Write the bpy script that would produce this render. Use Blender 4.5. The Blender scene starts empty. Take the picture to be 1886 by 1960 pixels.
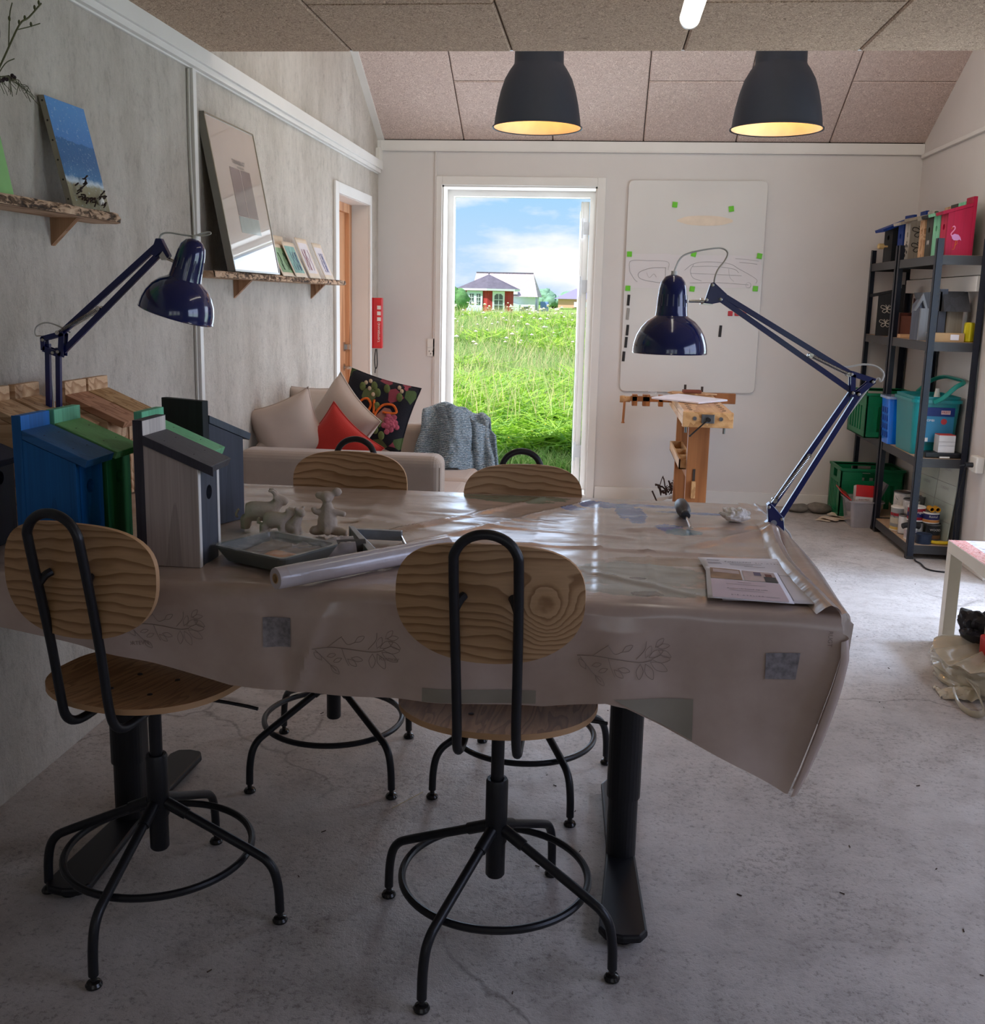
import bpy, math, random
import numpy as np
from mathutils import Vector, Matrix, noise
from math import sin, cos, pi, radians as R
random.seed(7)
S = bpy.context.scene
COL = S.collection

# ------------------------------------------------------------------ camera
cam_d = bpy.data.cameras.new('camera'); cam = bpy.data.objects.new('camera', cam_d); COL.objects.link(cam)
cam_d.sensor_fit = 'HORIZONTAL'; cam_d.sensor_width = 36.0
cam_d.lens = 36.0 * 1954.95 / 1886.0
cam_d.shift_y = -(980.0 - 935.67) / 1886.0
cam_d.clip_end = 900; cam_d.clip_start = 0.05
def cam_basis(pitch=0.1845, yaw=-0.1010, roll=0.0227):
    fw = Vector((sin(yaw)*cos(pitch), cos(yaw)*cos(pitch), -sin(pitch)))
    r = Vector((cos(yaw), -sin(yaw), 0)); u = r.cross(fw)
    c, s = cos(roll), sin(roll)
    return c*r + s*u, -s*r + c*u, fw
_r, _u, _f = cam_basis()
cam.matrix_world = Matrix(((_r.x, _u.x, -_f.x, 0.0), (_r.y, _u.y, -_f.y, 0.0), (_r.z, _u.z, -_f.z, 1.42), (0, 0, 0, 1)))
S.camera = cam

# ------------------------------------------------------------------ exposure, sky, sun, daylight
S.view_settings.view_transform = 'Standard'; S.view_settings.look = 'None'
S.view_settings.gamma = 1.0; S.view_settings.use_curve_mapping = False
S.view_settings.exposure = -0.16
S.cycles.max_bounces = 8; S.cycles.diffuse_bounces = 4; S.cycles.glossy_bounces = 4
S.cycles.transmission_bounces = 6; S.cycles.transparent_max_bounces = 12
S.cycles.caustics_reflective = False; S.cycles.caustics_refractive = False
S.cycles.sample_clamp_indirect = 6.0
S.cycles.use_denoising = True

SKY = 1.14
w = bpy.data.worlds.new('sky'); S.world = w; w.use_nodes = True
nt = w.node_tree; N = nt.nodes; LK = nt.links; N.clear()
out = N.new('ShaderNodeOutputWorld'); bg = N.new('ShaderNodeBackground'); bg.inputs[1].default_value = SKY
tc = N.new('ShaderNodeTexCoord'); sep = N.new('ShaderNodeSeparateXYZ'); LK.new(tc.outputs['Generated'], sep.inputs[0])
ramp = N.new('ShaderNodeValToRGB'); LK.new(sep.outputs['Z'], ramp.inputs[0])
cr = ramp.color_ramp; cr.elements[0].position = 0.0; cr.elements[0].color = (0.62, 0.78, 0.98, 1)
cr.elements[1].position = 0.5; cr.elements[1].color = (0.16, 0.42, 0.85, 1)
e = cr.elements.new(0.12); e.color = (0.34, 0.66, 0.98, 1)
mp = N.new('ShaderNodeMapping'); mp.inputs['Scale'].default_value = (5.5, 5.5, 17.0); mp.inputs['Location'].default_value = (2.3, 0.35, 1.1)
LK.new(tc.outputs['Generated'], mp.inputs[0])
nz = N.new('ShaderNodeTexNoise'); nz.inputs['Scale'].default_value = 1.0; nz.inputs['Detail'].default_value = 7; nz.inputs['Roughness'].default_value = 0.55
LK.new(mp.outputs[0], nz.inputs[0])
cr2 = N.new('ShaderNodeValToRGB'); LK.new(nz.outputs[0], cr2.inputs[0])
cr2.color_ramp.elements[0].position = 0.41; cr2.color_ramp.elements[0].color = (0, 0, 0, 1)
cr2.color_ramp.elements[1].position = 0.55; cr2.color_ramp.elements[1].color = (1, 1, 1, 1)
mx = N.new('ShaderNodeMix'); mx.data_type = 'RGBA'; LK.new(cr2.outputs[0], mx.inputs[0]); LK.new(ramp.outputs[0], mx.inputs[6])
mx.inputs[7].default_value = (1.0, 1.02, 1.06, 1)
LK.new(mx.outputs[2], bg.inputs[0]); LK.new(bg.outputs[0], out.inputs[0])

def sun(direction, strength, angle, col):
    d = bpy.data.lights.new('sun', 'SUN'); d.energy = strength; d.angle = angle; d.color = col
    o = bpy.data.objects.new('sun', d); COL.objects.link(o)
    o.rotation_euler = Vector(direction).to_track_quat('-Z', 'Y').to_euler(); o.location = (-20, -10, 30)
    return o
sun((0.62, 0.55, -0.95), 7.6, 0.01, (1.0, 0.95, 0.86))
def area(name, loc, aim, sx, sy, power, col, portal=False, spread=pi, glossy=False):
    d = bpy.data.lights.new(name, 'AREA'); d.shape = 'RECTANGLE'; d.size = sx; d.size_y = sy
    d.energy = power; d.color = col; d.spread = spread
    if portal: d.cycles.is_portal = True
    o = bpy.data.objects.new(name, d); COL.objects.link(o); o.location = loc; o.visible_glossy = glossy
    o.rotation_euler = Vector(aim).to_track_quat('-Z', 'Y').to_euler()
    return o
# daylight entering through the room's openings: garden door, glazed side door, rear windows; the side window and roof fill are added
area('daylight_garden_door', (-0.61, 7.75, 1.1), (0, -1, -0.12), 0.95, 2.05, 30, (0.92, 0.95, 1.0))
area('daylight_garden_door_sheen', (-0.61, 7.76, 1.1), (0, -1, -0.12), 0.95, 2.05, 27, (0.56, 0.72, 1.0), glossy=True)
area('daylight_side_door', (2.26, 4.85, 1.1), (-1, 0, -0.10), 1.25, 2.05, 46, (0.72, 0.82, 1.0))
area('daylight_side_door_sheen', (2.27, 4.85, 1.1), (-1, 0, -0.30), 1.25, 2.05, 26, (0.66, 0.78, 1.0), glossy=True)
area('sky_outside_side_door', (4.2, 4.95, 5.2), (-0.52, 0, -1), 0.8, 0.8, 430, (0.50, 0.68, 1.0))
area('added_window_light', (2.22, 1.6, 1.4), (-1, 0.1, -0.35), 1.9, 1.1, 24, (0.58, 0.66, 1.0), glossy=True)  # lamp of the added side window, for bluish light from the right
area('added_roof_fill', (0.3, 4.25, 3.15), (0, 1, -0.30), 2.2, 0.9, 31, (1.0, 0.92, 0.82))  # fill lamp added to brighten the sloping ceiling; no window stands there
area('daylight_rear_windows', (0.3, -1.9, 1.5), (-0.10, 1, 0.10), 3.0, 1.0, 5, (0.92, 0.94, 1.0), glossy=True)

# ------------------------------------------------------------------ materials
MATS = {}
def _new(name):
    m = bpy.data.materials.new(name); m.use_nodes = True
    t = m.node_tree; b = t.nodes['Principled BSDF']; MATS[name] = m
    return m, t, b
def lin(c):
    f = lambda v: (v/12.92 if v <= 0.04045 else ((v+0.055)/1.055)**2.4)
    return tuple(f(v/255.0) for v in c[:3]) + (1.0,)
def coords(t, kind='Object', scale=(1, 1, 1), rot=(0, 0, 0)):
    tc = t.nodes.new('ShaderNodeTexCoord'); m = t.nodes.new('ShaderNodeMapping')
    m.inputs['Scale'].default_value = scale; m.inputs['Rotation'].default_value = rot
    t.links.new(tc.outputs[kind], m.inputs[0]); return m.outputs[0]
def noise_n(t, vec, scale, detail=3, rough=0.55, dist=0.0):
    n = t.nodes.new('ShaderNodeTexNoise'); n.inputs['Scale'].default_value = scale; n.inputs['Detail'].default_value = detail
    n.inputs['Roughness'].default_value = rough; n.inputs['Distortion'].default_value = dist
    t.links.new(vec, n.inputs['Vector']); return n.outputs[0]
def ramp_n(t, fac, stops):
    r = t.nodes.new('ShaderNodeValToRGB'); e = r.color_ramp.elements
    e[0].position, e[0].color = stops[0][0], stops[0][1]; e[1].position, e[1].color = stops[-1][0], stops[-1][1]
    for p, c in stops[1:-1]:
        k = e.new(p); k.color = c
    t.links.new(fac, r.inputs[0]); return r.outputs[0]
def bump_n(t, b, h, strength, dist=0.01, prev=None):
    n = t.nodes.new('ShaderNodeBump'); n.inputs['Strength'].default_value = strength; n.inputs['Distance'].default_value = dist
    t.links.new(h, n.inputs['Height'])
    if prev: t.links.new(prev, n.inputs['Normal'])
    if b: t.links.new(n.outputs[0], b.inputs['Normal'])
    return n.outputs[0]
def mul(c, k): return (min(c[0]*k, 1), min(c[1]*k, 1), min(c[2]*k, 1), 1)
def mat(name, col, rough=0.55, metal=0.0, var=0.08, vs=12.0, bump=0.0, bs=60.0, coat=0.0, alpha=1.0, trans=0.0, emis=None, es=0.0, spec=0.5, ior=1.45, sheen=0.0, stretch=(1, 1, 1)):
    if name in MATS: return MATS[name]
    m, t, b = _new(name); c = lin(col)
    b.inputs['Roughness'].default_value = rough; b.inputs['Metallic'].default_value = metal
    b.inputs['Coat Weight'].default_value = coat; b.inputs['Coat Roughness'].default_value = 0.08
    b.inputs['Specular IOR Level'].default_value = spec; b.inputs['IOR'].default_value = ior
    b.inputs['Transmission Weight'].default_value = trans; b.inputs['Alpha'].default_value = alpha
    b.inputs['Sheen Weight'].default_value = sheen
    v = coords(t, scale=stretch)
    if var > 0:
        n = noise_n(t, v, vs, 4)
        t.links.new(ramp_n(t, n, [(0.3, mul(c, 1-var)), (0.7, mul(c, 1+var))]), b.inputs['Base Color'])
    else: b.inputs['Base Color'].default_value = c
    if bump > 0: bump_n(t, b, noise_n(t, v, bs, 3), bump, 0.004)
    if emis: b.inputs['Emission Color'].default_value = lin(emis); b.inputs['Emission Strength'].default_value = es
    return m
def wood(name, c1, c2, axis='X', scale=9.0, dist=3.0, rough=0.5, stretch=0.12, coat=0.0, bump=0.1, soft=False):
    if name in MATS: return MATS[name]
    m, t, b = _new(name)
    s = {'X': (stretch, 1, 1), 'Y': (1, stretch, 1), 'Z': (1, 1, stretch)}[axis]
    v = coords(t, scale=s)
    wv = t.nodes.new('ShaderNodeTexNoise'); wv.inputs['Scale'].default_value = scale; wv.inputs['Detail'].default_value = 2
    wv.inputs['Roughness'].default_value = 0.4; wv.inputs['Distortion'].default_value = dist*0.1; t.links.new(v, wv.inputs['Vector'])
    mt = t.nodes.new('ShaderNodeMath'); mt.operation = 'MULTIPLY'; mt.inputs[1].default_value = 4.0 if soft else 9.0; t.links.new(wv.outputs[0], mt.inputs[0])
    fr = t.nodes.new('ShaderNodeMath'); fr.operation = 'FRACT'; t.links.new(mt.outputs[0], fr.inputs[0])
    a, d = lin(c1), lin(c2)
    colr = ramp_n(t, fr.outputs[0], [(0.0, a), (0.45, a), (0.8, d), (0.97, mul(d, 0.92)), (1.0, a)])
    fine = noise_n(t, coords(t, scale=tuple(k*(1 if k < 1 else 9) for k in s)), 26, 3)
    mm = t.nodes.new('ShaderNodeMix'); mm.data_type = 'RGBA'; mm.blend_type = 'MULTIPLY'; mm.inputs[0].default_value = 0.5
    t.links.new(colr, mm.inputs[6]); t.links.new(ramp_n(t, fine, [(0.3, (0.72, 0.7, 0.68, 1)), (0.7, (1.1, 1.1, 1.1, 1))]), mm.inputs[7])
    t.links.new(mm.outputs[2], b.inputs['Base Color']); b.inputs['Roughness'].default_value = rough; b.inputs['Coat Weight'].default_value = coat; b.inputs['Specular IOR Level'].default_value = 0.3
    bump_n(t, b, fine, bump, 0.002)
    return m

def veneer(name, knot=None):
    """pine veneer: wavy bands along x, optionally ringed round a knot at (x, z)"""
    m, t, b = _new(name); v = coords(t); sp = t.nodes.new('ShaderNodeSeparateXYZ'); t.links.new(v, sp.inputs[0])
    def M(op, a, b_, c=None):
        n = t.nodes.new('ShaderNodeMath'); n.operation = op
        for i, q in enumerate((a, b_, c)):
            if q is None: continue
            if isinstance(q, (int, float)): n.inputs[i].default_value = q
            else: t.links.new(q, n.inputs[i])
        return n.outputs[0]
    wv = noise_n(t, coords(t, scale=(2.4, 1, 7)), 1.0, 2, 0.4); w2 = noise_n(t, coords(t, scale=(7, 1, 16)), 1.0, 2, 0.5)
    val = M('ADD', M('MULTIPLY', sp.outputs['Z'], 56.0), M('ADD', M('MULTIPLY', wv, 7.0), M('MULTIPLY', w2, 1.8)))
    if knot:
        mp = t.nodes.new('ShaderNodeMapping'); mp.vector_type = 'TEXTURE'; mp.inputs['Location'].default_value = (knot[0], 0, knot[1]); mp.inputs['Scale'].default_value = (1, 1e4, 1.05)
        t.links.new(v, mp.inputs[0]); l = t.nodes.new('ShaderNodeVectorMath'); l.operation = 'LENGTH'; t.links.new(mp.outputs[0], l.inputs[0])
        r2 = M('MULTIPLY', M('MULTIPLY', l.outputs['Value'], l.outputs['Value']), -1/.055**2)
        val = M('ADD', val, M('MULTIPLY', M('EXPONENT', r2, None), M('ADD', 4.2, M('MULTIPLY', noise_n(t, v, 16, 3), 3.0))))
    fr = M('FRACT', val, None)
    c = ramp_n(t, fr, [(0.0, lin((180, 143, 104))), (0.5, lin((174, 136, 96))), (0.82, lin((140, 102, 64))), (0.94, lin((134, 97, 60))), (1.0, lin((180, 143, 104)))])
    f2 = noise_n(t, coords(t, scale=(6, 1, 90)), 3, 3); mm = t.nodes.new('ShaderNodeMix'); mm.data_type = 'RGBA'; mm.blend_type = 'MULTIPLY'; mm.inputs[0].default_value = .5
    t.links.new(c, mm.inputs[6]); t.links.new(ramp_n(t, f2, [(0.3, (0.8, 0.79, 0.77, 1)), (0.7, (1.08, 1.08, 1.08, 1))]), mm.inputs[7]); t.links.new(mm.outputs[2], b.inputs['Base Color'])
    b.inputs['Roughness'].default_value = 0.45; b.inputs['Coat Weight'].default_value = 0.1; return m

def m_plaster():
    m, t, b = _new('plaster_troweled'); v = coords(t)
    big = noise_n(t, coords(t, scale=(1, 1.0, 0.35)), 3.2, 6, 0.62)
    mid = noise_n(t, coords(t, scale=(1, 1.0, 0.6)), 24, 9, 0.8)
    c1 = ramp_n(t, big, [(0.3, lin((192, 181, 168))), (0.5, lin((215, 205, 194))), (0.72, lin((230, 221, 211)))])
    c2 = ramp_n(t, mid, [(0.33, (0.66, 0.65, 0.62, 1)), (0.46, (0.95, 0.95, 0.94, 1)), (0.65, (1.08, 1.08, 1.07, 1))])
    mm = t.nodes.new('ShaderNodeMix'); mm.data_type = 'RGBA'; mm.blend_type = 'MULTIPLY'; mm.inputs[0].default_value = 0.75
    t.links.new(c1, mm.inputs[6]); t.links.new(c2, mm.inputs[7]); t.links.new(mm.outputs[2], b.inputs['Base Color'])
    b.inputs['Roughness'].default_value = 0.8
    n1 = bump_n(t, None, noise_n(t, v, 60, 5, 0.7), 0.8, 0.008)
    bump_n(t, b, mid, 0.8, 0.02, n1); return m
def m_woodwool(name, c1, c2, c3):
    m, t, b = _new(name)
    v = coords(t, scale=(1, 1, 1))
    a = t.nodes.new('ShaderNodeTexNoise'); a.inputs['Scale'].default_value = 13; a.inputs['Detail'].default_value = 1; a.inputs['Distortion'].default_value = 5.0
    t.links.new(v, a.inputs['Vector'])
    s = t.nodes.new('ShaderNodeMath'); s.operation = 'MULTIPLY'; s.inputs[1].default_value = 11; t.links.new(a.outputs[0], s.inputs[0])
    f = t.nodes.new('ShaderNodeMath'); f.operation = 'PINGPONG'; f.inputs[1].default_value = 0.5; t.links.new(s.outputs[0], f.inputs[0])
    c = noise_n(t, v, 60, 3, 0.8, 2.5)
    ad = t.nodes.new('ShaderNodeMath'); ad.operation = 'MULTIPLY_ADD'; ad.inputs[1].default_value = 0.7; t.links.new(f.outputs[0], ad.inputs[0]); t.links.new(c, ad.inputs[2])
    t.links.new(ramp_n(t, ad.outputs[0], [(0.40, lin(c1)), (0.62, lin(c2)), (0.86, lin(c3))]), b.inputs['Base Color'])
    b.inputs['Roughness'].default_value = 0.9; bump_n(t, b, ad.outputs[0], 0.6, 0.006); return m
def m_concrete():
    m, t, b = _new('concrete_floor'); v = coords(t)
    big = noise_n(t, v, 1.1, 6, 0.6); mid = noise_n(t, v, 9, 8, 0.75); sp = noise_n(t, v, 60, 4, 0.8)
    c1 = ramp_n(t, big, [(0.3, lin((160, 152, 147))), (0.55, lin((187, 179, 174))), (0.75, lin((201, 194, 190)))])
    c2 = ramp_n(t, mid, [(0.32, (0.70, 0.68, 0.66, 1)), (0.5, (0.96, 0.96, 0.95, 1)), (0.72, (1.1, 1.1, 1.1, 1))])
    s2 = t.nodes.new('ShaderNodeMath'); s2.operation = 'MULTIPLY_ADD'; s2.inputs[1].default_value = .35; t.links.new(noise_n(t, v, 2.6, 5, .65), s2.inputs[0]); t.links.new(sp, s2.inputs[2])
    c3 = ramp_n(t, s2.outputs[0], [(0.52, (0.5, 0.48, 0.46, 1)), (0.62, (0.97, 0.97, 0.97, 1)), (0.72, (1.06, 1.06, 1.06, 1)), (0.8, (1.0, 1.0, 1.0, 1))])
    def mulc(x, y, f):
        mm = t.nodes.new('ShaderNodeMix'); mm.data_type = 'RGBA'; mm.blend_type = 'MULTIPLY'; mm.inputs[0].default_value = f
        t.links.new(x, mm.inputs[6]); t.links.new(y, mm.inputs[7]); return mm.outputs[2]
    vor = t.nodes.new('ShaderNodeTexVoronoi'); vor.feature = 'DISTANCE_TO_EDGE'; vor.inputs['Scale'].default_value = 0.45
    wob = t.nodes.new('ShaderNodeMixRGB') if False else None
    nn = t.nodes.new('ShaderNodeTexNoise'); nn.inputs['Scale'].default_value = 3.0; nn.inputs['Detail'].default_value = 6; t.links.new(v, nn.inputs['Vector'])
    va = t.nodes.new('ShaderNodeVectorMath'); va.operation = 'MULTIPLY_ADD'; va.inputs[1].default_value = (0.35, 0.35, 0)
    t.links.new(nn.outputs['Color'], va.inputs[0]); t.links.new(v, va.inputs[2]); t.links.new(va.outputs[0], vor.inputs['Vector'])
    crk = ramp_n(t, vor.outputs[0], [(0.0, (0.4, 0.38, 0.36, 1)), (0.0015, (0.75, 0.74, 0.72, 1)), (0.003, (1, 1, 1, 1))])
    x0 = mulc(mulc(c1, c2, 0.85), c3, 0.8)
    km = ramp_n(t, noise_n(t, v, 0.9, 3), [(0.46, (0, 0, 0, 1)), (0.56, (0.8, 0.8, 0.8, 1))])
    mk = t.nodes.new('ShaderNodeMix'); mk.data_type = 'RGBA'; mk.blend_type = 'MULTIPLY'; t.links.new(km, mk.inputs[0]); t.links.new(x0, mk.inputs[6]); t.links.new(crk, mk.inputs[7]); x = mk.outputs[2]
    t.links.new(x, b.inputs['Base Color'])
    rr = ramp_n(t, mid, [(0.3, (0.62, 0.62, 0.62, 1)), (0.7, (0.36, 0.36, 0.36, 1))]); t.links.new(rr, b.inputs['Roughness'])
    n1 = bump_n(t, None, sp, 0.6, 0.004); bump_n(t, b, mid, 0.4, 0.006, n1); return m
def spot_mask(t, vec, spots, nsc=30, amp=0.9):
    """union of ragged blots: (x, y, rx, ry)"""
    n = noise_n(t, vec, nsc, 4, 0.7); acc = None
    for (x, y, rx, ry) in spots:
        mp = t.nodes.new('ShaderNodeMapping'); mp.vector_type = 'TEXTURE'
        mp.inputs['Location'].default_value = (x, y, 0); mp.inputs['Scale'].default_value = (rx, ry, 1000)
        t.links.new(vec, mp.inputs[0])
        l = t.nodes.new('ShaderNodeVectorMath'); l.operation = 'LENGTH'; t.links.new(mp.outputs[0], l.inputs[0])
        a = t.nodes.new('ShaderNodeMath'); a.operation = 'MULTIPLY_ADD'; a.inputs[1].default_value = -1; a.inputs[2].default_value = 1.0 - amp/2
        t.links.new(l.outputs['Value'], a.inputs[0])
        a2 = t.nodes.new('ShaderNodeMath'); a2.operation = 'MULTIPLY_ADD'; a2.inputs[1].default_value = amp; t.links.new(n, a2.inputs[0]); t.links.new(a.outputs[0], a2.inputs[2])
        if acc is None: acc = a2.outputs[0]
        else:
            mxx = t.nodes.new('ShaderNodeMath'); mxx.operation = 'MAXIMUM'; t.links.new(acc, mxx.inputs[0]); t.links.new(a2.outputs[0], mxx.inputs[1]); acc = mxx.outputs[0]
    st = t.nodes.new('ShaderNodeMapRange'); st.inputs['From Min'].default_value = 0.0; st.inputs['From Max'].default_value = 0.12
    t.links.new(acc, st.inputs['Value']); return st.outputs[0]
def m_cloth():
    m, t, b = _new('oilcloth_beige'); v = coords(t, 'Object')
    base = ramp_n(t, noise_n(t, v, 5, 5, 0.6), [(0.3, lin((178, 156, 142))), (0.7, lin((200, 180, 168)))])
    cur = base
    for col, spots, nsc in (((22, 92, 168), [(0.02, 2.93, .07, .05), (0.09, 2.86, .03, .12), (0.12, 2.79, .03, .10), (0.17, 2.94, .10, .025), (0.30, 2.86, .12, .02), (0.20, 2.66, .04, .05), (-0.06, 2.86, .04, .03)], 34),
                            ((60, 124, 144), [(0.235, 2.61, .05, .035)], 50),
                            ((128, 132, 122), [(0.10, 2.17, .16, .12), (0.12, 2.05, .18, .05)], 22),
                            ((70, 66, 64), [(0.115, 2.02, .035, .02), (0.10, 2.14, .02, .012)], 60),
                            ((120, 138, 116), [(-0.25, 2.98, .20, .05), (-0.22, 2.93, .12, .03)], 26),
                            ((150, 120, 92), [(-0.62, 2.5, .2, .1), (0.2, 2.3, .15, .04)], 18)):
        k = spot_mask(t, v, spots, nsc)
        mm = t.nodes.new('ShaderNodeMix'); mm.data_type = 'RGBA'
        kk = t.nodes.new('ShaderNodeMath'); kk.operation = 'MULTIPLY'; kk.inputs[1].default_value = 0.9; t.links.new(k, kk.inputs[0])
        t.links.new(kk.outputs[0], mm.inputs[0]); t.links.new(cur, mm.inputs[6]); mm.inputs[7].default_value = lin(col); cur = mm.outputs[2]
    t.links.new(cur, b.inputs['Base Color'])
    b.inputs['Roughness'].default_value = 0.27; b.inputs['Coat Weight'].default_value = 0.5; b.inputs['Coat Roughness'].default_value = 0.14
    n1 = bump_n(t, None, noise_n(t, coords(t, scale=(1.0, 2.6, 1)), 6, 3, 0.5, 0.4), 0.22, 0.02)
    bump_n(t, b, noise_n(t, v, 90, 2), 0.05, 0.002, n1)
    o = t.nodes['Material Output']; tr = t.nodes.new('ShaderNodeBsdfTranslucent'); t.links.new(cur, tr.inputs[0])
    ms = t.nodes.new('ShaderNodeMixShader'); ms.inputs[0].default_value = 0.12
    t.links.new(b.outputs[0], ms.inputs[1]); t.links.new(tr.outputs[0], ms.inputs[2]); t.links.new(ms.outputs[0], o.inputs[0])
    return m
def m_film(name='clear_film', tint=(225, 226, 230), a=0.2):
    m, t, b = _new(name)
    b.inputs['Base Color'].default_value = lin(tint); b.inputs['Roughness'].default_value = 0.12; b.inputs['Alpha'].default_value = a
    b.inputs['Coat Weight'].default_value = 1.0
    bump_n(t, b, noise_n(t, coords(t, scale=(1, 1, 1)), 26, 4, 0.6, 1.0), 0.8, 0.02); return m
def m_floral():
    m, t, b = _new('floral_needlepoint'); v = coords(t, 'Object')
    vor = t.nodes.new('ShaderNodeTexVoronoi'); vor.inputs['Scale'].default_value = 17; vor.inputs['Randomness'].default_value = 1.0; t.links.new(v, vor.inputs['Vector'])
    sx = t.nodes.new('ShaderNodeSeparateColor'); t.links.new(vor.outputs['Color'], sx.inputs[0])
    c = ramp_n(t, sx.outputs[0], [(0.0, lin((22, 22, 30))), (0.50, lin((24, 24, 32))), (0.52, lin((66, 84, 48))), (0.66, lin((88, 96, 60))), (0.68, lin((24, 24, 32))), (0.84, lin((26, 24, 30))), (0.86, lin((170, 140, 110))), (0.93, lin((150, 70, 84))), (1.0, lin((120, 50, 60)))])
    r = t.nodes['Material Output']
    t.links.new(c, b.inputs['Base Color']); b.inputs['Roughness'].default_value = 0.95
    bump_n(t, b, noise_n(t, v, 160, 2), 0.5, 0.003); return m
def m_knit():
    m, t, b = _new('blue_knit'); v = coords(t, 'Object')
    wv = t.nodes.new('ShaderNodeTexWave'); wv.inputs['Scale'].default_value = 34; wv.inputs['Distortion'].default_value = 2.0; wv.bands_direction = 'Z'; t.links.new(v, wv.inputs['Vector'])
    wv.inputs['Detail'].default_value = 3; wv.inputs['Detail Scale'].default_value = 3
    n = noise_n(t, coords(t, scale=(1, 1, 3)), 90, 3, 0.8)
    c = ramp_n(t, n, [(0.35, lin((96, 118, 138))), (0.5, lin((160, 182, 198))), (0.65, lin((220, 230, 238)))])
    t.links.new(c, b.inputs['Base Color']); b.inputs['Roughness'].default_value = 0.95
    n1 = bump_n(t, None, wv.outputs['Fac'], 0.9, 0.012); bump_n(t, b, n, 0.6, 0.004, n1); return m
def m_leaf(name, c1, c2, c3, tl=0.35):
    m, t, b = _new(name)
    g = t.nodes.new('ShaderNodeNewGeometry')
    c = ramp_n(t, g.outputs['Random Per Island'], [(0.0, lin(c1)), (0.5, lin(c2)), (1.0, lin(c3))])
    t.links.new(c, b.inputs['Base Color']); b.inputs['Roughness'].default_value = 0.55
    o = t.nodes['Material Output']; tr = t.nodes.new('ShaderNodeBsdfTranslucent'); t.links.new(c, tr.inputs[0])
    ms = t.nodes.new('ShaderNodeMixShader'); ms.inputs[0].default_value = tl
    t.links.new(b.outputs[0], ms.inputs[1]); t.links.new(tr.outputs[0], ms.inputs[2]); t.links.new(ms.outputs[0], o.inputs[0]); return m
def m_meadow():
    m, t, b = _new('meadow_ground'); v = coords(t)
    n = noise_n(t, v, 3.0, 8, 0.7)
    t.links.new(ramp_n(t, n, [(0.3, lin((96, 140, 60))), (0.55, lin((140, 180, 80))), (0.75, lin((176, 190, 110)))]), b.inputs['Base Color'])
    b.inputs['Roughness'].default_value = 0.95; return m
def m_bricks(name, c1, c2, mortar, sc, bw=0.5, rh=0.25, rot=(0, 0, 0)):
    m, t, b = _new(name); v = coords(t, rot=rot)
    br = t.nodes.new('ShaderNodeTexBrick'); t.links.new(v, br.inputs['Vector'])
    br.inputs['Color1'].default_value = lin(c1); br.inputs['Color2'].default_value = lin(c2); br.inputs['Mortar'].default_value = lin(mortar)
    br.inputs['Scale'].default_value = sc; br.inputs['Brick Width'].default_value = bw; br.inputs['Row Height'].default_value = rh; br.inputs['Mortar Size'].default_value = 0.02
    t.links.new(br.outputs['Color'], b.inputs['Base Color']); b.inputs['Roughness'].default_value = 0.8; return m
def m_seascape():
    m, t, b = _new('seascape_paint'); tc = t.nodes.new('ShaderNodeTexCoord'); sp = t.nodes.new('ShaderNodeSeparateXYZ'); t.links.new(tc.outputs['Generated'], sp.inputs[0])
    n = noise_n(t, tc.outputs['Generated'], 7, 4, 0.6)
    a = t.nodes.new('ShaderNodeMath'); a.operation = 'MULTIPLY_ADD'; a.inputs[1].default_value = 0.12; t.links.new(n, a.inputs[0]); t.links.new(sp.outputs['Z'], a.inputs[2])
    c = ramp_n(t, a.outputs[0], [(0.0, lin((112, 104, 74))), (0.27, lin((140, 134, 104))), (0.31, lin((190, 205, 215))), (0.36, lin((40, 110, 160))), (0.50, lin((24, 92, 145))), (0.68, lin((22, 96, 150))), (0.69, lin((60, 124, 190))), (1.0, lin((78, 142, 205)))])
    n2 = noise_n(t, coords(t, 'Generated', (1, 3, 6)), 6, 4, 0.7)
    mm = t.nodes.new('ShaderNodeMix'); mm.data_type = 'RGBA'; t.links.new(ramp_n(t, n2, [(0.6, (0, 0, 0, 1)), (0.68, (0.6, 0.6, 0.6, 1))]), mm.inputs[0])
    t.links.new(c, mm.inputs[6]); mm.inputs[7].default_value = lin((190, 210, 220)); t.links.new(mm.outputs[2], b.inputs['Base Color'])
    b.inputs['Roughness'].default_value = 0.45; bump_n(t, b, n2, 0.5, 0.004); return m
def m_collage():
    m, t, b = _new('collage_print'); tc = t.nodes.new('ShaderNodeTexCoord')
    n = noise_n(t, coords(t, 'Object', (1, 2.4, 1)), 16, 5, 0.6, 1.4)
    c = ramp_n(t, n, [(0.25, lin((60, 60, 90))), (0.36, lin((196, 200, 214))), (0.5, lin((226, 226, 232))), (0.62, lin((190, 180, 190))), (0.75, lin((70, 66, 80)))])
    n2 = noise_n(t, coords(t, 'Object', (2, 3, 1)), 26, 4, 0.7, 1.0)
    c2 = ramp_n(t, n2, [(0.38, lin((150, 66, 56))), (0.5, lin((226, 180, 172))), (0.62, lin((186, 92, 76)))])
    v2 = coords(t); sp = t.nodes.new('ShaderNodeSeparateXYZ'); t.links.new(v2, sp.inputs[0])
    st = t.nodes.new('ShaderNodeMath'); st.operation = 'LESS_THAN'; st.inputs[1].default_value = 0.07; t.links.new(sp.outputs['X'], st.inputs[0])
    mm = t.nodes.new('ShaderNodeMix'); mm.data_type = 'RGBA'; t.links.new(st.outputs[0], mm.inputs[0]); t.links.new(c, mm.inputs[6]); t.links.new(c2, mm.inputs[7])
    t.links.new(mm.outputs[2], b.inputs['Base Color']); b.inputs['Roughness'].default_value = 0.25; return m
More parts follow.
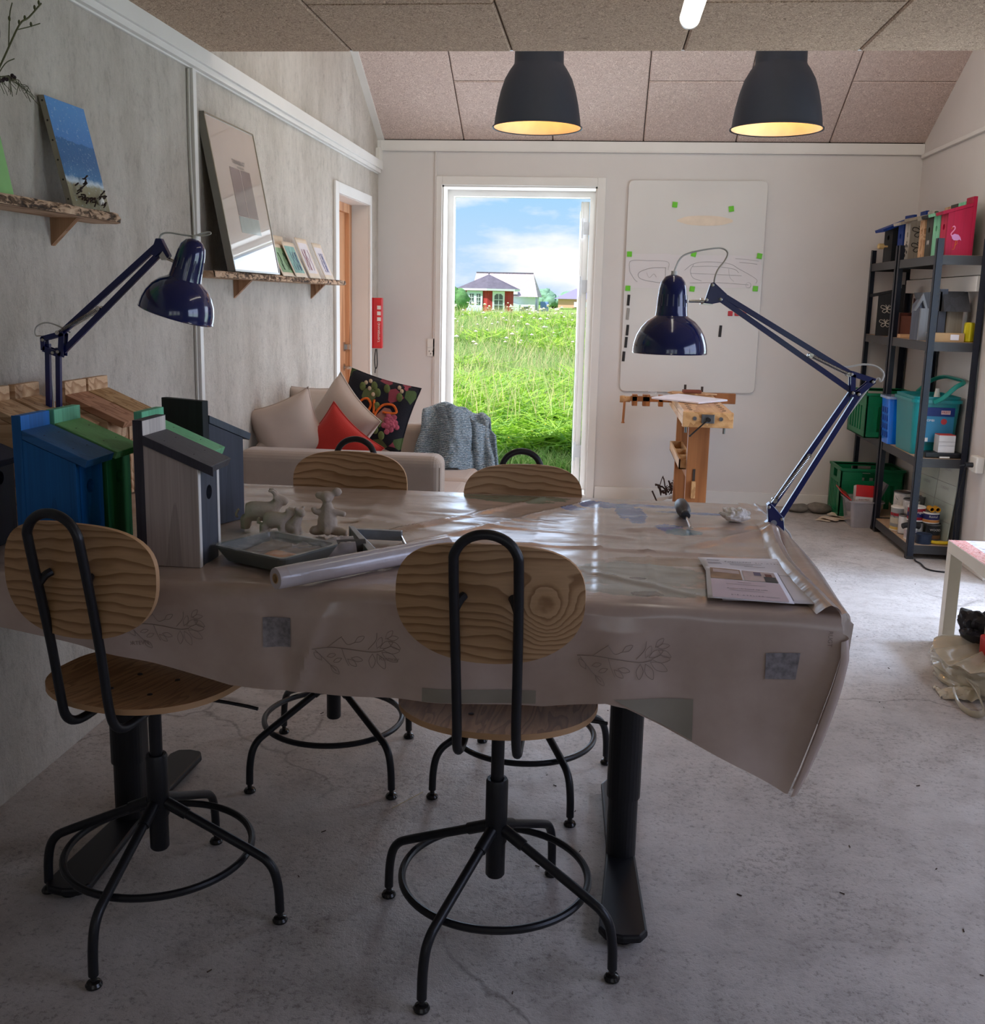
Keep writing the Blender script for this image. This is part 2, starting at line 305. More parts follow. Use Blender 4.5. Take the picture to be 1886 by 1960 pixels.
def m_glass(name='window_glass'):
    m, t, b = _new(name); o = t.nodes['Material Output']
    g = t.nodes.new('ShaderNodeBsdfGlossy'); g.inputs['Roughness'].default_value = 0.02; tr = t.nodes.new('ShaderNodeBsdfTransparent')
    ms = t.nodes.new('ShaderNodeMixShader'); ms.inputs[0].default_value = .06; t.links.new(tr.outputs[0], ms.inputs[1]); t.links.new(g.outputs[0], ms.inputs[2]); t.links.new(ms.outputs[0], o.inputs[0]); return m
def stained_wood(name, col, axis='X'):
    """painted softwood with faint grain"""
    c = tuple(int(v*0.93) for v in col)
    return wood(name, col, c, axis, 14, 1.5, 0.55, 0.08, 0, 0.12, True)

M_WHITE = mat('white_paint', (224, 220, 215), 0.45, var=0.03, vs=4)
M_WALL = mat('wall_white_paint', (212, 206, 202), 0.6, var=0.03, vs=2.0, bump=0.06, bs=260)
M_PLASTER = m_plaster(); M_CONC = m_concrete(); M_CLOTH = m_cloth(); M_FILM = m_film()
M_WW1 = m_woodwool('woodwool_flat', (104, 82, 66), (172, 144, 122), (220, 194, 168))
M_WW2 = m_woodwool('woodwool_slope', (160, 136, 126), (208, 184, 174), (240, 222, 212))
M_GROOVE = mat('panel_groove', (62, 52, 44), 0.9)
M_BLACK = mat('black_powder_coat', (22, 23, 28), 0.38, var=0.15, vs=30, bump=0.1, bs=300)
M_LEG = mat('table_black_metal', (20, 20, 24), 0.45, var=0.05)
M_NAVY = mat('navy_enamel', (7, 26, 84), 0.12, var=0.02, coat=0.8)
M_NAVY2 = mat('navy_arm_paint', (8, 22, 82), 0.3, var=0.02, coat=0.3)
M_CHROME = mat('chrome', (190, 188, 184), 0.22, 1.0, var=0.03)
M_STEEL = mat('brushed_steel', (130, 130, 130), 0.4, 1.0, var=0.08)
M_PLY = veneer('pine_veneer_backrest'); M_PLYK = veneer('pine_veneer_knot', (.112, .838))
M_PLY2 = wood('pine_veneer_seat', (188, 140, 94), (160, 114, 72), 'Y', 22, 3, 0.6, 0.10, 0.0)
M_EDGE = mat('plywood_edge', (186, 146, 106), 0.6)
M_PINE = wood('raw_pine', (214, 176, 138), (180, 136, 98), 'X', 10, 2, 0.65, 0.1)
M_BEECH = wood('beech_oiled', (196, 152, 104), (174, 128, 82), 'Y', 12, 1.5, 0.45, 0.1, 0.1, soft=True)
M_BEECH2 = wood('beech_post', (156, 100, 58), (134, 82, 44), 'Z', 8, 1.5, 0.45, 0.1, 0.1, soft=True)
M_OAK = wood('driftwood_shelf', (206, 172, 144), (176, 142, 114), 'Y', 9, 2, 0.7, 0.12)
def m_bark():
    m, t, b = _new('bark_edge'); n = noise_n(t, coords(t, scale=(1, .5, 1.4)), 42, 4, .6, .8)
    t.links.new(ramp_n(t, n, [(0.36, lin((54, 40, 30))), (0.46, lin((104, 80, 60))), (0.54, lin((186, 154, 126))), (0.7, lin((200, 170, 142)))]), b.inputs['Base Color'])
    b.inputs['Roughness'].default_value = .9; bump_n(t, b, n, .9, .01); return m
M_BARK = m_bark()
M_DOORPINE = wood('pine_door', (216, 160, 118), (190, 128, 86), 'Z', 6, 1.5, 0.45, 0.06, 0.2, soft=True)
M_CLAY = mat('unfired_clay', (186, 170, 154), 0.9, var=0.12, vs=20, bump=0.35, bs=90)
M_SOFA = mat('beige_upholstery', (172, 156, 144), 0.95, var=0.05, bump=0.2, bs=500, sheen=0.3)
M_CUSH = mat('cushion_beige', (186, 168, 156), 0.95, var=0.05, vs=6, bump=0.15, bs=500, sheen=0.3)
M_RED = mat('red_fabric', (176, 42, 32), 0.9, var=0.08, bump=0.2, bs=200, sheen=0.2)
M_BOARD = mat('whiteboard_enamel', (214, 210, 206), 0.25, var=0.02, vs=2, coat=0.3)
M_GREEN = mat('magnet_green', (110, 200, 50), 0.4)
M_DARK = mat('dark_plastic', (40, 38, 38), 0.5)
M_WPLASTIC = mat('white_plastic', (226, 222, 214), 0.35, var=0.02)
M_GREYCORD = mat('grey_cord', (206, 202, 194), 0.5, var=0.03)
M_PAPER = mat('paper_white', (222, 216, 220), 0.7, var=0.02)
M_INK = mat('ink_black', (40, 36, 42), 0.7)
M_PENCIL = mat('pencil_line', (150, 144, 144), 0.8)
M_CRATE = mat('crate_green', (8, 112, 70), 0.4, var=0.08)
M_SHELF = mat('shelf_blue_black', (22, 28, 42), 0.42, 0.0, var=0.12, vs=14)
M_GLASS = m_glass()
M_CARD = mat('cardboard', (176, 142, 102), 0.8)
M_HINGE = mat('hinge_grey', (196, 196, 198), 0.35)
M_SCREW = mat('screw_dark', (52, 42, 36), 0.6)
M_SCREWL = mat('screw_light', (180, 178, 172), 0.4, 0.8)

# ------------------------------------------------------------------ mesh building
WM = {}     # world matrix of every empty / part we parent to
def wmat(o): return WM.get(o.name, Matrix.Identity(4)) if o else Matrix.Identity(4)
class MB:
    def __init__(s): s.v = []; s.f = []; s.m = []; s.sm = []; s.mats = []; s.T = Matrix.Identity(4); s.mi = 0
    def use(s, m):
        if m not in s.mats: s.mats.append(m)
        s.mi = s.mats.index(m); return s
    def at(s, loc=(0, 0, 0), rot=(0, 0, 0)):
        s.T = Matrix.Translation(Vector(loc)) @ (Matrix.Rotation(rot[2], 4, 'Z') @ Matrix.Rotation(rot[1], 4, 'Y') @ Matrix.Rotation(rot[0], 4, 'X')); return s
    def add(s, vs, fs, smooth=False):
        k = len(s.v); s.v += [tuple(s.T @ Vector(p)) for p in vs]
        for f in fs: s.f.append(tuple(i+k for i in f)); s.m.append(s.mi); s.sm.append(smooth)
        return s
    def box(s, a, b):
        (x0, y0, z0), (x1, y1, z1) = a, b
        return s.add([(x0, y0, z0), (x1, y0, z0), (x1, y1, z0), (x0, y1, z0), (x0, y0, z1), (x1, y0, z1), (x1, y1, z1), (x0, y1, z1)],
                     [(3, 2, 1, 0), (4, 5, 6, 7), (0, 1, 5, 4), (1, 2, 6, 5), (2, 3, 7, 6), (3, 0, 4, 7)])
    def quad(s, *p): return s.add(p, [tuple(range(len(p)))])
    def prism(s, poly, axis, a, b):
        """polygon in the two other axes (in order), extruded along axis from a to b"""
        def P(u, v, w): return {'X': (w, u, v), 'Y': (u, w, v), 'Z': (u, v, w)}[axis]
        n = len(poly); vs = [P(u, v, a) for u, v in poly] + [P(u, v, b) for u, v in poly]
        fs = [tuple(range(n-1, -1, -1)), tuple(range(n, 2*n))] + [(i, (i+1) % n, n+(i+1) % n, n+i) for i in range(n)]
        return s.add(vs, fs)
    def lathe(s, prof, c=(0, 0, 0), seg=32, axis=(0, 0, 1), smooth=True, cap0=True, cap1=True):
        ax = Vector(axis).normalized(); q = ax.to_track_quat('Z', 'Y').to_matrix() if abs(ax.z) < .9999 else (Matrix.Identity(3) if ax.z > 0 else Matrix.Rotation(pi, 3, 'X'))
        vs = []; fs = []; c = Vector(c); n = len(prof)
        for (r, z) in prof:
            for k in range(seg):
                a = 2*pi*k/seg; vs.append(tuple(c + q @ Vector((r*cos(a), r*sin(a), z))))
        for i in range(n-1):
            for k in range(seg): fs.append((i*seg+k, i*seg+(k+1) % seg, (i+1)*seg+(k+1) % seg, (i+1)*seg+k))
        s.add(vs, fs, smooth)
        k0 = len(s.v)-len(vs)
        if cap0 and prof[0][0] > 1e-5: s.f.append(tuple(k0+k for k in range(seg-1, -1, -1))); s.m.append(s.mi); s.sm.append(False)
        if cap1 and prof[-1][0] > 1e-5: s.f.append(tuple(k0+(n-1)*seg+k for k in range(seg))); s.m.append(s.mi); s.sm.append(False)
        return s
    def cyl(s, a, b, r, seg=16, r2=None):
        a = Vector(a); b = Vector(b); d = b-a
        return s.lathe([(r, 0), (r if r2 is None else r2, d.length)], a, seg, d)
    def tube(s, pts, r, seg=8, closed=False, flat=1.0):
        P = [Vector(p) for p in pts]; n = len(P); vs = []; fs = []; up = None
        for i in range(n):
            if closed: d = P[(i+1) % n]-P[i-1]
            else: d = P[min(i+1, n-1)]-P[max(i-1, 0)]
            d.normalize()
            if up is None: up = d.orthogonal().normalized() if abs(d.z) > .9 else Vector((0, 0, 1)).cross(d).cross(d).normalized()*-1
            up = (up - d*up.dot(d)).normalized(); sd = d.cross(up)
            rr = r[i] if isinstance(r, (list, tuple)) else r
            for k in range(seg):
                a = 2*pi*k/seg; vs.append(tuple(P[i]+up*rr*cos(a)+sd*rr*sin(a)*flat))
        for i in range(n if closed else n-1):
            j = (i+1) % n
            for k in range(seg): fs.append((i*seg+k, i*seg+(k+1) % seg, j*seg+(k+1) % seg, j*seg+k))
        if not closed: fs += [tuple(range(seg-1, -1, -1)), tuple((n-1)*seg+k for k in range(seg))]
        return s.add(vs, fs, True)
    def ball(s, c, r, seg=20, rings=12, e=1.0):
        rx, ry, rz = (r, r, r) if isinstance(r, (int, float)) else r
        vs = [(c[0], c[1], c[2]-rz)]; fs = []
        for i in range(1, rings):
            p = -pi/2+pi*i/rings
            for k in range(seg): a = 2*pi*k/seg; vs.append((c[0]+rx*cos(p)*cos(a), c[1]+ry*cos(p)*sin(a), c[2]+rz*sin(p)))
        vs.append((c[0], c[1], c[2]+rz)); L = len(vs)-1
        for k in range(seg):
            fs.append((0, 1+(k+1) % seg, 1+k)); fs.append((L, L-seg+k, L-seg+(k+1) % seg))
            for i in range(rings-2): fs.append((1+i*seg+k, 1+i*seg+(k+1) % seg, 1+(i+1)*seg+(k+1) % seg, 1+(i+1)*seg+k))
        return s.add(vs, fs, True)
    def grid(s, fn, nu, nv, smooth=True):
        vs = [fn(i/nu, j/nv) for j in range(nv+1) for i in range(nu+1)]
        fs = [(j*(nu+1)+i, j*(nu+1)+i+1, (j+1)*(nu+1)+i+1, (j+1)*(nu+1)+i) for j in range(nv) for i in range(nu)]
        return s.add(vs, fs, smooth)
    def build(s, name, mat=None, parent=None, bev=0.0, seg=2, subsurf=0, solid=0.0, world=False, angle=35, loc=None):
        me = bpy.data.meshes.new(name)
        vs = s.v
        if world and parent:
            iv = wmat(parent).inverted(); vs = [tuple(iv @ Vector(p)) for p in vs]
        if loc is not None: vs = [(p[0]-loc[0], p[1]-loc[1], p[2]-loc[2]) for p in vs]
        me.from_pydata(vs, [], s.f)
        ms = s.mats if s.mats else [mat]
        for m in ms: me.materials.append(m)
        me.polygons.foreach_set('material_index', s.m); me.polygons.foreach_set('use_smooth', s.sm)
        me.update()
        if any(s.sm):
            try: me.set_sharp_from_angle(angle=R(angle))
            except Exception: pass
        o = bpy.data.objects.new(name, me); COL.objects.link(o)
        if loc is not None: o.location = loc
        if parent: o.parent = parent; WM[o.name] = wmat(parent)
        if solid: md = o.modifiers.new('t', 'SOLIDIFY'); md.thickness = solid; md.offset = 0
        if subsurf: md = o.modifiers.new('s', 'SUBSURF'); md.levels = subsurf; md.render_levels = subsurf
        if bev: md = o.modifiers.new('b', 'BEVEL'); md.width = bev; md.segments = seg; md.limit_method = 'ANGLE'; md.angle_limit = R(40)
        return o
def thing(name, label, cat, loc=(0, 0, 0), rz=0.0, group=None):
    o = bpy.data.objects.new(name, None); o.empty_display_size = 0.05; COL.objects.link(o)
    o.location = loc; o.rotation_euler = (0, 0, rz); o['label'] = label; o['category'] = cat
    if group: o['group'] = group
    WM[o.name] = Matrix.Translation(Vector(loc)) @ Matrix.Rotation(rz, 4, 'Z'); return o
def tag(o, label, cat, group=None, kind=None):
    o['label'] = label; o['category'] = cat
    if group: o['group'] = group
    if kind: o['kind'] = kind
    return o
def struct(o, label=None):
    o['kind'] = 'structure'
    if label: o['label'] = label
    return o
def bx(name, a, b, mat, parent=None, bev=0.0, **k): return MB().box(a, b).build(name, mat, parent, bev, **k)
def text(name, s, size, mat, M, parent=None, depth=0.0, world=False, align='CENTER'):
    """flat lettering turned to a mesh; M places it (x right, y up, facing +z)"""
    cu = bpy.data.curves.new(name, 'FONT'); cu.body = s; cu.size = size; cu.align_x = align; cu.align_y = 'CENTER'; cu.extrude = depth; cu.resolution_u = 2
    tmp = bpy.data.objects.new('tmp_text', cu); COL.objects.link(tmp)
    dg = bpy.context.evaluated_depsgraph_get(); me = bpy.data.meshes.new_from_object(tmp.evaluated_get(dg)); bpy.data.objects.remove(tmp)
    if world and parent: M = wmat(parent).inverted() @ M
    me.transform(M); me.materials.clear(); me.materials.append(mat)
    o = bpy.data.objects.new(name, me); COL.objects.link(o)
    if parent: o.parent = parent
    return o
def frameM(o, x, y):
    x = Vector(x).normalized(); y = Vector(y).normalized(); z = x.cross(y).normalized(); y = z.cross(x)
    return Matrix(((x.x, y.x, z.x, o[0]), (x.y, y.y, z.y, o[1]), (x.z, y.z, z.z, o[2]), (0, 0, 0, 1)))
def smooth_path(pts, n=8, closed=False):
    P = [Vector(p) for p in pts]; out = []; m = len(P)
    rng = range(m if closed else m-1)
    for i in rng:
        p0 = P[(i-1) % m] if closed or i > 0 else P[0]*2-P[1]; p1 = P[i]; p2 = P[(i+1) % m]
        p3 = P[(i+2) % m] if closed or i+2 < m else P[-1]*2-P[-2]
        for k in range(n):
            t = k/n; out.append(0.5*((2*p1)+(-p0+p2)*t+(2*p0-5*p1+4*p2-p3)*t*t+(-p0+3*p1-3*p2+p3)*t**3))
    if not closed: out.append(P[-1])
    return out
def rrect(w, h, r, n=6, cx=0, cy=0):
    out = []
    for (sx, sy, a0) in ((1, 1, 0), (-1, 1, 90), (-1, -1, 180), (1, -1, 270)):
        for k in range(n+1):
            a = R(a0+90*k/n); out.append((cx+sx*(w/2-r)+r*cos(a), cy+sy*(h/2-r)+r*sin(a)))
    return out
def copy_tree(o, parent=None):
    c = o.copy(); COL.objects.link(c)
    if parent: c.parent = parent
    for ch in list(o.children): copy_tree(ch, c)
    return c

# ================================================================== THE SETTING
LX, RX, BY, FY = -1.606, 2.09, 7.36, -2.0
def struct_mb(name, mb, mat=None, label=None, **k): return struct(mb.build(name, mat, **k), label)
f = MB(); f.grid(lambda u, v: (LX-0.35+(RX-LX+0.7)*u, FY-.3+(BY-FY+0.6)*v, 0.0), 4, 8, False)
struct_mb('floor', f, M_CONC, 'worn pale concrete floor with hairline cracks')
# left wall with the recess of the inner door (Y 6.20..7.04, top 2.02)
wl = MB(); T = 0.30
for a, b in (((LX-T, FY, 0), (LX, 6.19, 2.30)), ((LX-T, 7.06, 0), (LX, BY+.3, 2.30)), ((LX-T, 6.19, 2.03), (LX, 7.06, 2.30))): wl.box(a, b)
wl.prism([(FY, 2.30), (BY+.3, 2.30), (BY+.3, 2.47), (4.0, 4.30), (FY, 4.30)], 'X', LX-T, LX)
struct_mb('wall_left', wl, M_PLASTER, 'troweled grey white plaster wall')
# right wall with glazed side door (Y 4.0..5.5)
wr = MB()
for a, b in (((RX, FY, 0), (RX+.15, .6, 2.3)), ((RX, .6, 0), (RX+.15, 2.6, .85)), ((RX, .6, 2.0), (RX+.15, 2.6, 2.3)), ((RX, 2.6, 0), (RX+.15, 4.2, 2.3)), ((RX, 5.5, 0), (RX+.15, BY+.3, 2.3)), ((RX, 4.2, 2.12), (RX+.15, 5.5, 2.3))): wr.box(a, b)
wr.prism([(FY, 2.30), (BY+.3, 2.30), (BY+.3, 2.47), (4.0, 4.30), (FY, 4.30)], 'X', RX, RX+.15)
struct_mb('wall_right', wr, M_WALL, 'smooth white painted wall')
# back wall with the open garden door
DX0, DX1, DZ = -1.148, -0.062, 2.193
wb = MB()
for a, b in (((LX, BY, 0), (DX0, BY+.30, 2.49)), ((DX1, BY, 0), (RX, BY+.30, 2.49)), ((DX0, BY, DZ), (DX1, BY+.30, 2.49))): wb.box(a, b)
struct_mb('wall_back', wb, M_WALL, 'white painted board wall round the open garden door')
wf = MB()
WINS = [(-0.9, -0.3), (0.2, 0.8), (1.2, 1.8)]
xs = [LX-.3] + [q for wn in WINS for q in wn] + [RX+.15]
for i in range(0, len(xs), 2): wf.box((xs[i], FY-.2, 0), (xs[i+1], FY, 2.34))
for x0, x1 in WINS: wf.box((x0, FY-.2, 0), (x1, FY, 1.0)); wf.box((x0, FY-.2, 1.9), (x1, FY, 2.34))
struct_mb('wall_front', wf, M_WALL, 'white wall behind the viewer with three small windows')
for i, (x0, x1) in enumerate(WINS):
    t = MB()
    for a, b in (((x0, FY-.12, 1.0), (x0+.05, FY-.06, 1.9)), ((x1-.05, FY-.12, 1.0), (x1, FY-.06, 1.9)), ((x0, FY-.12, 1.0), (x1, FY-.06, 1.05)), ((x0, FY-.12, 1.85), (x1, FY-.06, 1.9)), (((x0+x1)/2-.02, FY-.12, 1.0), ((x0+x1)/2+.02, FY-.06, 1.9))): t.box(a, b)
    struct_mb('window_%d' % (i+1), t, M_WHITE)
t = MB()
for a, b in (((.6, .85), (.66, 2.0)), ((2.54, .85), (2.6, 2.0)), ((1.57, .91), (1.63, 1.94)), ((.66, .85), (2.54, .91)), ((.66, 1.94), (2.54, 2.0))): t.box((RX+.04, a[0], a[1]), (RX+.10, b[0], b[1]))
struct_mb('window_4', t, M_WHITE, 'unseen white window added in the right wall for side light')  # unseen window put in to give the side light an opening
# flat ceiling of wood-wool panels (underside z 2.342, ends at Y 4.10)
CZ = 2.342
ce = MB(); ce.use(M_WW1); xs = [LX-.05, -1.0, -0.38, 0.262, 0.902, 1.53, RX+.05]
offs = [0.35, 0.65, 0.0, 0.65, 0.05, 0.7]
for i in range(6):
    y1 = 4.10; L = 1.2; first = [0.0, 0.64, 0.0, 0.64, 0.0, 0.64][i]
    ys = [y1] + ([y1-first] if first else [])
    while ys[-1] > FY: ys.append(ys[-1]-L)
    for k in range(len(ys)-1):
        a, b = xs[i]+.0025, xs[i+1]-.0025; c, d = max(ys[k+1], FY)+.0025, ys[k]-(.0025 if k else 0)
        if d <= c: continue
        ch = .006
        ce.add([(a, c, CZ+.024), (b, c, CZ+.024), (b, d, CZ+.024), (a, d, CZ+.024), (a, c, CZ+ch), (b, c, CZ+ch), (b, d, CZ+ch), (a, d, CZ+ch), (a+ch, c+ch, CZ), (b-ch, c+ch, CZ), (b-ch, d-ch, CZ), (a+ch, d-ch, CZ)],
               [(0, 1, 5, 4), (1, 2, 6, 5), (2, 3, 7, 6), (3, 0, 4, 7), (4, 5, 9, 8), (5, 6, 10, 9), (6, 7, 11, 10), (7, 4, 8, 11), (8, 9, 10, 11)])
ce.use(M_GROOVE).box((LX, FY, CZ+.022), (RX, 4.095, CZ+.05))
struct_mb('ceiling', ce, None, 'flat wood-wool acoustic ceiling')
struct(bx('trim_1', (LX, 4.095, CZ+.004), (RX, 4.112, CZ+.30), M_WHITE))
struct(bx('wall_gable', (LX, 4.0, CZ+.05), (RX, 4.09, 4.32), M_WALL))
# sloping ceiling rising from the back wall toward the room
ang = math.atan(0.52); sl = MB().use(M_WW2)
Z0 = 2.492
def SP(x, d, n=0.0):   # d: distance up the slope from the back wall; n: normal offset (into roof)
    return (x, BY - d*cos(ang) + n*sin(ang), Z0 + d*sin(ang) + n*cos(ang))
xs = [-1.6, -1.002, -0.384, 0.235, 0.857, 1.475, RX+.02]
for i in range(6):
    ds = [0.0, 0.612, 1.85, 3.05, 4.2] if i in (1, 3, 5) else [0.0, 1.22, 2.44, 4.2]
    for k in range(len(ds)-1):
        a, b = xs[i]+.003, xs[i+1]-.003; c, d = ds[k]+.003, ds[k+1]-.003; ch = .007
        sl.add([SP(a, c, .024), SP(b, c, .024), SP(b, d, .024), SP(a, d, .024), SP(a, c, ch), SP(b, c, ch), SP(b, d, ch), SP(a, d, ch), SP(a+ch, c+ch), SP(b-ch, c+ch), SP(b-ch, d-ch), SP(a+ch, d-ch)],
               [(4, 5, 1, 0), (5, 6, 2, 1), (6, 7, 3, 2), (7, 4, 0, 3), (8, 9, 5, 4), (9, 10, 6, 5), (10, 11, 7, 6), (11, 8, 4, 7), (11, 10, 9, 8)])
sl.use(M_GROOVE).add([SP(LX-.3, -.3, .022), SP(RX+.15, -.3, .022), SP(RX+.15, 4.3, .022), SP(LX-.3, 4.3, .022), SP(LX-.3, -.3, .10), SP(RX+.15, -.3, .10), SP(RX+.15, 4.3, .10), SP(LX-.3, 4.3, .10)],
     [(0, 1, 2, 3), (7, 6, 5, 4), (0, 4, 5, 1), (1, 5, 6, 2), (2, 6, 7, 3), (3, 7, 4, 0)])
struct_mb('ceiling.001', sl, None, 'sloping wood-wool ceiling above the garden door')
struct(bx('roof_top', (LX-.3, FY-.2, 4.30), (RX+.15, 4.3, 4.36), M_GROOVE))
# cornice and wall trims
t = MB().box((LX, BY-.022, 2.425), (RX, BY, 2.49)).box((LX, BY-.028, 2.418), (RX, BY, 2.425)); struct_mb('trim_2', t, M_WHITE, bev=.002)
struct(bx('trim_3', (-1.20, BY-.012, 0.1), (-1.189, BY, 2.42), M_WALL))
t = MB().box((LX, FY, 2.285), (LX+.042, 7.31, 2.342)).box((LX, FY, 2.262), (LX+.03, 7.31, 2.285)).box((LX, FY, 2.255), (LX+.012, 7.31, 2.262)); struct_mb('trim_4', t, M_WHITE, bev=.0015)
t = MB(); t.add([SP(LX, 0, -.012), SP(LX+.045, 0, -.012), SP(LX+.045, 3.6, -.012), SP(LX, 3.6, -.012), SP(LX, 0, .01), SP(LX+.045, 0, .01), SP(LX+.045, 3.6, .01), SP(LX, 3.6, .01)], [(0, 1, 2, 3), (7, 6, 5, 4), (0, 4, 5, 1), (1, 5, 6, 2), (2, 6, 7, 3), (3, 7, 4, 0)])
struct_mb('trim_5', t, M_WHITE)
t = MB().box((LX, BY-.03, 2.30), (LX+.03, BY, 2.49)); struct_mb('trim_6', t, M_WHITE)
tag(bx('junction_box', (LX, 7.27, 2.343), (LX+.032, 7.34, 2.43), M_WPLASTIC, bev=.003), 'small white junction box on top of the rail in the left corner', 'junction box')
t = MB().box((RX-.02, FY, 2.395), (RX, BY-.022, 2.42)); struct_mb('trim_7', t, M_WHITE, bev=.003)
t = MB().box((LX, 3.965, 0.0), (LX+.022, 3.998, 2.256)); struct_mb('trim_8', t, M_WHITE, 'vertical cable trunking on the plaster wall', bev=.002)
t = MB().tube(smooth_path([(LX+.008, 3.955, 2.25), (LX+.008, 3.95, 1.95), (LX+.01, 3.962, 1.6), (LX+.008, 3.952, 1.2), (LX+.008, 3.955, .6), (LX+.008, 3.955, .05)], 6), .005); tag(t.build('wall_cable', M_GREYCORD), 'grey cable running down beside the white trunking on the plaster wall', 'cable')
# skirting boards
t = MB().box((0.0, BY-.014, 0), (RX-.01, BY, 0.092)); struct_mb('baseboard_back', t, M_WHITE, bev=.002)
t = MB().box((RX-.014, 5.56, 0), (RX, BY, 0.092)); struct_mb('baseboard_right', t, M_WHITE, bev=.002)
# garden door: architrave, reveals, threshold, open leaf with hinges
d = thing('door_1', 'white framed garden door standing open to the meadow', 'door', ((DX0+DX1)/2, BY, 0)); d['kind'] = 'structure'
t = MB().box((-1.19, BY-.016, 0), (DX0, BY, 2.253)).box((DX1, BY-.016, 0), (-0.005, BY, 2.253)).box((DX0, BY-.016, DZ), (DX1, BY, 2.253)); t.build('architrave', M_WHITE, d, bev=.003, world=True)
t = MB().box((DX0, BY, 0), (DX0+.012, BY+.32, DZ)).box((DX1-.012, BY, 0), (DX1, BY+.32, DZ)).box((DX0, BY, DZ-.012), (DX1, BY+.32, DZ)); t.build('reveal', M_WHITE, d, world=True)
t = MB().box((DX0+.010, BY+.20, 0), (DX0+.055, BY+.30, DZ-.010)).box((DX1-.05, BY+.20, 0), (DX1-.010, BY+.30, DZ-.010)).box((DX0+.055, BY+.20, DZ-.055), (DX1-.05, BY+.30, DZ-.010)); t.build('frame', M_WHITE, d, world=True)
bx('threshold', (DX0, BY-.01, 0), (DX1, BY+.34, .025), M_WHITE, d, bev=.004, world=True)
lf = MB().at((DX1-.055, BY+.31, 0.03), (0, 0, R(3))).box((-.042, 0, 0), (0, .92, 2.09)).box((-.060, .0, 0), (-.042, .05, 2.09)); leaf = lf.build('door_leaf', M_WHITE, d, bev=.004, world=True)
for z in (1.93, 1.52, 0.30): MB().at((DX1-.055, BY+.29, z)).box((-.045, -.012, -.045), (.012, .02, .045)).cyl((-.046, -.008, -.07), (-.046, -.008, .07), .010).build('hinge', M_HINGE, leaf, world=True)
# inner pine door in the plaster wall
d = thing('door_2', 'pale pine inner door set deep in the plaster wall', 'door', (LX, 6.62, 0)); d['kind'] = 'structure'
t = MB().box((LX, 6.12, 0), (LX+.016, 6.20, 2.085)).box((LX, 7.045, 0), (LX+.016, 7.09, 2.085)).box((LX, 6.20, 2.02), (LX+.016, 7.045, 2.085)); t.build('architrave', M_WHITE, d, bev=.003, world=True)
t = MB().box((LX-.28, 7.045, 0), (LX, 7.07, 2.03)).box((LX-.28, 6.19, 2.018), (LX, 7.06, 2.035)).box((LX-.28, 6.17, 0), (LX, 6.192, 2.03)); t.build('reveal', M_WHITE, d, world=True)
t = MB().box((LX-.24, 6.975, 0), (LX-.115, 7.045, 2.02)).box((LX-.24, 6.2, 1.96), (LX-.115, 6.975, 2.02)); t.build('frame', M_DOORPINE, d, bev=.003, world=True)
lf = MB().box((LX-.19, 6.192, .01), (LX-.145, 6.975, 1.96)).build('door_leaf', M_DOORPINE, d, world=True)
MB().cyl((LX-.145, 6.93, .93), (LX-.10, 6.93, .93), .010).tube(smooth_path([(LX-.105, 6.93, .93), (LX-.09, 6.90, .93), (LX-.09, 6.82, .93)], 5), .008).lathe([(.024, 0), (.024, .006)], (LX-.145, 6.93, .93), 20, (1, 0, 0)).build('handle', M_CHROME, lf, world=True)
MB().box((LX-.146, 6.91, 1.04), (LX-.138, 6.95, 1.10)).box((LX-.146, 6.95, 1.05), (LX-.110, 6.985, 1.085)).build('lock', M_CHROME, lf, world=True)
# glazed side door in the right wall (mostly outside the frame)
d = thing('door_3', 'white glazed side door in the right wall', 'door', (RX, 4.85, 0)); d['kind'] = 'structure'
t = MB().box((RX-.016, 5.5, 0), (RX, 5.56, 2.18)).box((RX-.016, 4.14, 0), (RX, 4.2, 2.18)).box((RX-.016, 4.2, 2.12), (RX, 5.5, 2.18)); t.build('architrave', M_WHITE, d, bev=.003, world=True)
t = MB()
for y0, y1 in ((4.2, 5.5),):
    for a, b in (((y0, 0.02), (y0+.09, 2.12)), ((y1-.09, 0.02), (y1, 2.12)), ((y0, .02), (y1, .16)), ((y0, 2.03), (y1, 2.12))): t.box((RX+.05, a[0], a[1]), (RX+.10, b[0], b[1]))
t.build('sash', M_WHITE, d, bev=.003, world=True)
MB().box((RX+.073, 4.25, .1), (RX+.077, 5.45, 2.08)).build('pane', M_GLASS, d, world=True)
# white conduit boxes on the right wall behind the shelf
t = MB().box((RX-.055, 5.95, 1.515), (RX, 7.28, 1.60)).box((RX-.035, 5.95, 1.605), (RX, 7.28, 1.68)); struct_mb('trim_9', t, M_WHITE, 'boxed white pipe casing on the right wall', bev=.003)
d = thing('socket_outlet', 'white double socket and switch plate beside the garden door', 'socket', (-1.215, BY, 1.05))
MB().prism(rrect(.052, .062, .004, 3, -1.215, 1.028), 'Y', BY-.012, BY).prism(rrect(.052, .062, .004, 3, -1.215, 1.092), 'Y', BY-.012, BY).build('plate', M_WPLASTIC, d, world=True)
MB().lathe([(.0035, 0), (.0035, .003)], (-1.227, BY-.0125, 1.034), 10, (0, -1, 0)).lathe([(.0035, 0), (.0035, .003)], (-1.203, BY-.0125, 1.034), 10, (0, -1, 0)).lathe([(.004, 0), (.004, .003)], (-1.215, BY-.0125, 1.016), 10, (0, -1, 0)).build('socket_holes', M_DARK, d, world=True)

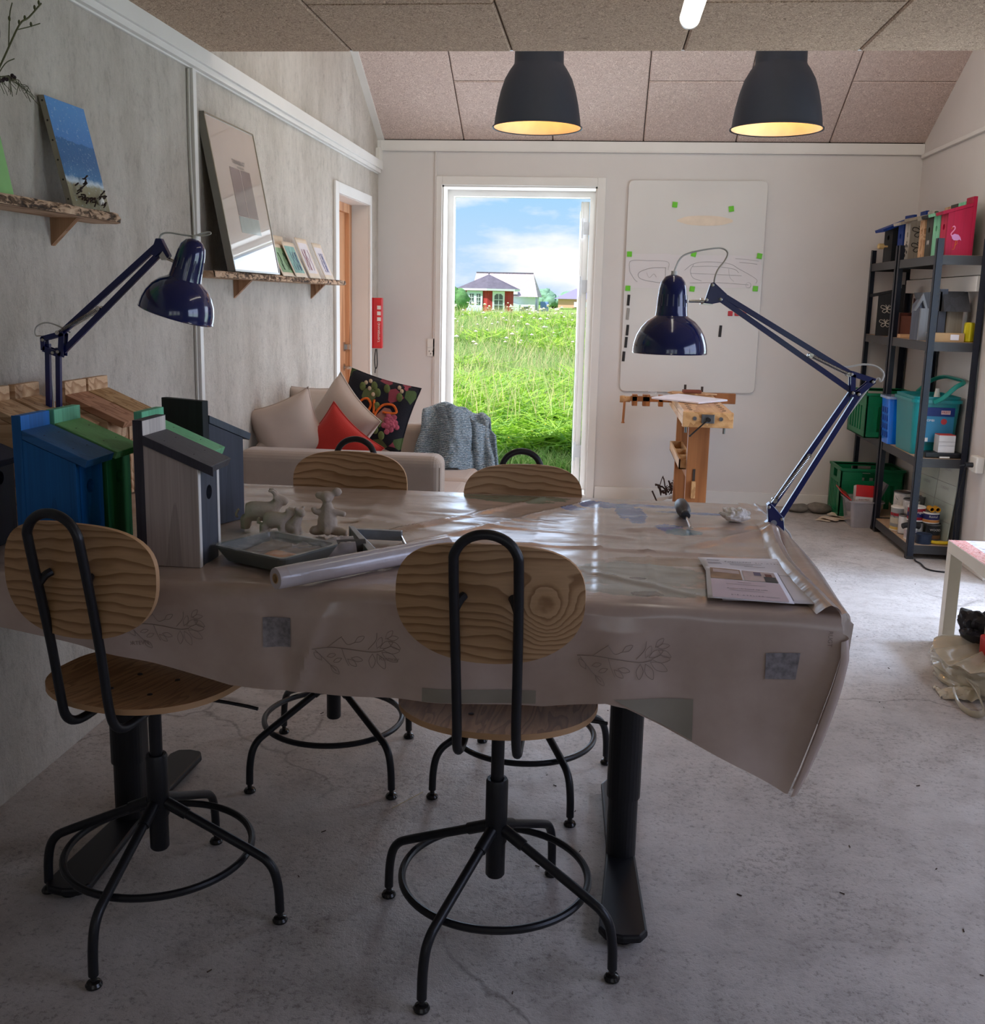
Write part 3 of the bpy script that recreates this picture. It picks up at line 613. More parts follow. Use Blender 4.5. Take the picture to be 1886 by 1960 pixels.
# ================================================================== OUTSIDE
gv = []
def gz(x, y):
    a = min(max((y-9)/26, 0), 1); b = min(max((y-40)/40, 0), 1)
    return 0.42*(a*a*(3-2*a)) - 0.30*(b*b*(3-2*b)) - 0.06
g = MB(); ys = [7.7, 8.5, 9.5, 11, 13, 16, 20, 25, 31, 38, 46, 56, 68, 82, 100, 140, 220, 400]
xsn = [-200, -60, -30, -18, -10, -5, -2, 0, 2, 5, 12, 30, 90, 200]
vs = [(x, y, gz(x, y)) for y in ys for x in xsn]; n = len(xsn)
g.add(vs, [(j*n+i, j*n+i+1, (j+1)*n+i+1, (j+1)*n+i) for j in range(len(ys)-1) for i in range(n-1)], True)
g.quad((-200, -60, -.06), (LX-.3, -60, -.06), (LX-.3, 7.7, -.06), (-200, 7.7, -.06)); g.quad((RX+.15, -60, -.06), (200, -60, -.06), (200, 7.7, -.06), (RX+.15, 7.7, -.06)); g.quad((LX-.3, -60, -.06), (RX+.15, -60, -.06), (RX+.15, FY-.2, -.06), (LX-.3, FY-.2, -.06))
struct(g.build('ground', m_meadow()), 'meadow ground outside')
def blades(name, n, ymin, ymax, spread, hfun, wid, lean, mat, seed, segs=2, power=1.0, xfun=None):
    rs = np.random.RandomState(seed)
    y = ymin*(ymax/ymin)**(rs.rand(n)**power)
    x0 = -0.605 - (y-7.3)*0.075; x = x0 + (rs.rand(n)-.5)*(1.6+(y-7.3)*spread)
    if xfun is not None:
        keep = xfun(x, y, rs); x = x[keep]; y = y[keep]; n = len(x)
    h = hfun(x, y, rs); wd = wid*(0.6+0.8*rs.rand(n))*(1+(y-8)*0.055)
    z = np.array([gz(0, q) for q in y])-.02
    a = rs.rand(n)*2*pi; la = rs.rand(n)*2*pi; ln = lean*(0.3+rs.rand(n))*h
    dx, dy = np.cos(a)*wd/2, np.sin(a)*wd/2; lx, ly = np.cos(la)*ln, np.sin(la)*ln
    P = np.zeros((n, 5, 3))
    P[:, 0] = np.stack([x-dx, y-dy, z], 1); P[:, 1] = np.stack([x+dx, y+dy, z], 1)
    P[:, 2] = np.stack([x-dx*.8+lx*.3, y-dy*.8+ly*.3, z+h*.55], 1); P[:, 3] = np.stack([x+dx*.8+lx*.3, y+dy*.8+ly*.3, z+h*.55], 1)
    P[:, 4] = np.stack([x+lx, y+ly, z+h*(1-0.25*lean)], 1)
    me = bpy.data.meshes.new(name); me.vertices.add(n*5); me.vertices.foreach_set('co', P.reshape(-1))
    base = np.arange(n)[:, None]*5
    tri = np.concatenate([base+np.array([0, 1, 3]), base+np.array([0, 3, 2]), base+np.array([2, 3, 4])], 1).reshape(-1)
    me.loops.add(n*9); me.loops.foreach_set('vertex_index', tri.astype(np.int32))
    me.polygons.add(n*3); me.polygons.foreach_set('loop_start', np.arange(0, n*9, 3, dtype=np.int32)); me.polygons.foreach_set('loop_total', np.full(n*3, 3, dtype=np.int32))
    me.update(); me.validate(); me.materials.append(mat)
    o = bpy.data.objects.new(name, me); COL.objects.link(o); return o
gm1 = m_leaf('grass_blades', (120, 170, 84), (160, 200, 116), (214, 222, 166)); gm2 = m_leaf('grass_seed_heads', (214, 214, 150), (222, 200, 164), (170, 204, 112))
gm3 = m_leaf('weed_leaves', (150, 200, 60), (184, 220, 84), (134, 184, 100)); gm4 = m_leaf('flower_heads', (240, 240, 235), (250, 240, 225), (235, 225, 200), .2)
tag(blades('meadow_grass', 130000, 8.3, 60, .34, lambda x, y, r: 0.20+0.38*r.rand(len(x))*np.clip((y-7)/4, .4, 1.2), .0085, .6, gm1, 1), 'long green grass filling the meadow outside the door', 'grass', kind='stuff')
tag(blades('tall_seed_grass', 6500, 9.5, 70, .34, lambda x, y, r: 0.55+0.45*r.rand(len(x)), .007, .35, gm2, 2), 'tall pale seed stalks standing above the meadow grass', 'grass', kind='stuff')
cl = np.random.RandomState(5); CC = [(cl.uniform(-.5, .5), 8.2*(40/8.2)**cl.rand(), cl.uniform(.25, .8)) for _ in range(46)]
def clump(x, y, r):
    k = np.zeros(len(x), bool)
    for u, cy, rad in CC:
        cx = -0.605-(cy-7.3)*.075+u*(1.6+(cy-7.3)*.34); rr = rad*(1+(cy-8)*.05); k |= ((x-cx)**2+(y-cy)**2 < rr*rr)
    return k
tag(blades('broad_leaf_weeds', 60000, 8.75, 45, .34, lambda x, y, r: 0.25+0.45*r.rand(len(x))*np.clip((y-6)/4, .5, 1.3), .055, 1.1, gm3, 3, xfun=clump), 'yellow-green broad leaved weeds growing in clumps in the meadow', 'weeds', kind='stuff')
def heads(name, n, seed, ymin, ymax, size, mat, zoff, label):
    rs = np.random.RandomState(seed); vs = []; fs = []
    for _ in range(n):
        y = ymin*(ymax/ymin)**rs.rand(); x = -0.605-(y-7.3)*.075+(rs.rand()-.5)*(1.6+(y-7.3)*.34); z = gz(0, y)+zoff[0]+zoff[1]*rs.rand()
        s_ = size*(.6+.8*rs.rand())*(1+(y-8)*.05); k = len(vs)
        vs += [(x-s_, y, z), (x+s_, y, z), (x, y-s_, z), (x, y+s_, z), (x, y, z-s_*.7), (x, y, z+s_*.7)]
        fs += [tuple(k+i for i in q) for q in ((0, 2, 5), (2, 1, 5), (1, 3, 5), (3, 0, 5), (2, 0, 4), (1, 2, 4), (3, 1, 4), (0, 3, 4))]
    o = MB().add(vs, fs).build(name, mat); tag(o, label, 'flowers', kind='stuff')
heads('white_wildflowers', 260, 9, 16, 60, .022, gm4, (.55, .35), 'small white wildflowers dotted through the far meadow')
heads('yellow_wildflowers', 90, 11, 8.4, 16, .008, mat('yellow_petals', (236, 200, 40), .6), (.22, .2), 'tiny yellow wildflowers in the near meadow')
# red garden house with hipped roof
M_REDW = wood('red_timber', (176, 62, 66), (150, 44, 52), 'Z', 4, 1, .7, .02)
M_RSH = mat('grey_shingles', (104, 100, 118), .9, var=.15, vs=3); M_TRIM = mat('pale_trim', (216, 224, 236), .6, var=.02)
M_BLUED = mat('pale_blue_door', (196, 212, 236), .5); M_DGL = mat('dark_pane', (70, 84, 84), .15, coat=.5)
d = thing('garden_house', 'small red timber garden house with grey hipped roof at the far side of the meadow', 'summerhouse', (-9.75, 88, .0), R(0))
P6 = [(-2.15, 0.4), (-1.9, -0.2), (0.10, -.75), (1.95, -.2), (2.2, .6), (1.4, 3.0), (-1.2, 3.0)]
t = MB().prism(P6, 'Z', -.3, 2.2); t.build('wall', M_REDW, d)
RO = [(-2.7, .3), (-2.35, -.5), (0.10, -1.25), (2.4, -.5), (2.75, .6), (1.8, 3.6), (-1.6, 3.6)]
ap = (0.0, 1.1, 3.42); t = MB(); n = len(RO)
t.add([(x, y, 2.20) for x, y in RO]+[ap], [(i, (i+1) % n, n) for i in range(n)]+[tuple(range(n-1, -1, -1))]); t.build('roof', M_RSH, d)
MB().prism(RO, 'Z', 2.04, 2.20).build('fascia', M_TRIM, d); MB().lathe([(.03, 0), (.07, .12), (.02, .2)], ap, 8).build('finial', M_RSH, d)
t = MB().at((-1.0, -.50, 0), (0, 0, math.atan2(-.55, 2.0))); t.box((-.72, -.06, -.2), (.72, .02, 2.0)); dd = t.build('double_door', M_BLUED, d)
for sx in (-.42, .20):
    q = MB().at((-1.0, -.50, 0), (0, 0, math.atan2(-.55, 2.0)))
    q.box((sx, -.09, .85), (sx+.34, -.055, 1.75)); w_ = q.build('door_pane', M_DGL, dd)
    q = MB().at((-1.0, -.50, 0), (0, 0, math.atan2(-.55, 2.0))).box((sx+.155, -.11, .85), (sx+.185, -.08, 1.75))
    for z in (1.13, 1.43): q.box((sx, -.11, z), (sx+.34, -.08, z+.03))
    q.build('glazing_bar', M_TRIM, w_)
a_ = math.atan2(.55, 1.85); q = MB().at((1.02, -.50, 0), (0, 0, a_)).box((-.52, -.07, .25), (.52, 0, 2.0)); wn = q.build('window', M_TRIM, d)
MB().at((1.02, -.50, 0), (0, 0, a_)).prism([(-.36, .42), (.36, .42), (.36, 1.62), (.2, 1.78), (-.2, 1.78), (-.36, 1.62)], 'Y', -.09, -.05).build('pane', M_DGL, wn)
q = MB().at((1.02, -.50, 0), (0, 0, a_)).box((-.02, -.12, .42), (.02, -.08, 1.78))
for z in (.84, 1.28): q.box((-.36, -.12, z), (.36, -.08, z+.04))
q.build('glazing_bar', M_TRIM, wn)
# white house with slate roof behind
M_SLATE = m_bricks('pale_slate', (176, 168, 190), (204, 180, 186), (140, 140, 160), 1.6, .6, .28, (0, 0, 0))
d = thing('farmhouse', 'white walled house with pale slate saddle roof behind the red garden house', 'house', (-9.6, 118, .0))
MB().box((-5.1, 0, -.4), (2.0, 7.5, 1.75)).build('wall', M_TRIM, d)
t = MB(); Xa, Xb = -5.4, 2.35; e0, e1, rz_ = -.5, 8.0, 4.35
t.add([(Xa, e0, 1.65), (Xb, e0, 1.65), (Xb-.85, 3.75, rz_), (Xa+.2, 3.75, rz_), (Xa, e1, 1.65), (Xb, e1, 1.65)], [(0, 1, 2, 3), (5, 4, 3, 2), (4, 0, 3), (1, 5, 2), (0, 4, 5, 1)]); t.build('roof', M_SLATE, d)
MB().box((Xa+.2, 3.6, rz_-.03), (Xb-.85, 3.9, rz_+.08)).build('ridge', M_RSH, d)
MB().box((-.55, -.6, 1.9), (.05, .2, 2.4)).build('roof_window', M_TRIM, d)
t = MB().prism([(-2.6, -.2), (.4, -.2), (.4, .75), (-2.6, 1.4)], 'Y', -2.4, -.1); t.build('lean_to', mat('pale_green_wall', (190, 214, 206), .7), d)
MB().box((.6, -.06, .2), (1.4, 0, .55)).build('window', M_DGL, d)
d = thing('farmhouse', 'low house with grey hipped roof and orange base on the right horizon', 'house', (-3.0, 150, .3))
MB().box((-3.3, 0, 0), (7, 7, 1.35)).build('wall', mat('orange_render', (222, 170, 150), .7), d)
MB().add([(-3.9, -.5, 1.25), (8, -.5, 1.25), (8, 7.5, 1.25), (-3.9, 7.5, 1.25), (-.9, 3.5, 2.75), (5, 3.5, 2.95)], [(0, 1, 5, 4), (1, 2, 5), (2, 3, 4, 5), (3, 0, 4), (3, 2, 1, 0)]).build('roof', mat('lilac_roof', (140, 136, 178), .8), d)
MB().box((-1.0, -.4, .1), (3.0, -.05, .85)).build('garage_door', M_TRIM, d); MB().box((1.1, 3.2, 2.7), (1.45, 3.6, 3.25)).build('chimney', M_RSH, d)
tag(bx('parked_trailer', (-7.1, 120, .0), (-6.2, 122, 1.15), mat('blue_tarp', (120, 150, 214), .6), bev=.05), 'small blue covered trailer beyond the meadow beside the slate roofed house', 'trailer')
def bush(name, x, y, r, h, label, seed, m, cat='tree'):
    rs = random.Random(seed); tr = thing(name, label, cat, (x, y, gz(0, y)))
    t = MB()
    for k in range(9):
        a = rs.random()*2*pi; q = rs.random()*r*.6; s_ = r*(.35+.35*rs.random())
        cx, cy, cz = q*cos(a), q*sin(a)*.6, h*(.35+.45*rs.random()); k0 = len(t.v)
        t.ball((cx, cy, cz), (s_, s_, min(s_, h*.35)), 14, 9)
        for i in range(k0, len(t.v)):
            v = Vector(t.v[i]); nn = noise.noise(v*2.2+Vector((seed, k, 0)))*.28*r*.5; dv = (v-Vector((cx, cy, cz))).normalized(); t.v[i] = tuple(v+dv*nn)
    t.build('foliage', m, tr); MB().cyl((0, 0, -.2), (0, 0, h*.6), r*.07, 8).build('trunk', M_SCREW, tr)
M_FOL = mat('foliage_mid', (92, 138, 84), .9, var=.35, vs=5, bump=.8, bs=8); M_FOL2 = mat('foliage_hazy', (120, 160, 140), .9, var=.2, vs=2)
bush('leafy_bush', -8.95, 62, 1.0, 2.1, 'rounded green bush left of the red garden house', 1, M_FOL, 'bush')
bush('leafy_bush', -11.4, 70, 1.6, 3.0, 'taller dark bush at the left edge of the garden house', 2, M_FOL, 'bush')
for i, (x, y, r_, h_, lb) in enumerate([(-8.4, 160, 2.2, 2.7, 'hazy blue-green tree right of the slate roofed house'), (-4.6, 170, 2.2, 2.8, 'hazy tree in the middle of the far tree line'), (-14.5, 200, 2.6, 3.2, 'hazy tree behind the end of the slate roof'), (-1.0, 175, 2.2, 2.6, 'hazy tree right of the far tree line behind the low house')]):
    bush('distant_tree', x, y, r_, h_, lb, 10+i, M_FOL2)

# ================================================================== TABLE, CLOTH
TZ = 0.83; TX0, TX1, TY0, TY1 = -1.585, 0.472, 1.955, 3.04
d = thing('work_table', 'long black-legged height-adjustable work table under the beige oilcloth', 'table', (-0.57, 2.5, 0))
bx('tabletop', (TX0, TY0, TZ-.028), (TX1, TY1, TZ-.002), mat('tabletop_laminate', (170, 160, 150), .5), d, bev=.003, world=True)
for x in (0.105, -1.205):
    yc = 2.44
    t = MB().prism(rrect(.075, .095, .034, 6, x, yc), 'Z', .02, .33).prism(rrect(.066, .084, .03, 6, x, yc), 'Z', .33, .345)
    t.v = t.v; t.build('leg', M_LEG, d, world=True)
    L_ = MB().prism(rrect(.084, .106, .038, 6, x, yc), 'Z', .19, .80); L_.build('leg_sleeve', M_LEG, d, world=True)
    f_ = MB()
    def foot_fn(u, v, x=x):
        return (0, 0, 0)
    pl = [(x-.055, 2.10), (x-.04, 2.075), (x, 2.068), (x+.04, 2.075), (x+.055, 2.10), (x+.036, 2.44), (x+.05, 2.80), (x+.036, 2.83), (x, 2.838), (x-.036, 2.83), (x-.05, 2.80), (x-.036, 2.44)]
    pl = [(x+(q[0]-x)*(-1), q[1]) for q in pl][::-1] if False else pl
    f_.prism(pl[::1], 'Z', .014, .034); f_.build('foot', M_LEG, d, bev=.006, world=True)
    MB().cyl((x, 2.11, 0), (x, 2.11, .016), .022).cyl((x, 2.79, 0), (x, 2.79, .016), .022).build('foot_pad', M_BLACK, d, world=True)
bx('crossbar', (-1.2, 2.41, .74), (.10, 2.47, .795), M_LEG, d, world=True)

def interp(pts, x):
    if x <= pts[0][0]: return pts[0][1]
    for (a, b), (c, e_) in zip(pts, pts[1:]):
        if x <= c: k = (x-a)/(c-a); return b+(e_-b)*k
    return pts[-1][1]
HEM = [(-1.585, .745), (-1.231, .716), (-1.048, .688), (-.735, .621), (-.448, .611), (-.084, .613), (.04, .634), (.082, .626), (.188, .57), (.294, .52), (.40, .463)]
def nz3(x, y, z=0): return noise.noise(Vector((x, y, z)))
def wrinkle(x, y):
    h = .0024*nz3(x*5, y*12) + .0010*nz3(x*14, y*24, 3) + .0030*nz3(x*2.2, y*3.1, 9)
    # raised creases of the slack sheet
    for (x0, y0, x1, y1, a, s) in ((-.62, 2.30, -.15, 2.98, .009, .012), (-.45, 2.33, .0, 2.98, .007, .011), (-.60, 2.35, -.62, 3.0, .003, .01), (.02, 2.0, .02, 3.0, .0035, .005), (.13, 2.0, .135, 3.0, .0035, .006), (-.15, 2.0, -.13, 3.0, .0025, .006),
                                   (-.3, 2.42, .40, 2.36, .006, .008), (.1, 2.62, .45, 2.72, .006, .014), (.24, 2.46, .44, 2.66, .009, .016), (-.4, 2.62, .1, 2.52, .004, .01), (-.1, 2.25, .22, 2.02, .005, .01), (-1.1, 2.2, -.7, 2.02, .006, .02), (-.66, 2.0, -.64, 2.35, .004, .012), (-.5, 2.72, -.1, 2.66, .004, .008)):
        dx, dy = x1-x0, y1-y0; L2 = dx*dx+dy*dy; t = ((x-x0)*dx+(y-y0)*dy)/L2
        tc = min(max(t, 0), 1); dd = math.hypot(x-x0-tc*dx, y-y0-tc*dy); fade = 1 if 0 <= t <= 1 else math.exp(-((t-tc)**2)*L2/.003)
        h += a*math.exp(-(dd/s)**2)*fade*(0.7+.6*nz3(t*5, x0*9, 2))
    return TZ+.006+h
def front_y(x, z):
    dz = max(TZ-z, 0); k = min(dz/.05, 1)
    return 1.946 - .006*k - .010*dz - k*(.007*sin(x*17+nz3(x*3, 1)*3) + .006*nz3(x*9, z*4, 5) + .014*math.exp(-((x+.52+dz*.35)/.018)**2) - .012*math.exp(-((x+.66-dz*.3)/.03)**2))*min(dz/.2+.25, 1)
cl_ = MB().use(M_CLOTH)
NU = 200
def cloth_fn(u, v):
    x = TX0+(TX1+.012-TX0)*u
    NT = .66
    if v < .06:
        k = v/.06; return (x, 3.052-.012*k*k, .70+.13*k)
    if v < NT:
        k = (v-.06)/(NT-.06); y = 3.04-(3.04-1.965)*k; z = wrinkle(x, y)
        e = min(k/.02, (1-k)/.02, 1); return (x, y, TZ+.004+(z-TZ-.004)*max(e, 0))
    if v < NT+.03:
        k = (v-NT)/.03*pi/2; return (x, 1.965-.019*sin(k), TZ-.015+.019*cos(k))
    k = (v-NT-.03)/(1-NT-.03); hz = interp(HEM, x if x < .40 else .40)
    if x > .40: hz = .463
    xb = x if x < .30 else .30+(x-.30)/(TX1+.012-.30)*.105; hz = interp(HEM, xb)
    z = TZ-.015-(TZ-.015-hz)*k
    # right of x=.40 the drape narrows to the hanging corner
    xr = interp([(.44, .405), (.463, .408), (.52, .426), (.60, .448), (.70, .474), (.76, .487), (.80, .487), (.84, TX1+.012)], z)
    xx = x if x < .30 else .30+(x-.30)/(TX1+.012-.30)*(xr-.30)
    return (xx, front_y(xx, z), z)
cl_.grid(cloth_fn, NU, 150)
# side drape with the rolled fold pinched under the right lamp
def side_fn(u, v):
    y = 3.05-(3.05-1.944)*v
    drop = .16+.20*v**3; fl = .024*math.exp(-((v-.62)/.33)**2)+.004
    roll = (.017+.004*sin(v*9))*min(v*6-1.2, 1) if v > .2 else 0
    x0 = TX1-.045+.012*sin(v*7)
    if u < .16: k = u/.16; return (x0+.030*k, y, wrinkle(x0, y)+max(roll, 0)*sin(k*pi/2)**1.2)
    if u < .30: k = (u-.16)/.14; return (x0+.030+.018*k+.004*sin(k*pi), y, wrinkle(x0, y)+max(roll, 0)*cos(k*pi/2)-.002)
    if u < .50: k = (u-.30)/.20; return (x0+.048+(TX1+.018+fl-x0-.048)*sin(k*pi/2), y, TZ+.008-.018*(1-cos(k*pi/2))+.007*math.sin(k*pi)*max(min(v*5-1, 1), 0))
    k = (u-.50)/.50; z = TZ-.010-(drop)*k
    xr = interp([(.44, .41), (.52, .43), (.60, .452), (.70, .478), (.76, .492), (.84, .495)], z); w_ = max((v-.86)/.14, 0)
    xs_ = TX1+.018+fl*(1-.6*k)+.010*sin(v*26+k*3)*k
    return (xs_*(1-w_)+(xr+.012*(1-k))*w_, y, z)
cl_.grid(side_fn, 60, 130)
# curled edge of the hanging front corner
def curl_fn(u, v):
    z = .80-(.80-.475)*v
    xr = interp([(.463, .408), (.52, .426), (.60, .448), (.70, .474), (.76, .487), (.80, .487), (.84, TX1+.012)], z)
    a = u*pi*1.15; r_ = .010+.006*sin(v*pi)
    return (xr+r_*sin(a)+.004*v, front_y(xr, z)+.001-r_*(1-cos(a))*.7, z-.012*u)
cl_.grid(curl_fn, 10, 40)
# faint prints on the hanging front
M_PRNT = mat('cloth_print_grey', (136, 130, 132), .5, var=.4, vs=70); M_LINE = mat('cloth_print_line', (142, 124, 112), .6)
M_PRN2 = mat('cloth_patch_grey', (146, 138, 124), .45, var=.08)
def decal(poly, nsub=8, m=M_PRNT, off=.0022):
    (x0, z0), (x1, z1), (x2, z2), (x3, z3) = poly; cl_.use(m)
    def fn(u, v):
        x = (x0*(1-u)+x1*u)*(1-v)+(x3*(1-u)+x2*u)*v; z = (z0*(1-u)+z1*u)*(1-v)+(z3*(1-u)+z2*u)*v
        return (x, front_y(x, z)-off, z)
    cl_.grid(fn, nsub, nsub)
decal([(-.661, .771), (-.602, .774), (-.604, .71), (-.66, .708)]); decal([(.345, .754), (.41, .758), (.405, .703), (.347, .701)])
decal([(-.12, .735), (-.085, .735), (-.085, .718), (-.12, .718)], 4); decal([(-.33, .642), (-.10, .646), (-.10, .618), (-.33, .613)], 6, M_PRN2)
decal([(.055, .645), (.212, .648), (.214, .562), (.125, .607)], 8, M_PRN2)
def sketch(pts, r=.0006):
    cl_.use(M_LINE); P = smooth_path([(x, front_y(x, z)-.0022, z) for x, z in pts], 4); cl_.tube(P, r, 4)
def sprig(ox, oz, s, fl=1):
    q = lambda x, z: (ox+x*s, oz+z*s)
    sketch([q(0, 0), q(.3, .02), q(.6, .0), q(1.0, -.05), q(1.2, -.02)], .0009); sketch([q(.25, .02), q(.42, .16), q(.5, .22)]); sketch([q(.5, .2), q(.6, .08), q(.72, .12)])
    sketch([q(.95, 0), q(1.08, .16), q(1.1, .3)]); sketch([q(0.05, -.02), q(.2, -.2), q(.4, -.4)]); sketch([q(.5, 0), q(.55, -.15), q(.62, -.3)])
    for (cx, cz, a, l) in ((.72, .12, .6, .2), (.15, -.22, 2.2, .2), (.3, -.3, -.8, .22), (.24, -.15, .3, .16), (.5, -.17, 3.6, .16), (.6, -.18, -.7, .2), (.66, -.16, -.2, .2), (1.1, .02, 1.2, .22), (1.15, .03, .5, .26), (1.2, 0, 0, .3), (1.18, -.05, -.5, .32), (1.1, -.08, -1.1, .3), (1.02, -.08, -1.6, .26), (1.25, .2, .9, .2), (1.28, .2, .2, .2), (1.3, .15, -.5, .24)):
        e_ = (cx+l*cos(a), cz+l*sin(a)); nx, nz_ = -sin(a)*l*.22, cos(a)*l*.22
        sketch([q(cx, cz), q((cx+e_[0])/2+nx, (cz+e_[1])/2+nz_), q(*e_), q((cx+e_[0])/2-nx, (cz+e_[1])/2-nz_), q(cx, cz)], .0005)
sprig(-.02, .728, .122); sprig(-.555, .714, .118); sprig(-.95, .74, .11)
cloth = tag(cl_.build('tablecloth', None), 'beige oilcloth over the work table, stained with blue paint and hanging at the front', 'tablecloth')
for (s_, x, z, rz_, sz) in (('Rannvær', -.40, .695, 0, .012), ('RUGT', .463, .79, -90, .012), ('JORTEVN', -.93, .70, 6, .012)):
    text('lettering', s_, sz, M_LINE, Matrix.Translation((x, front_y(x, z)-.003, z)) @ Matrix.Rotation(R(90), 4, 'X') @ Matrix.Rotation(R(rz_), 4, 'Z'), cloth)

# ================================================================== SWIVEL CHAIRS
def make_chair(label):
    c = thing('swivel_chair', label, 'chair', (0, 0, 0), 0, 'pine and black steel swivel chairs round the work table')
    # seat: saddle veneer shell
    def outline(a):
        ca, sa = cos(a), sin(a); n_ = 2.5
        r_ = (abs(ca)**n_+abs(sa)**n_)**(-1/n_); return r_*ca*.213, r_*sa*.195-.004
    def seat_fn(u, v):
        x, y = outline(u*2*pi); x *= v; y *= v
        return (x, y, .566+.022*(x/.213)**2*(1 if y < .1 else .5)-.030*max(y/.195, 0)**2.5+.016*max(-y/.195, 0)**2-.008)
    s = MB().use(M_PLY2); n = 56
    top = [seat_fn(k/n, v) for v in (1, .985, .85, .65, .4, .2) for k in range(n)]+[seat_fn(0, 0)]
    fs = [(j*n+k, j*n+(k+1) % n, (j+1)*n+(k+1) % n, (j+1)*n+k) for j in range(5) for k in range(n)]+[(5*n+k, 5*n+(k+1) % n, 6*n) for k in range(n)]
    s.add(top, fs, True)
    bot = [(x, y, z-.013) for x, y, z in top]; s.add(bot, [tuple(reversed(f)) for f in fs], True)
    s.use(M_EDGE); k0 = 0; rim = [top[k] for k in range(n)]+[bot[k] for k in range(n)]; s.add(rim, [(k, n+k, n+(k+1) % n, (k+1) % n) for k in range(n)], True)
    s.use(M_SCREW)
    for (x, y) in ((-.05, .02), (.05, .02), (-.05, -.08), (.05, -.08)): s.lathe([(.0065, 0), (.0055, .0025), (.0, .003)], (x, y, seat_fn(0, 0)[2]+.0005+.016*(max(-y/.195, 0))**2), 12)
    s.build('seat', None, c)
    # backrest: curved veneer oval
    def bp(a, v):
        ca, sa = cos(a), sin(a); n_ = 2.9 if sa > 0 else 2.35
        r_ = (abs(ca)**n_+abs(sa)**n_)**(-1/n_); x = r_*ca*.182*v; z = r_*sa*(.108 if sa > 0 else .122)*v
        return (x, -.242+.62*x*x+.05*z, .858+z+.002)
    b = MB().use(M_PLY); n = 60; lv = (1, .99, .85, .65, .4, .2)
    fr = [bp(2*pi*k/n, v) for v in lv for k in range(n)]+[bp(0, 0)]; fs = [(j*n+k, j*n+(k+1) % n, (j+1)*n+(k+1) % n, (j+1)*n+k) for j in range(5) for k in range(n)]+[(5*n+k, 5*n+(k+1) % n, 6*n) for k in range(n)]
    bk = [(x, y+.011, z) for x, y, z in fr]; b.add(fr, [f for f in fs], True); b.add(bk, [tuple(reversed(f)) for f in fs], True)
    b.use(M_EDGE); b.add([fr[k] for k in range(n)]+[bk[k] for k in range(n)], [((k+1) % n, k, n+k, n+(k+1) % n) for k in range(n)], True); b.build('backrest', None, c)
    # back frame: one bent steel tube
    left = [(-.058, -.06, .540), (-.058, -.14, .528), (-.059, -.185, .530), (-.059, -.212, .552), (-.058, -.224, .60), (-.059, -.238, .70), (-.060, -.256, .80), (-.0605, -.272, .88), (-.060, -.284, .94)]
    arch = [(-.0605*cos(a), -.286-.004*sin(a), .945+.054*sin(a)) for a in (R(15), R(40), R(65), R(90))]
    h_ = left+arch; P = h_+[(-x, y, z) for x, y, z in reversed(h_[:-1])]
    t = MB().tube(smooth_path(P, 6), .0098, 12)
    for sx in (-1, 1): t.tube(smooth_path([(sx*.060, -.266, .845), (sx*.052, -.255, .862), (sx*.046, -.243, .868)], 4), .0085, 10)
    t.build('back_frame', M_BLACK, c)
    MB().box((-.08, -.08, .532), (.08, .08, .542)).cyl((0, 0, .36), (0, 0, .534), .0145, 20).build('seat_post', M_BLACK, c)
    t = MB().tube(smooth_path([(.02, .0, .528), (.13, .03, .52), (.20, .045, .512), (.235, .052, .506)], 4), .0042, 8); t.build('lever', M_BLACK, c)
    b = thing_part(c, 'base')
    return c
def thing_part(parent, name):
    o = bpy.data.objects.new(name, None); o.empty_display_size = .03; COL.objects.link(o); o.parent = parent; WM[o.name] = wmat(parent); return o
def chair_base(b):
    MB().lathe([(.0, .148), (.018, .150), (.0215, .155), (.0215, .23), (.0245, .235), (.0245, .378), (.022, .383), (.016, .383), (.0155, .378)], (0, 0, 0), 28).build('housing', M_BLACK, b)
    MB().tube([(.208*cos(2*pi*k/64), .208*sin(2*pi*k/64), .152) for k in range(64)], .0085, 10, True).build('foot_ring', M_BLACK, b)
    for q in range(4):
        a = q*pi/2; ca, sa = cos(a), sin(a)
        p = [(.015, .268), (.06, .247), (.15, .205), (.235, .165), (.263, .148), (.280, .122), (.2885, .08), (.291, .026)]
        t = MB().tube(smooth_path([(r_*ca, r_*sa, z) for r_, z in p], 5), .0105, 12)
        t.tube([(.02*ca, .02*sa, .266), (.07*ca, .07*sa, .2425)], .0135, 12)
        l = t.build('leg', M_BLACK, b)
        MB().lathe([(.006, 0.0), (.0165, .0015), (.0175, .006), (.014, .012), (.007, .015), (.006, .03)], (.291*ca, .291*sa, 0), 18).build('foot_pad', mat('foot_pad_gloss', (30, 28, 28), .2), l)
CH = []
proto = make_chair('swivel chair in the foreground centre with a ringed knot in its pine backrest')
base0 = [o for o in proto.children if o.name.startswith('base')][0]; chair_base(base0)
specs = [((-.186, 2.083), -1, 2.722, 0.0, None), ((-.968, 2.087), -12, 3.072, 0.0, 'swivel chair at the left front of the table, before the blue birdhouse'),
         ((-.763, 2.877), 180, 2.42, -.03, 'swivel chair across the table, its backrest in front of the red cushion'), ((-.179, 2.851), 190, 2.111, -.045, 'swivel chair across the table, its backrest in front of the garden door')]
def copy_chair(src):
    c = src.copy(); COL.objects.link(c)
    for ch in list(src.children):
        k = ch.copy(); COL.objects.link(k); k.parent = c
        for g in list(ch.children):
            q = g.copy(); COL.objects.link(q); q.parent = k
            for gg in list(g.children): z = gg.copy(); COL.objects.link(z); z.parent = q
    return c
for i, (p, rz_, ba, dh, lb) in enumerate(specs): CH.append(proto if i == 0 else copy_chair(proto))
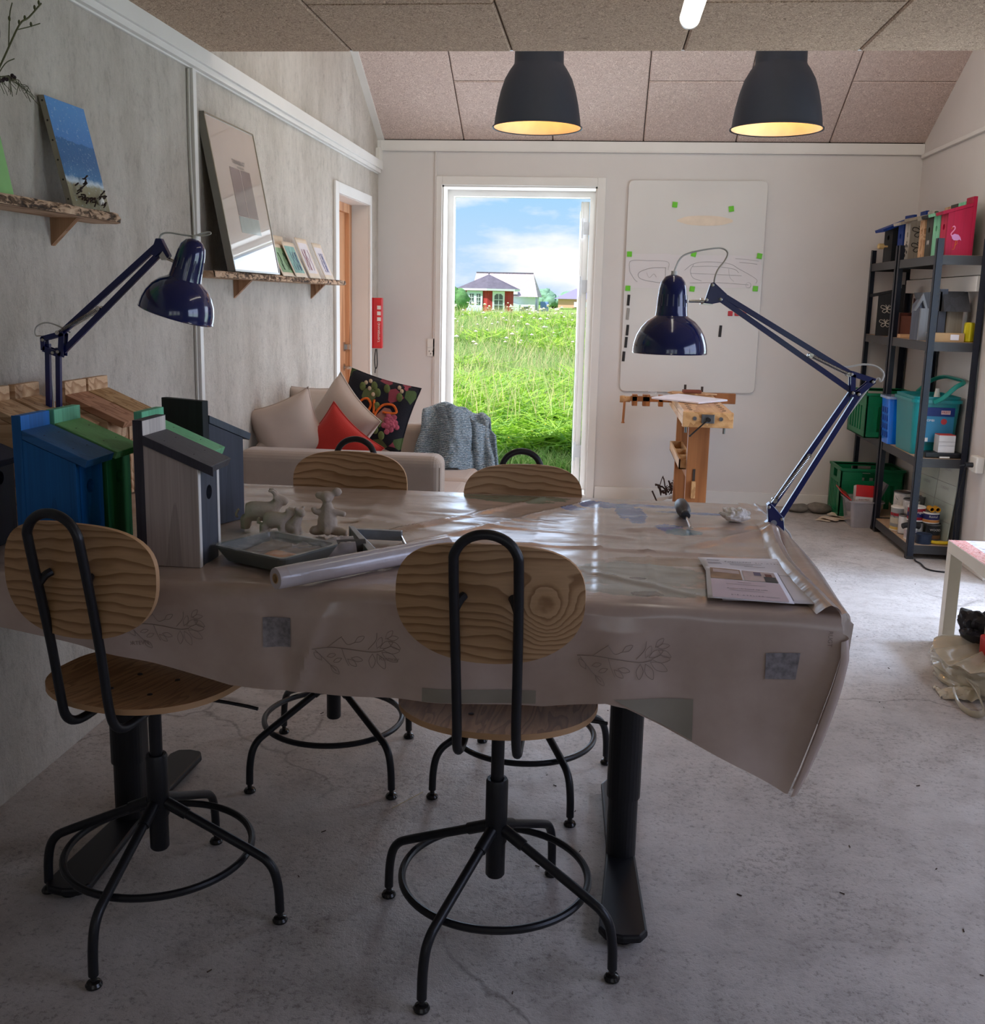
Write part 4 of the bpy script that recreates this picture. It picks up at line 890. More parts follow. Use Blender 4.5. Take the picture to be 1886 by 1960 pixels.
for c, (p, rz_, ba, dh, lb) in zip(CH, specs):
    c.location = (p[0], p[1], 0); c.rotation_euler = (0, 0, R(rz_))
    if lb: c['label'] = lb
    for ch in c.children:
        if ch.name.startswith('base'): ch.rotation_euler = (0, 0, ba-R(rz_))
        elif dh and ch.name.split('.')[0] in ('seat', 'backrest', 'back_frame', 'seat_post', 'lever'): ch.location = (0, 0, dh)
kb = [o for o in proto.children if o.name.startswith('backrest')][0]; kb.data = kb.data.copy(); kb.data.materials[0] = M_PLYK
# flatten the base empties: their pieces become direct parts of the chair
for c in CH:
    for b in [o for o in c.children if o.name.startswith('base')]:
        for k in list(b.children): k.parent = c; k.rotation_euler = b.rotation_euler
        bpy.data.objects.remove(b)

# ================================================================== DESK LAMPS
def bar(mb, a, b, w=.013, th=.006, y=0):
    a = Vector((a[0], y, a[1])); b = Vector((b[0], y, b[1])); d_ = (b-a).normalized(); n_ = Vector((-d_.z, 0, d_.x))*w/2
    vs = [];
    for p in (a, b):
        for s1, s2 in ((1, -1), (-1, -1), (-1, 1), (1, 1)): q = p+n_*s1; vs.append((q.x, y+th*s2, q.z))
    mb.add(vs, [(0, 1, 2, 3), (7, 6, 5, 4), (0, 4, 5, 1), (1, 5, 6, 2), (2, 6, 7, 3), (3, 7, 4, 0)])
def screw(mb, x, z, y, r_=.0042): mb.lathe([(r_, 0), (r_, .003), (r_*.5, .0045), (0, .0045)], (x, y, z), 12, (0, -1, 0))
def screws(parent, pts, y):
    for x, z in pts: t = MB(); screw(t, x, z, y); t.build('screw', M_SCREWL, parent, world=True)
SH = [(.0965, 0), (.0968, .010), (.0945, .026), (.0885, .046), (.0775, .066), (.0625, .083), (.046, .0935), (.0420, .097), (.0405, .108), (.0380, .140), (.0355, .165), (.031, .184), (.0215, .197), (.008, .2025), (.0, .203)]
def shade(parent, rim, axis, y):
    ax = Vector((axis[0], 0, axis[1])).normalized(); t = MB().use(M_NAVY)
    t.lathe(SH, (rim[0], y, rim[1]), 48, ax, cap0=False)
    t.use(mat('shade_inner_white', (226, 222, 214), .5)); t.lathe([(r_*.975-.0005, z*.985+.0006) for r_, z in SH if z < .19][::-1], (rim[0], y, rim[1]), 48, ax, cap0=True, cap1=False)
    t.use(M_NAVY).lathe([(.0965, -.001), (.098, .0008), (.0965, .003)], (rim[0], y, rim[1]), 48, ax, cap0=False, cap1=False)
    q = ax.to_track_quat('Z', 'Y').to_matrix()
    t.use(mat('vent_slot', (96, 100, 120), .5))
    for k in range(16):
        a = 2*pi*k/16; c0 = Vector((rim[0], y, rim[1]))
        P = [c0+q @ Vector((r_*cos(a+o), r_*sin(a+o), z)) for r_, z, o in ((.0408, .122, -.04), (.0408, .122, .04), (.0385, .152, .04), (.0385, .152, -.04))]
        t.quad(*[tuple(p) for p in P])
    s = t.build('lamp_shade', None, parent, world=True)
    top = Vector((rim[0], y, rim[1]))+ax*.200
    MB().use(M_WPLASTIC).cyl(top, top+ax*.012, .0085, 14, .0075).build('cord_grip', M_WPLASTIC, s, world=True); return top+ax*.012
def bulb(parent, rim, axis, y):
    ax = Vector((axis[0], 0, axis[1])).normalized(); c0 = Vector((rim[0], y, rim[1]))
    MB().lathe([(.0, .035), (.018, .040), (.029, .058), (.028, .075), (.016, .10), (.013, .12)], c0, 20, ax).build('bulb', mat('opal_bulb', (235, 232, 225), .3), parent, world=True)
def springs(parent, a, b, y, r_=.0038, turns=34):
    A = Vector((a[0], y, a[1])); B = Vector((b[0], y, b[1])); d_ = B-A; u = d_.normalized(); v = Vector((0, 1, 0)); n_ = u.cross(v)
    for oy in (-.011, .011):
        P = [A+Vector((0, oy, 0))+d_*(k/(turns*8))+(v*cos(k*pi/4)+n_*sin(k*pi/4))*r_ for k in range(turns*8+1)]
        t = MB().tube(P, .0013, 5); t.lathe([(.006, -.004), (.006, .004)], A+Vector((0, oy, 0)), 12, (0, 1, 0)).lathe([(.006, -.004), (.006, .004)], B+Vector((0, oy, 0)), 12, (0, 1, 0)); t.build('spring', M_CHROME, parent, world=True)
y0 = 2.75
d = thing('desk_lamp', 'navy architect lamp clamped to the right edge of the table, its head over the whiteboard', 'lamp', (.487, y0, TZ), 0, 'navy articulated desk lamps')
t = MB(); t.prism([(.462, .893), (.470, .900), (.506, .862), (.513, .815), (.458, .828), (.455, .838), (.467, .850)], 'Y', y0-.014, y0+.014); bb = t.build('base_bracket', M_NAVY2, d, bev=.002, world=True)
screws(bb, ((.466, .888), (.461, .835), (.502, .857)), y0-.014)
MB().lathe([(.0085, 0), (.0085, .001)], (.481, y0-.0145, .845), 20, (0, -1, 0), smooth=False).build('badge', mat('badge_silver', (140, 140, 146), .4, .3), bb, world=True)
t = MB().box((.475, y0-.02, .775), (.515, y0+.02, .812)).box((.43, y0-.02, .775), (.48, y0+.02, .785)).cyl((.45, y0, .73), (.45, y0, .80), .006); t.build('clamp', M_STEEL, d, bev=.002, world=True)
t = MB(); bar(t, (.472, .882), (.659, 1.204), .014, .006, y0); bar(t, (.500, .857), (.676, 1.197), .014, .006, y0); t.build('lower_arm', M_NAVY2, d, bev=.001, world=True)
t = MB(); o_ = [(.645, 1.258), (.714, 1.234), (.711, 1.226), (.671, 1.188), (.656, 1.188), (.650, 1.20), (.656, 1.207), (.652, 1.240)]
for oy in (-.012, .009): bar(t, (.650, 1.249), (.711, 1.231), .014, .0015, y0+oy); bar(t, (.709, 1.232), (.668, 1.194), .014, .0015, y0+oy); bar(t, (.655, 1.246), (.658, 1.197), .013, .0015, y0+oy); bar(t, (.652, 1.196), (.676, 1.196), .015, .0015, y0+oy)
e_ = t.build('elbow_bracket', M_NAVY2, d, world=True)
screws(e_, ((.706, 1.229), (.650, 1.247), (.658, 1.199), (.673, 1.196)), y0-.014)
t = MB(); bar(t, (.285, 1.456), (.648, 1.249), .014, .006, y0); bar(t, (.304, 1.432), (.657, 1.203), .014, .006, y0); t.build('upper_arm', M_NAVY2, d, bev=.001, world=True)
t = MB().prism([(.264, 1.420), (.268, 1.434), (.278, 1.470), (.286, 1.474), (.322, 1.443), (.312, 1.424), (.285, 1.418)], 'Y', y0-.010, y0+.010); h_ = t.build('head_bracket', M_NAVY2, d, bev=.002, world=True)
screws(h_, ((.283, 1.466), (.270, 1.428), (.306, 1.430)), y0-.010)
MB().cyl((.224, y0, 1.424), (.268, y0, 1.424), .0042).cyl((.255, y0, 1.424), (.262, y0, 1.424), .009).box((.256, y0-.006, 1.415), (.286, y0+.006, 1.420)).build('swivel_stem', M_CHROME, d, world=True)
springs(d, (.545, 1.292), (.644, 1.246), y0); springs(d, (.481, .905), (.560, 1.030), y0)
# visible long springs on the upper arm reach further out
top = shade(d, (.1825, 1.288), (.005, 1), y0); bulb(d, (.1825, 1.288), (.005, 1), y0)
MB().tube(smooth_path([tuple(top), (.196, y0, 1.530), (.216, y0, 1.545), (.262, y0-.004, 1.556), (.300, y0, 1.560), (.317, y0, 1.549), (.312, y0, 1.530), (.295, y0, 1.505), (.288, y0, 1.48), (.291, y0+.004, 1.455)], 6), .0028, 8, flat=.6).build('cord', M_GREYCORD, d, world=True)
MB().tube(smooth_path([(.60, y0+.012, 1.270), (.640, y0+.012, 1.264), (.680, y0+.01, 1.272), (.715, y0+.004, 1.268), (.734, y0, 1.250), (.728, y0, 1.230), (.708, y0+.004, 1.224), (.60, y0+.012, 1.04), (.512, y0+.012, .86), (.535, y0+.01, .80), (.545, y0, .70), (.54, y0, .4)], 6), .0026, 8).build('cord', M_GREYCORD, d, world=True)
y1 = 2.60
d = thing('desk_lamp', 'navy architect lamp standing at the left behind the birdhouses, its head before the plaster wall', 'lamp', (-1.46, y1, TZ), 0, 'navy articulated desk lamps')
t = MB().prism([(-1.49, .84), (-1.43, .84), (-1.435, .92), (-1.485, .93)], 'Y', y1-.014, y1+.014); t.build('base_bracket', M_NAVY2, d, world=True)
bx('clamp', (-1.49, y1-.02, .80), (-1.44, y1+.02, .842), M_STEEL, d, world=True)
t = MB(); bar(t, (-1.475, .90), (-1.460, 1.275), .013, .006, y1); bar(t, (-1.448, .90), (-1.431, 1.265), .013, .006, y1); t.build('lower_arm', M_NAVY2, d, bev=.001, world=True)
t = MB()
for oy in (-.012, .009): bar(t, (-1.468, 1.292), (-1.468, 1.258), .011, .0015, y1+oy); bar(t, (-1.470, 1.288), (-1.410, 1.304), .013, .0015, y1+oy); bar(t, (-1.468, 1.262), (-1.420, 1.246), .015, .0015, y1+oy); bar(t, (-1.414, 1.304), (-1.420, 1.244), .015, .0015, y1+oy)
e_ = t.build('elbow_bracket', M_NAVY2, d, world=True)
screws(e_, ((-1.466, 1.285), (-1.44, 1.252), (-1.426, 1.255)), y1-.014)
t = MB(); bar(t, (-1.425, 1.300), (-1.146, 1.535), .015, .006, y1); bar(t, (-1.417, 1.256), (-1.135, 1.520), .015, .006, y1); t.build('upper_arm', M_NAVY2, d, bev=.001, world=True)
t = MB().prism([(-1.163, 1.512), (-1.148, 1.552), (-1.134, 1.552), (-1.112, 1.508), (-1.118, 1.503), (-1.135, 1.516), (-1.15, 1.505)], 'Y', y1-.010, y1+.010); t.build('head_bracket', M_NAVY2, d, bev=.002, world=True)
MB().prism([(-1.138, 1.508), (-1.128, 1.520), (-1.115, 1.500), (-1.132, 1.497)], 'Y', y1-.013, y1+.013).cyl((-1.122, y1, 1.502), (-1.092, y1, 1.490), .0042).build('swivel_stem', M_CHROME, d, world=True)
springs(d, (-1.425, 1.305), (-1.310, 1.371), y1)
top = shade(d, (-1.104, 1.358), (.300, 1), y1); bulb(d, (-1.104, 1.358), (.300, 1), y1)
MB().tube(smooth_path([(-1.143, y1, 1.545), (-1.135, y1, 1.562), (-1.115, y1, 1.567), (-1.078, y1, 1.562), (-1.050, y1, 1.560), (-1.028, y1, 1.566), (-1.008, y1, 1.570), (-1.004, y1, 1.566), (-1.02, y1, 1.561), tuple(top)], 5), .0028, 8, flat=.6).build('cord', M_GREYCORD, d, world=True)
MB().tube(smooth_path([(-1.40, y1+.01, 1.305), (-1.434, y1+.01, 1.322), (-1.462, y1, 1.330), (-1.489, y1, 1.318), (-1.492, y1, 1.296), (-1.47, y1+.01, 1.275), (-1.46, y1+.012, 1.1), (-1.47, y1+.012, .9)], 6), .0022, 8).build('cord', M_GREYCORD, d, world=True)

# ================================================================== BIRDHOUSES
def birdhouse(label, loc, rz, body, front=None, roof=None, plate=None, edge=None, plate_edge=None, w=.118, dp=.118, H=.312, hb=.262, hf=.214, z0=0, rl=.152, hole=.016, hole_z=.155, group=None, trim=False, roofrot=0, plate_cap=None):
    front = front or body; roof = roof or body; plate = plate or body
    o = thing('birdhouse', label, 'birdhouse', loc, rz, group); th = .014; pt = .02
    # local frame: +x front, back board at x -pt..0
    t = MB().use(plate); t.box((-pt, -w/2, 0), (0, w/2, H))
    if plate_edge: t.use(plate_edge); e = .0006; t.box((-pt-e, -w/2-e, -.0), (e*.5, -w/2+.0005, H+e))
    b0 = t.build('back_board', None, o, bev=.0015)
    k = (hb-hf)/dp; t = MB().use(body)
    for s in (-1, 1):
        ya, yb = (s*w/2, s*(w/2-th)) if s < 0 else (w/2-th, w/2); t.prism([(0, 0), (dp, 0), (dp, hf-.001), (0, hb-.001)], 'Y', ya, yb)
    t.box((0, -w/2+th, .0), (dp-th, w/2-th, th))
    t.build('side_panels', None, o, bev=.0008)
    # front panel with a real hole
    fw_ = w-2*th if trim else w-2*th; seg = 24; t = MB().use(front); y2 = w/2-th if not trim else w/2-.010
    outer = []; hz = hole_z
    for q in range(seg):
        a = 2*pi*q/seg; ca, sa = cos(a), sin(a); m_ = min(y2/abs(ca) if abs(ca) > 1e-6 else 9, ((hf-hz) if sa > 0 else hz)/abs(sa) if abs(sa) > 1e-6 else 9); outer.append((m_*ca, hz+m_*sa))
    inner = [(hole*cos(2*pi*q/seg), hz+hole*sin(2*pi*q/seg)) for q in range(seg)]
    def snap(p):   # put true corners back
        return p
    for xx, rev in ((dp+.0005, False), (dp-th, True)):
        vs = [(xx, y, z) for y, z in outer]+[(xx, y, z) for y, z in inner]
        fs = [(q, (q+1) % seg, seg+(q+1) % seg, seg+q) for q in range(seg)]; t.add(vs, [tuple(reversed(f)) for f in fs] if rev else fs)
        for (cy, cz) in ((y2, hf), (-y2, hf), (-y2, 0), (y2, 0)):
            # corner filler triangles
            cand = sorted(range(seg), key=lambda q: (outer[q][0]-cy)**2+(outer[q][1]-cz)**2)[:2]; a_, b_ = sorted(cand); 
            if b_-a_ > 1: a_, b_ = b_, a_
            t.add([(xx, *outer[a_]), (xx, cy, cz), (xx, *outer[b_])], [(2, 1, 0)] if rev else [(0, 1, 2)])
    t.add([(dp+.0005, y, z) for y, z in inner]+[(dp-th, y, z) for y, z in inner], [(q, (q+1) % seg, seg+(q+1) % seg, seg+q) for q in range(seg)])
    t.build('front_panel', None, o)
    if trim:
        t = MB().box((dp-.001, -w/2-.0006, 0), (dp+.001, -w/2+.0125, hf)).box((dp-.001, w/2-.0125, 0), (dp+.001, w/2+.0006, hf)); t.build('front_edges', M_WHITE, o)
    a = math.atan(k); cr_, sr = cos(a), sin(a); tk = .018; zr = hb
    t = MB().use(roof); e1 = w/2+.002
    P = lambda d_, n_: (d_*cr_+n_*sr, zr-d_*sr+n_*cr_)
    poly = [(0.001, zr), P(rl, 0), P(rl+.0, tk), (0.001, zr+tk/cr_)]
    t.prism(poly, 'Y', -e1, e1)
    if edge: pass
    rf = t.build('roof', None, o, bev=.0015)
    for dx, y in ((.03, -.03), (.03, .03), (.10, -.03), (.10, .03)):
        p = P(dx, tk+.0002); MB().lathe([(.0024, 0), (.0018, .0006), (0, .0006)], (p[0], y, p[1]), 8).build('roof_screw', M_SCREW, rf)
    return o
PB = lambda n, c: stained_wood(n, c, 'Z')
b_blue = PB('paint_blue', (22, 92, 152)); b_blue_r = stained_wood('paint_blue_roof', (44, 96, 148)); b_blue_p = stained_wood('paint_blue_back', (36, 120, 205), 'Z')
b_gr = PB('paint_green', (38, 112, 66)); b_gr_r = stained_wood('paint_green_roof', (112, 172, 108)); b_gr_p = PB('paint_mint', (112, 196, 156))
b_an = PB('paint_anthracite', (62, 60, 68)); b_an_r = stained_wood('paint_grey_roof', (84, 84, 88)); b_wh = PB('paint_offwhite', (176, 164, 158)); b_whp = PB('paint_white', (214, 206, 200))
b_sl = PB('paint_slate', (72, 76, 88)); b_bk = PB('paint_charcoal', (40, 46, 48)); b_nv = PB('paint_navy', (8, 14, 44)); b_nvr = PB('paint_navy_roof', (20, 32, 66)); b_pi = M_PINE
BZ = TZ+.008; GB = 'handmade birdhouses on the work table'
o1 = birdhouse('blue birdhouse standing on the table behind the left front chair', (-1.226, 2.115, BZ), 0, b_blue, PB('paint_blue_front', (16, 100, 176)), b_blue_r, b_blue_p, group=GB)
MB().quad((-.0206, -.0595, 0), (.0, -.0595, 0), (.0, -.0595, .3125), (-.0206, -.0595, .3125)).build('back_board_side', b_blue, o1)
birdhouse('green birdhouse with a pale mint back board, right behind the blue one', (-1.222, 2.245, BZ), 0, b_gr, PB('paint_green_front', (44, 120, 64)), b_gr_r, b_gr_p, group=GB)
o3 = birdhouse('off-white birdhouse with dark grey roof, back board edge and grey front', (-.950, 2.103, BZ), 0, b_wh, b_sl, b_an_r, b_whp, plate_edge=b_an, H=.312, trim=True, group=GB)
MB().box((-.0208, -.0598, 0), (.0004, -.0586, .3125)).box((-.0208, -.0598, .3118), (.0, .0598, .3132)).build('back_board_edge', b_an, o3)
MB().prism([(.001, .2622), (.153, .2002), (.1525, .2198), (.001, .2822)], 'Y', -.0622, -.0608).build('roof_edge', b_an, o3)
birdhouse('mint green birdhouse half hidden behind the off-white one', (-1.022, 2.26, BZ), 0, b_gr_p, b_gr_p, stained_wood('paint_mint_roof', (124, 196, 146)), b_gr_p, group=GB)
birdhouse('slate grey birdhouse with black back board, turned away, rightmost on the table', (-1.022, 2.46, BZ), R(66), b_sl, b_sl, PB('paint_slate_roof', (84, 92, 102)), b_bk, H=.318, w=.142, group=GB)
birdhouse('navy birdhouse at the left edge of the picture', (-1.465, 2.16, BZ), 0, b_nv, b_nv, b_nvr, b_nv, H=.285, hb=.24, hf=.195, group=GB)
for i, (x, y, lb, pm) in enumerate([(-1.53, 2.465, 'unpainted birdhouse nearest the left picture edge', 0), (-1.525, 2.60, 'unpainted birdhouse just left of the lamp arm', 1), (-1.46, 2.735, 'unpainted birdhouse with reddish roof right of the lamp arm, a round hole showing', 2), (-1.46, 2.865, 'unpainted birdhouse farthest along the plaster wall', 3)]):
    rf = wood('pine_roof_%d' % i, [(200, 164, 126), (206, 168, 130), (186, 136, 104), (190, 152, 106)][i], [(170, 132, 96), (178, 140, 102), (158, 108, 78), (160, 120, 76)][i], 'X', 12, 2, .65, .1)
    birdhouse(lb, (x, y, BZ), 0, b_pi, b_pi, rf, b_pi, H=.33, hb=.275, hf=.225, rl=.175, group=GB)

# ================================================================== ON THE TABLE
CT = TZ+.010
def figure(name, label, parts, cat, loc, rz, group=None, voxel=.004, extra=None):
    """clay figure: overlapping lumps fused into one continuous skin with a remesh"""
    o = MB()
    for kind, *a in parts:
        if kind == 'b': o.ball(a[0], a[1], 16, 10)
        elif kind == 't': o.tube(smooth_path(a[0], 5), a[1] if isinstance(a[1], (int, float)) else [interp(list(enumerate(a[1])), k*(len(a[1])-1)/((len(a[0])-1)*5)) for k in range((len(a[0])-1)*5+1)], 10)
    ob = o.build(name, M_CLAY); ob.location = loc; ob.rotation_euler = (0, 0, rz)
    r_ = ob.modifiers.new('r', 'REMESH'); r_.mode = 'VOXEL'; r_.voxel_size = voxel; r_.use_smooth_shade = True
    s_ = ob.modifiers.new('s', 'SMOOTH'); s_.iterations = 4; s_.factor = .5
    return tag(ob, label, cat, group)
def goat(s, horns=True, neck=1.0):
    q = lambda x, y, z: (x*s, y*s, z*s)
    P = [('t', [q(-.045, 0, .058), q(-.015, 0, .060), q(.02, 0, .060), q(.045, 0, .066)], [.030*s, .036*s, .034*s, .028*s]),
         ('t', [q(.04, 0, .066), q(.058, 0, .085), q(.064, 0, .100)], [.026*s, .020*s, .017*s]), ('t', [q(.056, 0, .104), q(.078, 0, .098), q(.094, 0, .086)], [.018*s, .016*s, .012*s])]
    for x in (-.045, .035):
        for y in (-.016, .016): P.append(('t', [q(x, y, .045), q(x, y, .02), q(x, y, .002)], [.018*s, .017*s, .018*s]))
    P.append(('t', [q(-.066, 0, .07), q(-.078, 0, .05), q(-.072, 0, .036)], .006*s))
    for y in (-.013, .013): P.append(('b', q(.052, y*1.3, .108), .0065*s))
    if horns:
        for y in (-.008, .008): P.append(('t', [q(.060, y, .110), q(.052, y*1.3, .124), q(.042, y*1.5, .131), q(.030, y*1.6, .130)], [.009*s, .008*s, .007*s, .005*s]))
    return P
GC = 'grey clay figures on the oilcloth'
figure('clay_goat', 'largest grey clay goat, horned, standing behind the smaller one', goat(.74), 'figurine', (-.830, 2.425, CT), R(12), GC)
figure('clay_goat', 'middle-sized grey clay goat looking right', goat(.60, False), 'figurine', (-.772, 2.372, CT), R(-4), GC)
figure('clay_goat', 'smallest grey clay kid goat, upright with little ears', [('b', (-.006, 0, .022), (.024, .018, .020)), ('t', [(.004, 0, .03), (.014, 0, .048), (.018, 0, .056)], [.016, .011, .010]), ('b', (.020, -.003, .060), (.013, .011, .010)), ('b', (.028, -.008, .056), .007), ('b', (.012, -.01, .068), .005), ('b', (.022, .01, .069), .005), ('t', [(-.02, -.008, .02), (-.02, -.008, .0)], .010), ('t', [(.008, -.008, .02), (.01, -.008, .0)], .009), ('t', [(.008, .008, .02), (.01, .008, .0)], .009), ('t', [(-.02, .008, .02), (-.02, .008, .0)], .010)], 'figurine', (-.726, 2.370, CT), R(-10), GC, .0025)
figure('clay_bear', 'grey clay bear sitting upright with one arm stretched out', [('t', [(0, 0, .012), (0, 0, .035), (0, 0, .062), (0, 0, .078)], [.024, .025, .017, .012]), ('b', (-.001, 0, .094), (.0175, .016, .015)), ('b', (-.020, 0, .098), (.0105, .007, .010)), ('b', (.024, 0, .107), (.0125, .007, .0115)), ('b', (.0, -.012, .090), (.008, .008, .007)),
       ('t', [(-.012, -.004, .058), (-.028, -.006, .058), (-.036, -.004, .068)], [.009, .008, .006]), ('t', [(.012, -.004, .058), (.032, -.004, .055), (.046, -.006, .052)], [.009, .008, .007]),
       ('t', [(-.008, 0, .012), (-.03, -.006, .010), (-.038, -.01, .016)], [.013, .012, .010]), ('t', [(.008, 0, .012), (.034, -.012, .010), (.052, -.016, .008)], [.013, .011, .009]), ('t', [(0, 0, .02), (.004, -.022, .012), (.006, -.028, .014)], [.014, .010, .010])], 'figurine', (-.648, 2.395, CT), R(4), GC, .003)
# paint tray in film
d = thing('paint_tray', 'grey plastic paint tray with orange paint, wrapped in clear film, on the near table edge', 'tray', (-.692, 2.135, CT), R(-27))
M_TRAY = mat('tray_grey', (104, 108, 104), .4, coat=.3, var=.08, vs=20); t = MB(); w2, l2 = .105, .105
o_, i_, f_ = rrect(.212, .182, .018, 4), rrect(.194, .164, .014, 4), rrect(.178, .148, .012, 4); n = len(o_)
vs = [(x, y, .036) for x, y in o_]+[(x, y, .036) for x, y in i_]+[(x*1.0, y, .008) for x, y in f_]+[(x*.97, y*.97, .0) for x, y in f_]+[(x, y, .032) for x, y in o_]
ring = lambda a, b: [(a*n+k, a*n+(k+1) % n, b*n+(k+1) % n, b*n+k) for k in range(n)]
t.add(vs, ring(0, 1)+ring(1, 2)+ring(3, 4)+ring(4, 0)+[tuple(2*n+k for k in range(n)), tuple(3*n+k for k in range(n-1, -1, -1))]); t.build('tray_shell', M_TRAY, d)
M_PNT = mat('dried_paint_orange', (206, 136, 70), .35, var=.35, vs=24); M_PNT2 = mat('dried_paint_mixed', (130, 112, 100), .4, var=.5, vs=14)
MB().grid(lambda u, v: (-.08+.16*u, -.066+.132*v, .010+.012*v+.002*nz3(u*7, v*7)), 14, 14).build('paint_residue', M_PNT2, d)
MB().grid(lambda u, v: (-.015+.095*u, -.066+.075*v, .0125+.0065*v+.002*nz3(u*9, v*9, 4)), 10, 10).build('orange_paint', M_PNT, d)
MB().grid(lambda u, v: (-.112+.224*u, -.098+.196*v, .038+.004*nz3(u*6, v*6, 2)+.010*max(0, nz3(u*3, v*3, 8))), 26, 26).build('clear_wrap', M_FILM, d)
# crumpled film bag with roller
d = thing('film_bag', 'crumpled clear plastic bag lying between the paint tray and the grey frame', 'plastic bag', (-.600, 2.215, CT), R(22))
MB().grid(lambda u, v: (-.08+.14*u, (-.035-.018*u+.006*nz3(u*4, v*5))*cos(v*pi)*1.0, .002+.032*sin(v*pi)*(.65+.35*u)+.010*nz3(u*8, v*6, 1)*sin(v*pi)), 26, 18).build('crumpled_film', mat('milky_film', (196, 190, 196), .16, coat=1.0, alpha=.62, var=.1, bump=.9, bs=30), d)
MB().cyl((.02, -.01, .016), (.085, -.012, .016), .016, 18).build('roller_sleeve', mat('roller_grey', (84, 80, 78), .8), d)
d = thing('stretcher_frame', 'small grey metal frame lying open on the oilcloth behind the film roll', 'frame', (-.49, 2.25, CT))
M_GM = mat('grey_lacquered_metal', (136, 140, 144), .35, .3, var=.15, vs=30)
t = MB().box((-.584, 2.352, .842), (-.455, 2.367, .866)).build('top_bar', M_GM, d, bev=.0015, world=True)
t = MB().add([(-.588, 2.368, CT), (-.568, 2.368, CT), (-.470, 2.165, CT), (-.490, 2.158, CT), (-.588, 2.368, CT+.030), (-.576, 2.368, CT+.030), (-.470, 2.165, CT+.022), (-.490, 2.158, CT+.022)], [(3, 2, 1, 0), (4, 5, 6, 7), (0, 1, 5, 4), (1, 2, 6, 5), (2, 3, 7, 6), (3, 0, 4, 7)]).build('side_bar', M_GM, d, bev=.0012, world=True)
MB().tube([(-.458, 2.360, CT+.012), (-.418, 2.245, CT+.006), (-.405, 2.20, CT+.004)], .0035, 8).build('thin_rod', M_CHROME, d, world=True)
MB().box((-.478, 2.150, CT), (-.36, 2.175, CT+.008)).build('base_bar', mat('perforated_black', (44, 44, 46), .5), d, world=True)
# roll of clear film
d = thing('film_roll', 'long roll of clear protective film lying across the near table edge', 'film roll', (-.622, 1.905, CT+.0235), 0)
A = Vector((0, 0, 0)); B = Vector((.62, .70, 0)); ax = (B-A).normalized()
M_ROLL = mat('film_roll_plastic', (190, 180, 180), .22, coat=.8, var=.06, vs=14, bump=.5, bs=24)
MB().lathe([(.010, .0), (.0215, 0), (.0225, .004), (.0225, .20), (.0220, .44), (.0215, .445), (.010, .445)], A, 30, ax, cap0=False, cap1=False).build('film_windings', M_ROLL, d)
MB().lathe([(.0085, -.001), (.0105, -.001), (.0105, .446), (.0085, .446), (.0085, -.001)], A, 20, ax, cap0=False, cap1=False).build('cardboard_core', M_CARD, d)
MB().grid(lambda u, v: tuple(A+ax*(.02+.40*u)+Vector((-.749, .663, 0))*(-.0235*sin((v-.35)*1.9)-.0005)+Vector((0, 0, .0235*cos((v-.35)*1.9)+.0012*nz3(u*14, v*8)))), 50, 8).build('loose_wrap', M_FILM, d)
# papers
PH = mat('print_pink', (206, 186, 192), .6, var=.04); P1 = mat('print_photo_brown', (150, 118, 90), .5, var=.4, vs=18); P2 = mat('print_photo_pale', (190, 170, 166), .5, var=.2, vs=20); P3 = mat('print_photo_dark', (40, 48, 54), .5)
d = thing('delivery_note', 'white delivery note under the flyer beside the rolled cloth edge', 'paper', (.36, 2.15, CT), 0)
def sheet(c4, nx=14, ny=14, z=CT+.003, amp=.0012, sd=0):
    (x0, y0_), (x1, y1_), (x2, y2_), (x3, y3_) = c4
    return lambda u, v: ((x0*(1-u)+x1*u)*(1-v)+(x3*(1-u)+x2*u)*v, (y0_*(1-u)+y1_*u)*(1-v)+(y3_*(1-u)+y2_*u)*v, z+amp*nz3(u*2, v*2, sd))
pl = [(.262, 1.985), (.462, 1.992), (.446, 2.345), (.244, 2.328)]
MB().grid(sheet(pl), 12, 12).build('sheet', M_PAPER, d, world=True, solid=.0004)
pz = CT+.0046
for s_, x, y, sz in (('Følgeseddel', .330, 2.292, .0125), ('B I R . A T E L I E R', .404, 2.288, .009)): text('printed_text', s_, sz, M_INK, frameM((x, y, pz), (1, -.02, 0), (0, 1, 0)), d, world=True)
for k, (x, y, l) in enumerate([(.262, 2.305, .03), (.262, 2.297, .026), (.262, 2.280, .028), (.262, 2.272, .03), (.31, 2.275, .07), (.31, 2.265, .05), (.34, 2.255, .045), (.405, 2.19, .045)]): bx('printed_line', (x, y, pz-.0002), (x+l, y+.0022, pz), M_PENCIL, d, world=True)
MB().quad((.401, 2.00, pz-.0003), (.403, 2.00, pz-.0003), (.406, 2.21, pz-.0003), (.404, 2.21, pz-.0003)).build('fold_line', M_PENCIL, d, world=True)
d = thing('flyer', 'flyer with two photographs and a pink text field, lying on the delivery note', 'paper', (.32, 2.1, CT+.004), 0)
c4 = [(.232, 1.985), (.398, 1.972), (.402, 2.205), (.252, 2.232)]
MB().grid(sheet(c4, z=CT+.0065, sd=3), 10, 10).build('sheet', M_PAPER, d, world=True, solid=.0005)
def sub(u0, v0, u1, v1, m, nm, dz=.0008): MB().grid(lambda u, v: tuple(Vector(sheet(c4, z=CT+.0065+dz, sd=3)(u0+(u1-u0)*u, v0+(v1-v0)*v))), 8, 8).build(nm, m, d, world=True)
sub(.06, .03, .95, .60, PH, 'pink_field'); sub(.06, .62, .48, .97, P1, 'left_photo'); sub(.51, .62, .95, .97, P2, 'right_photo')
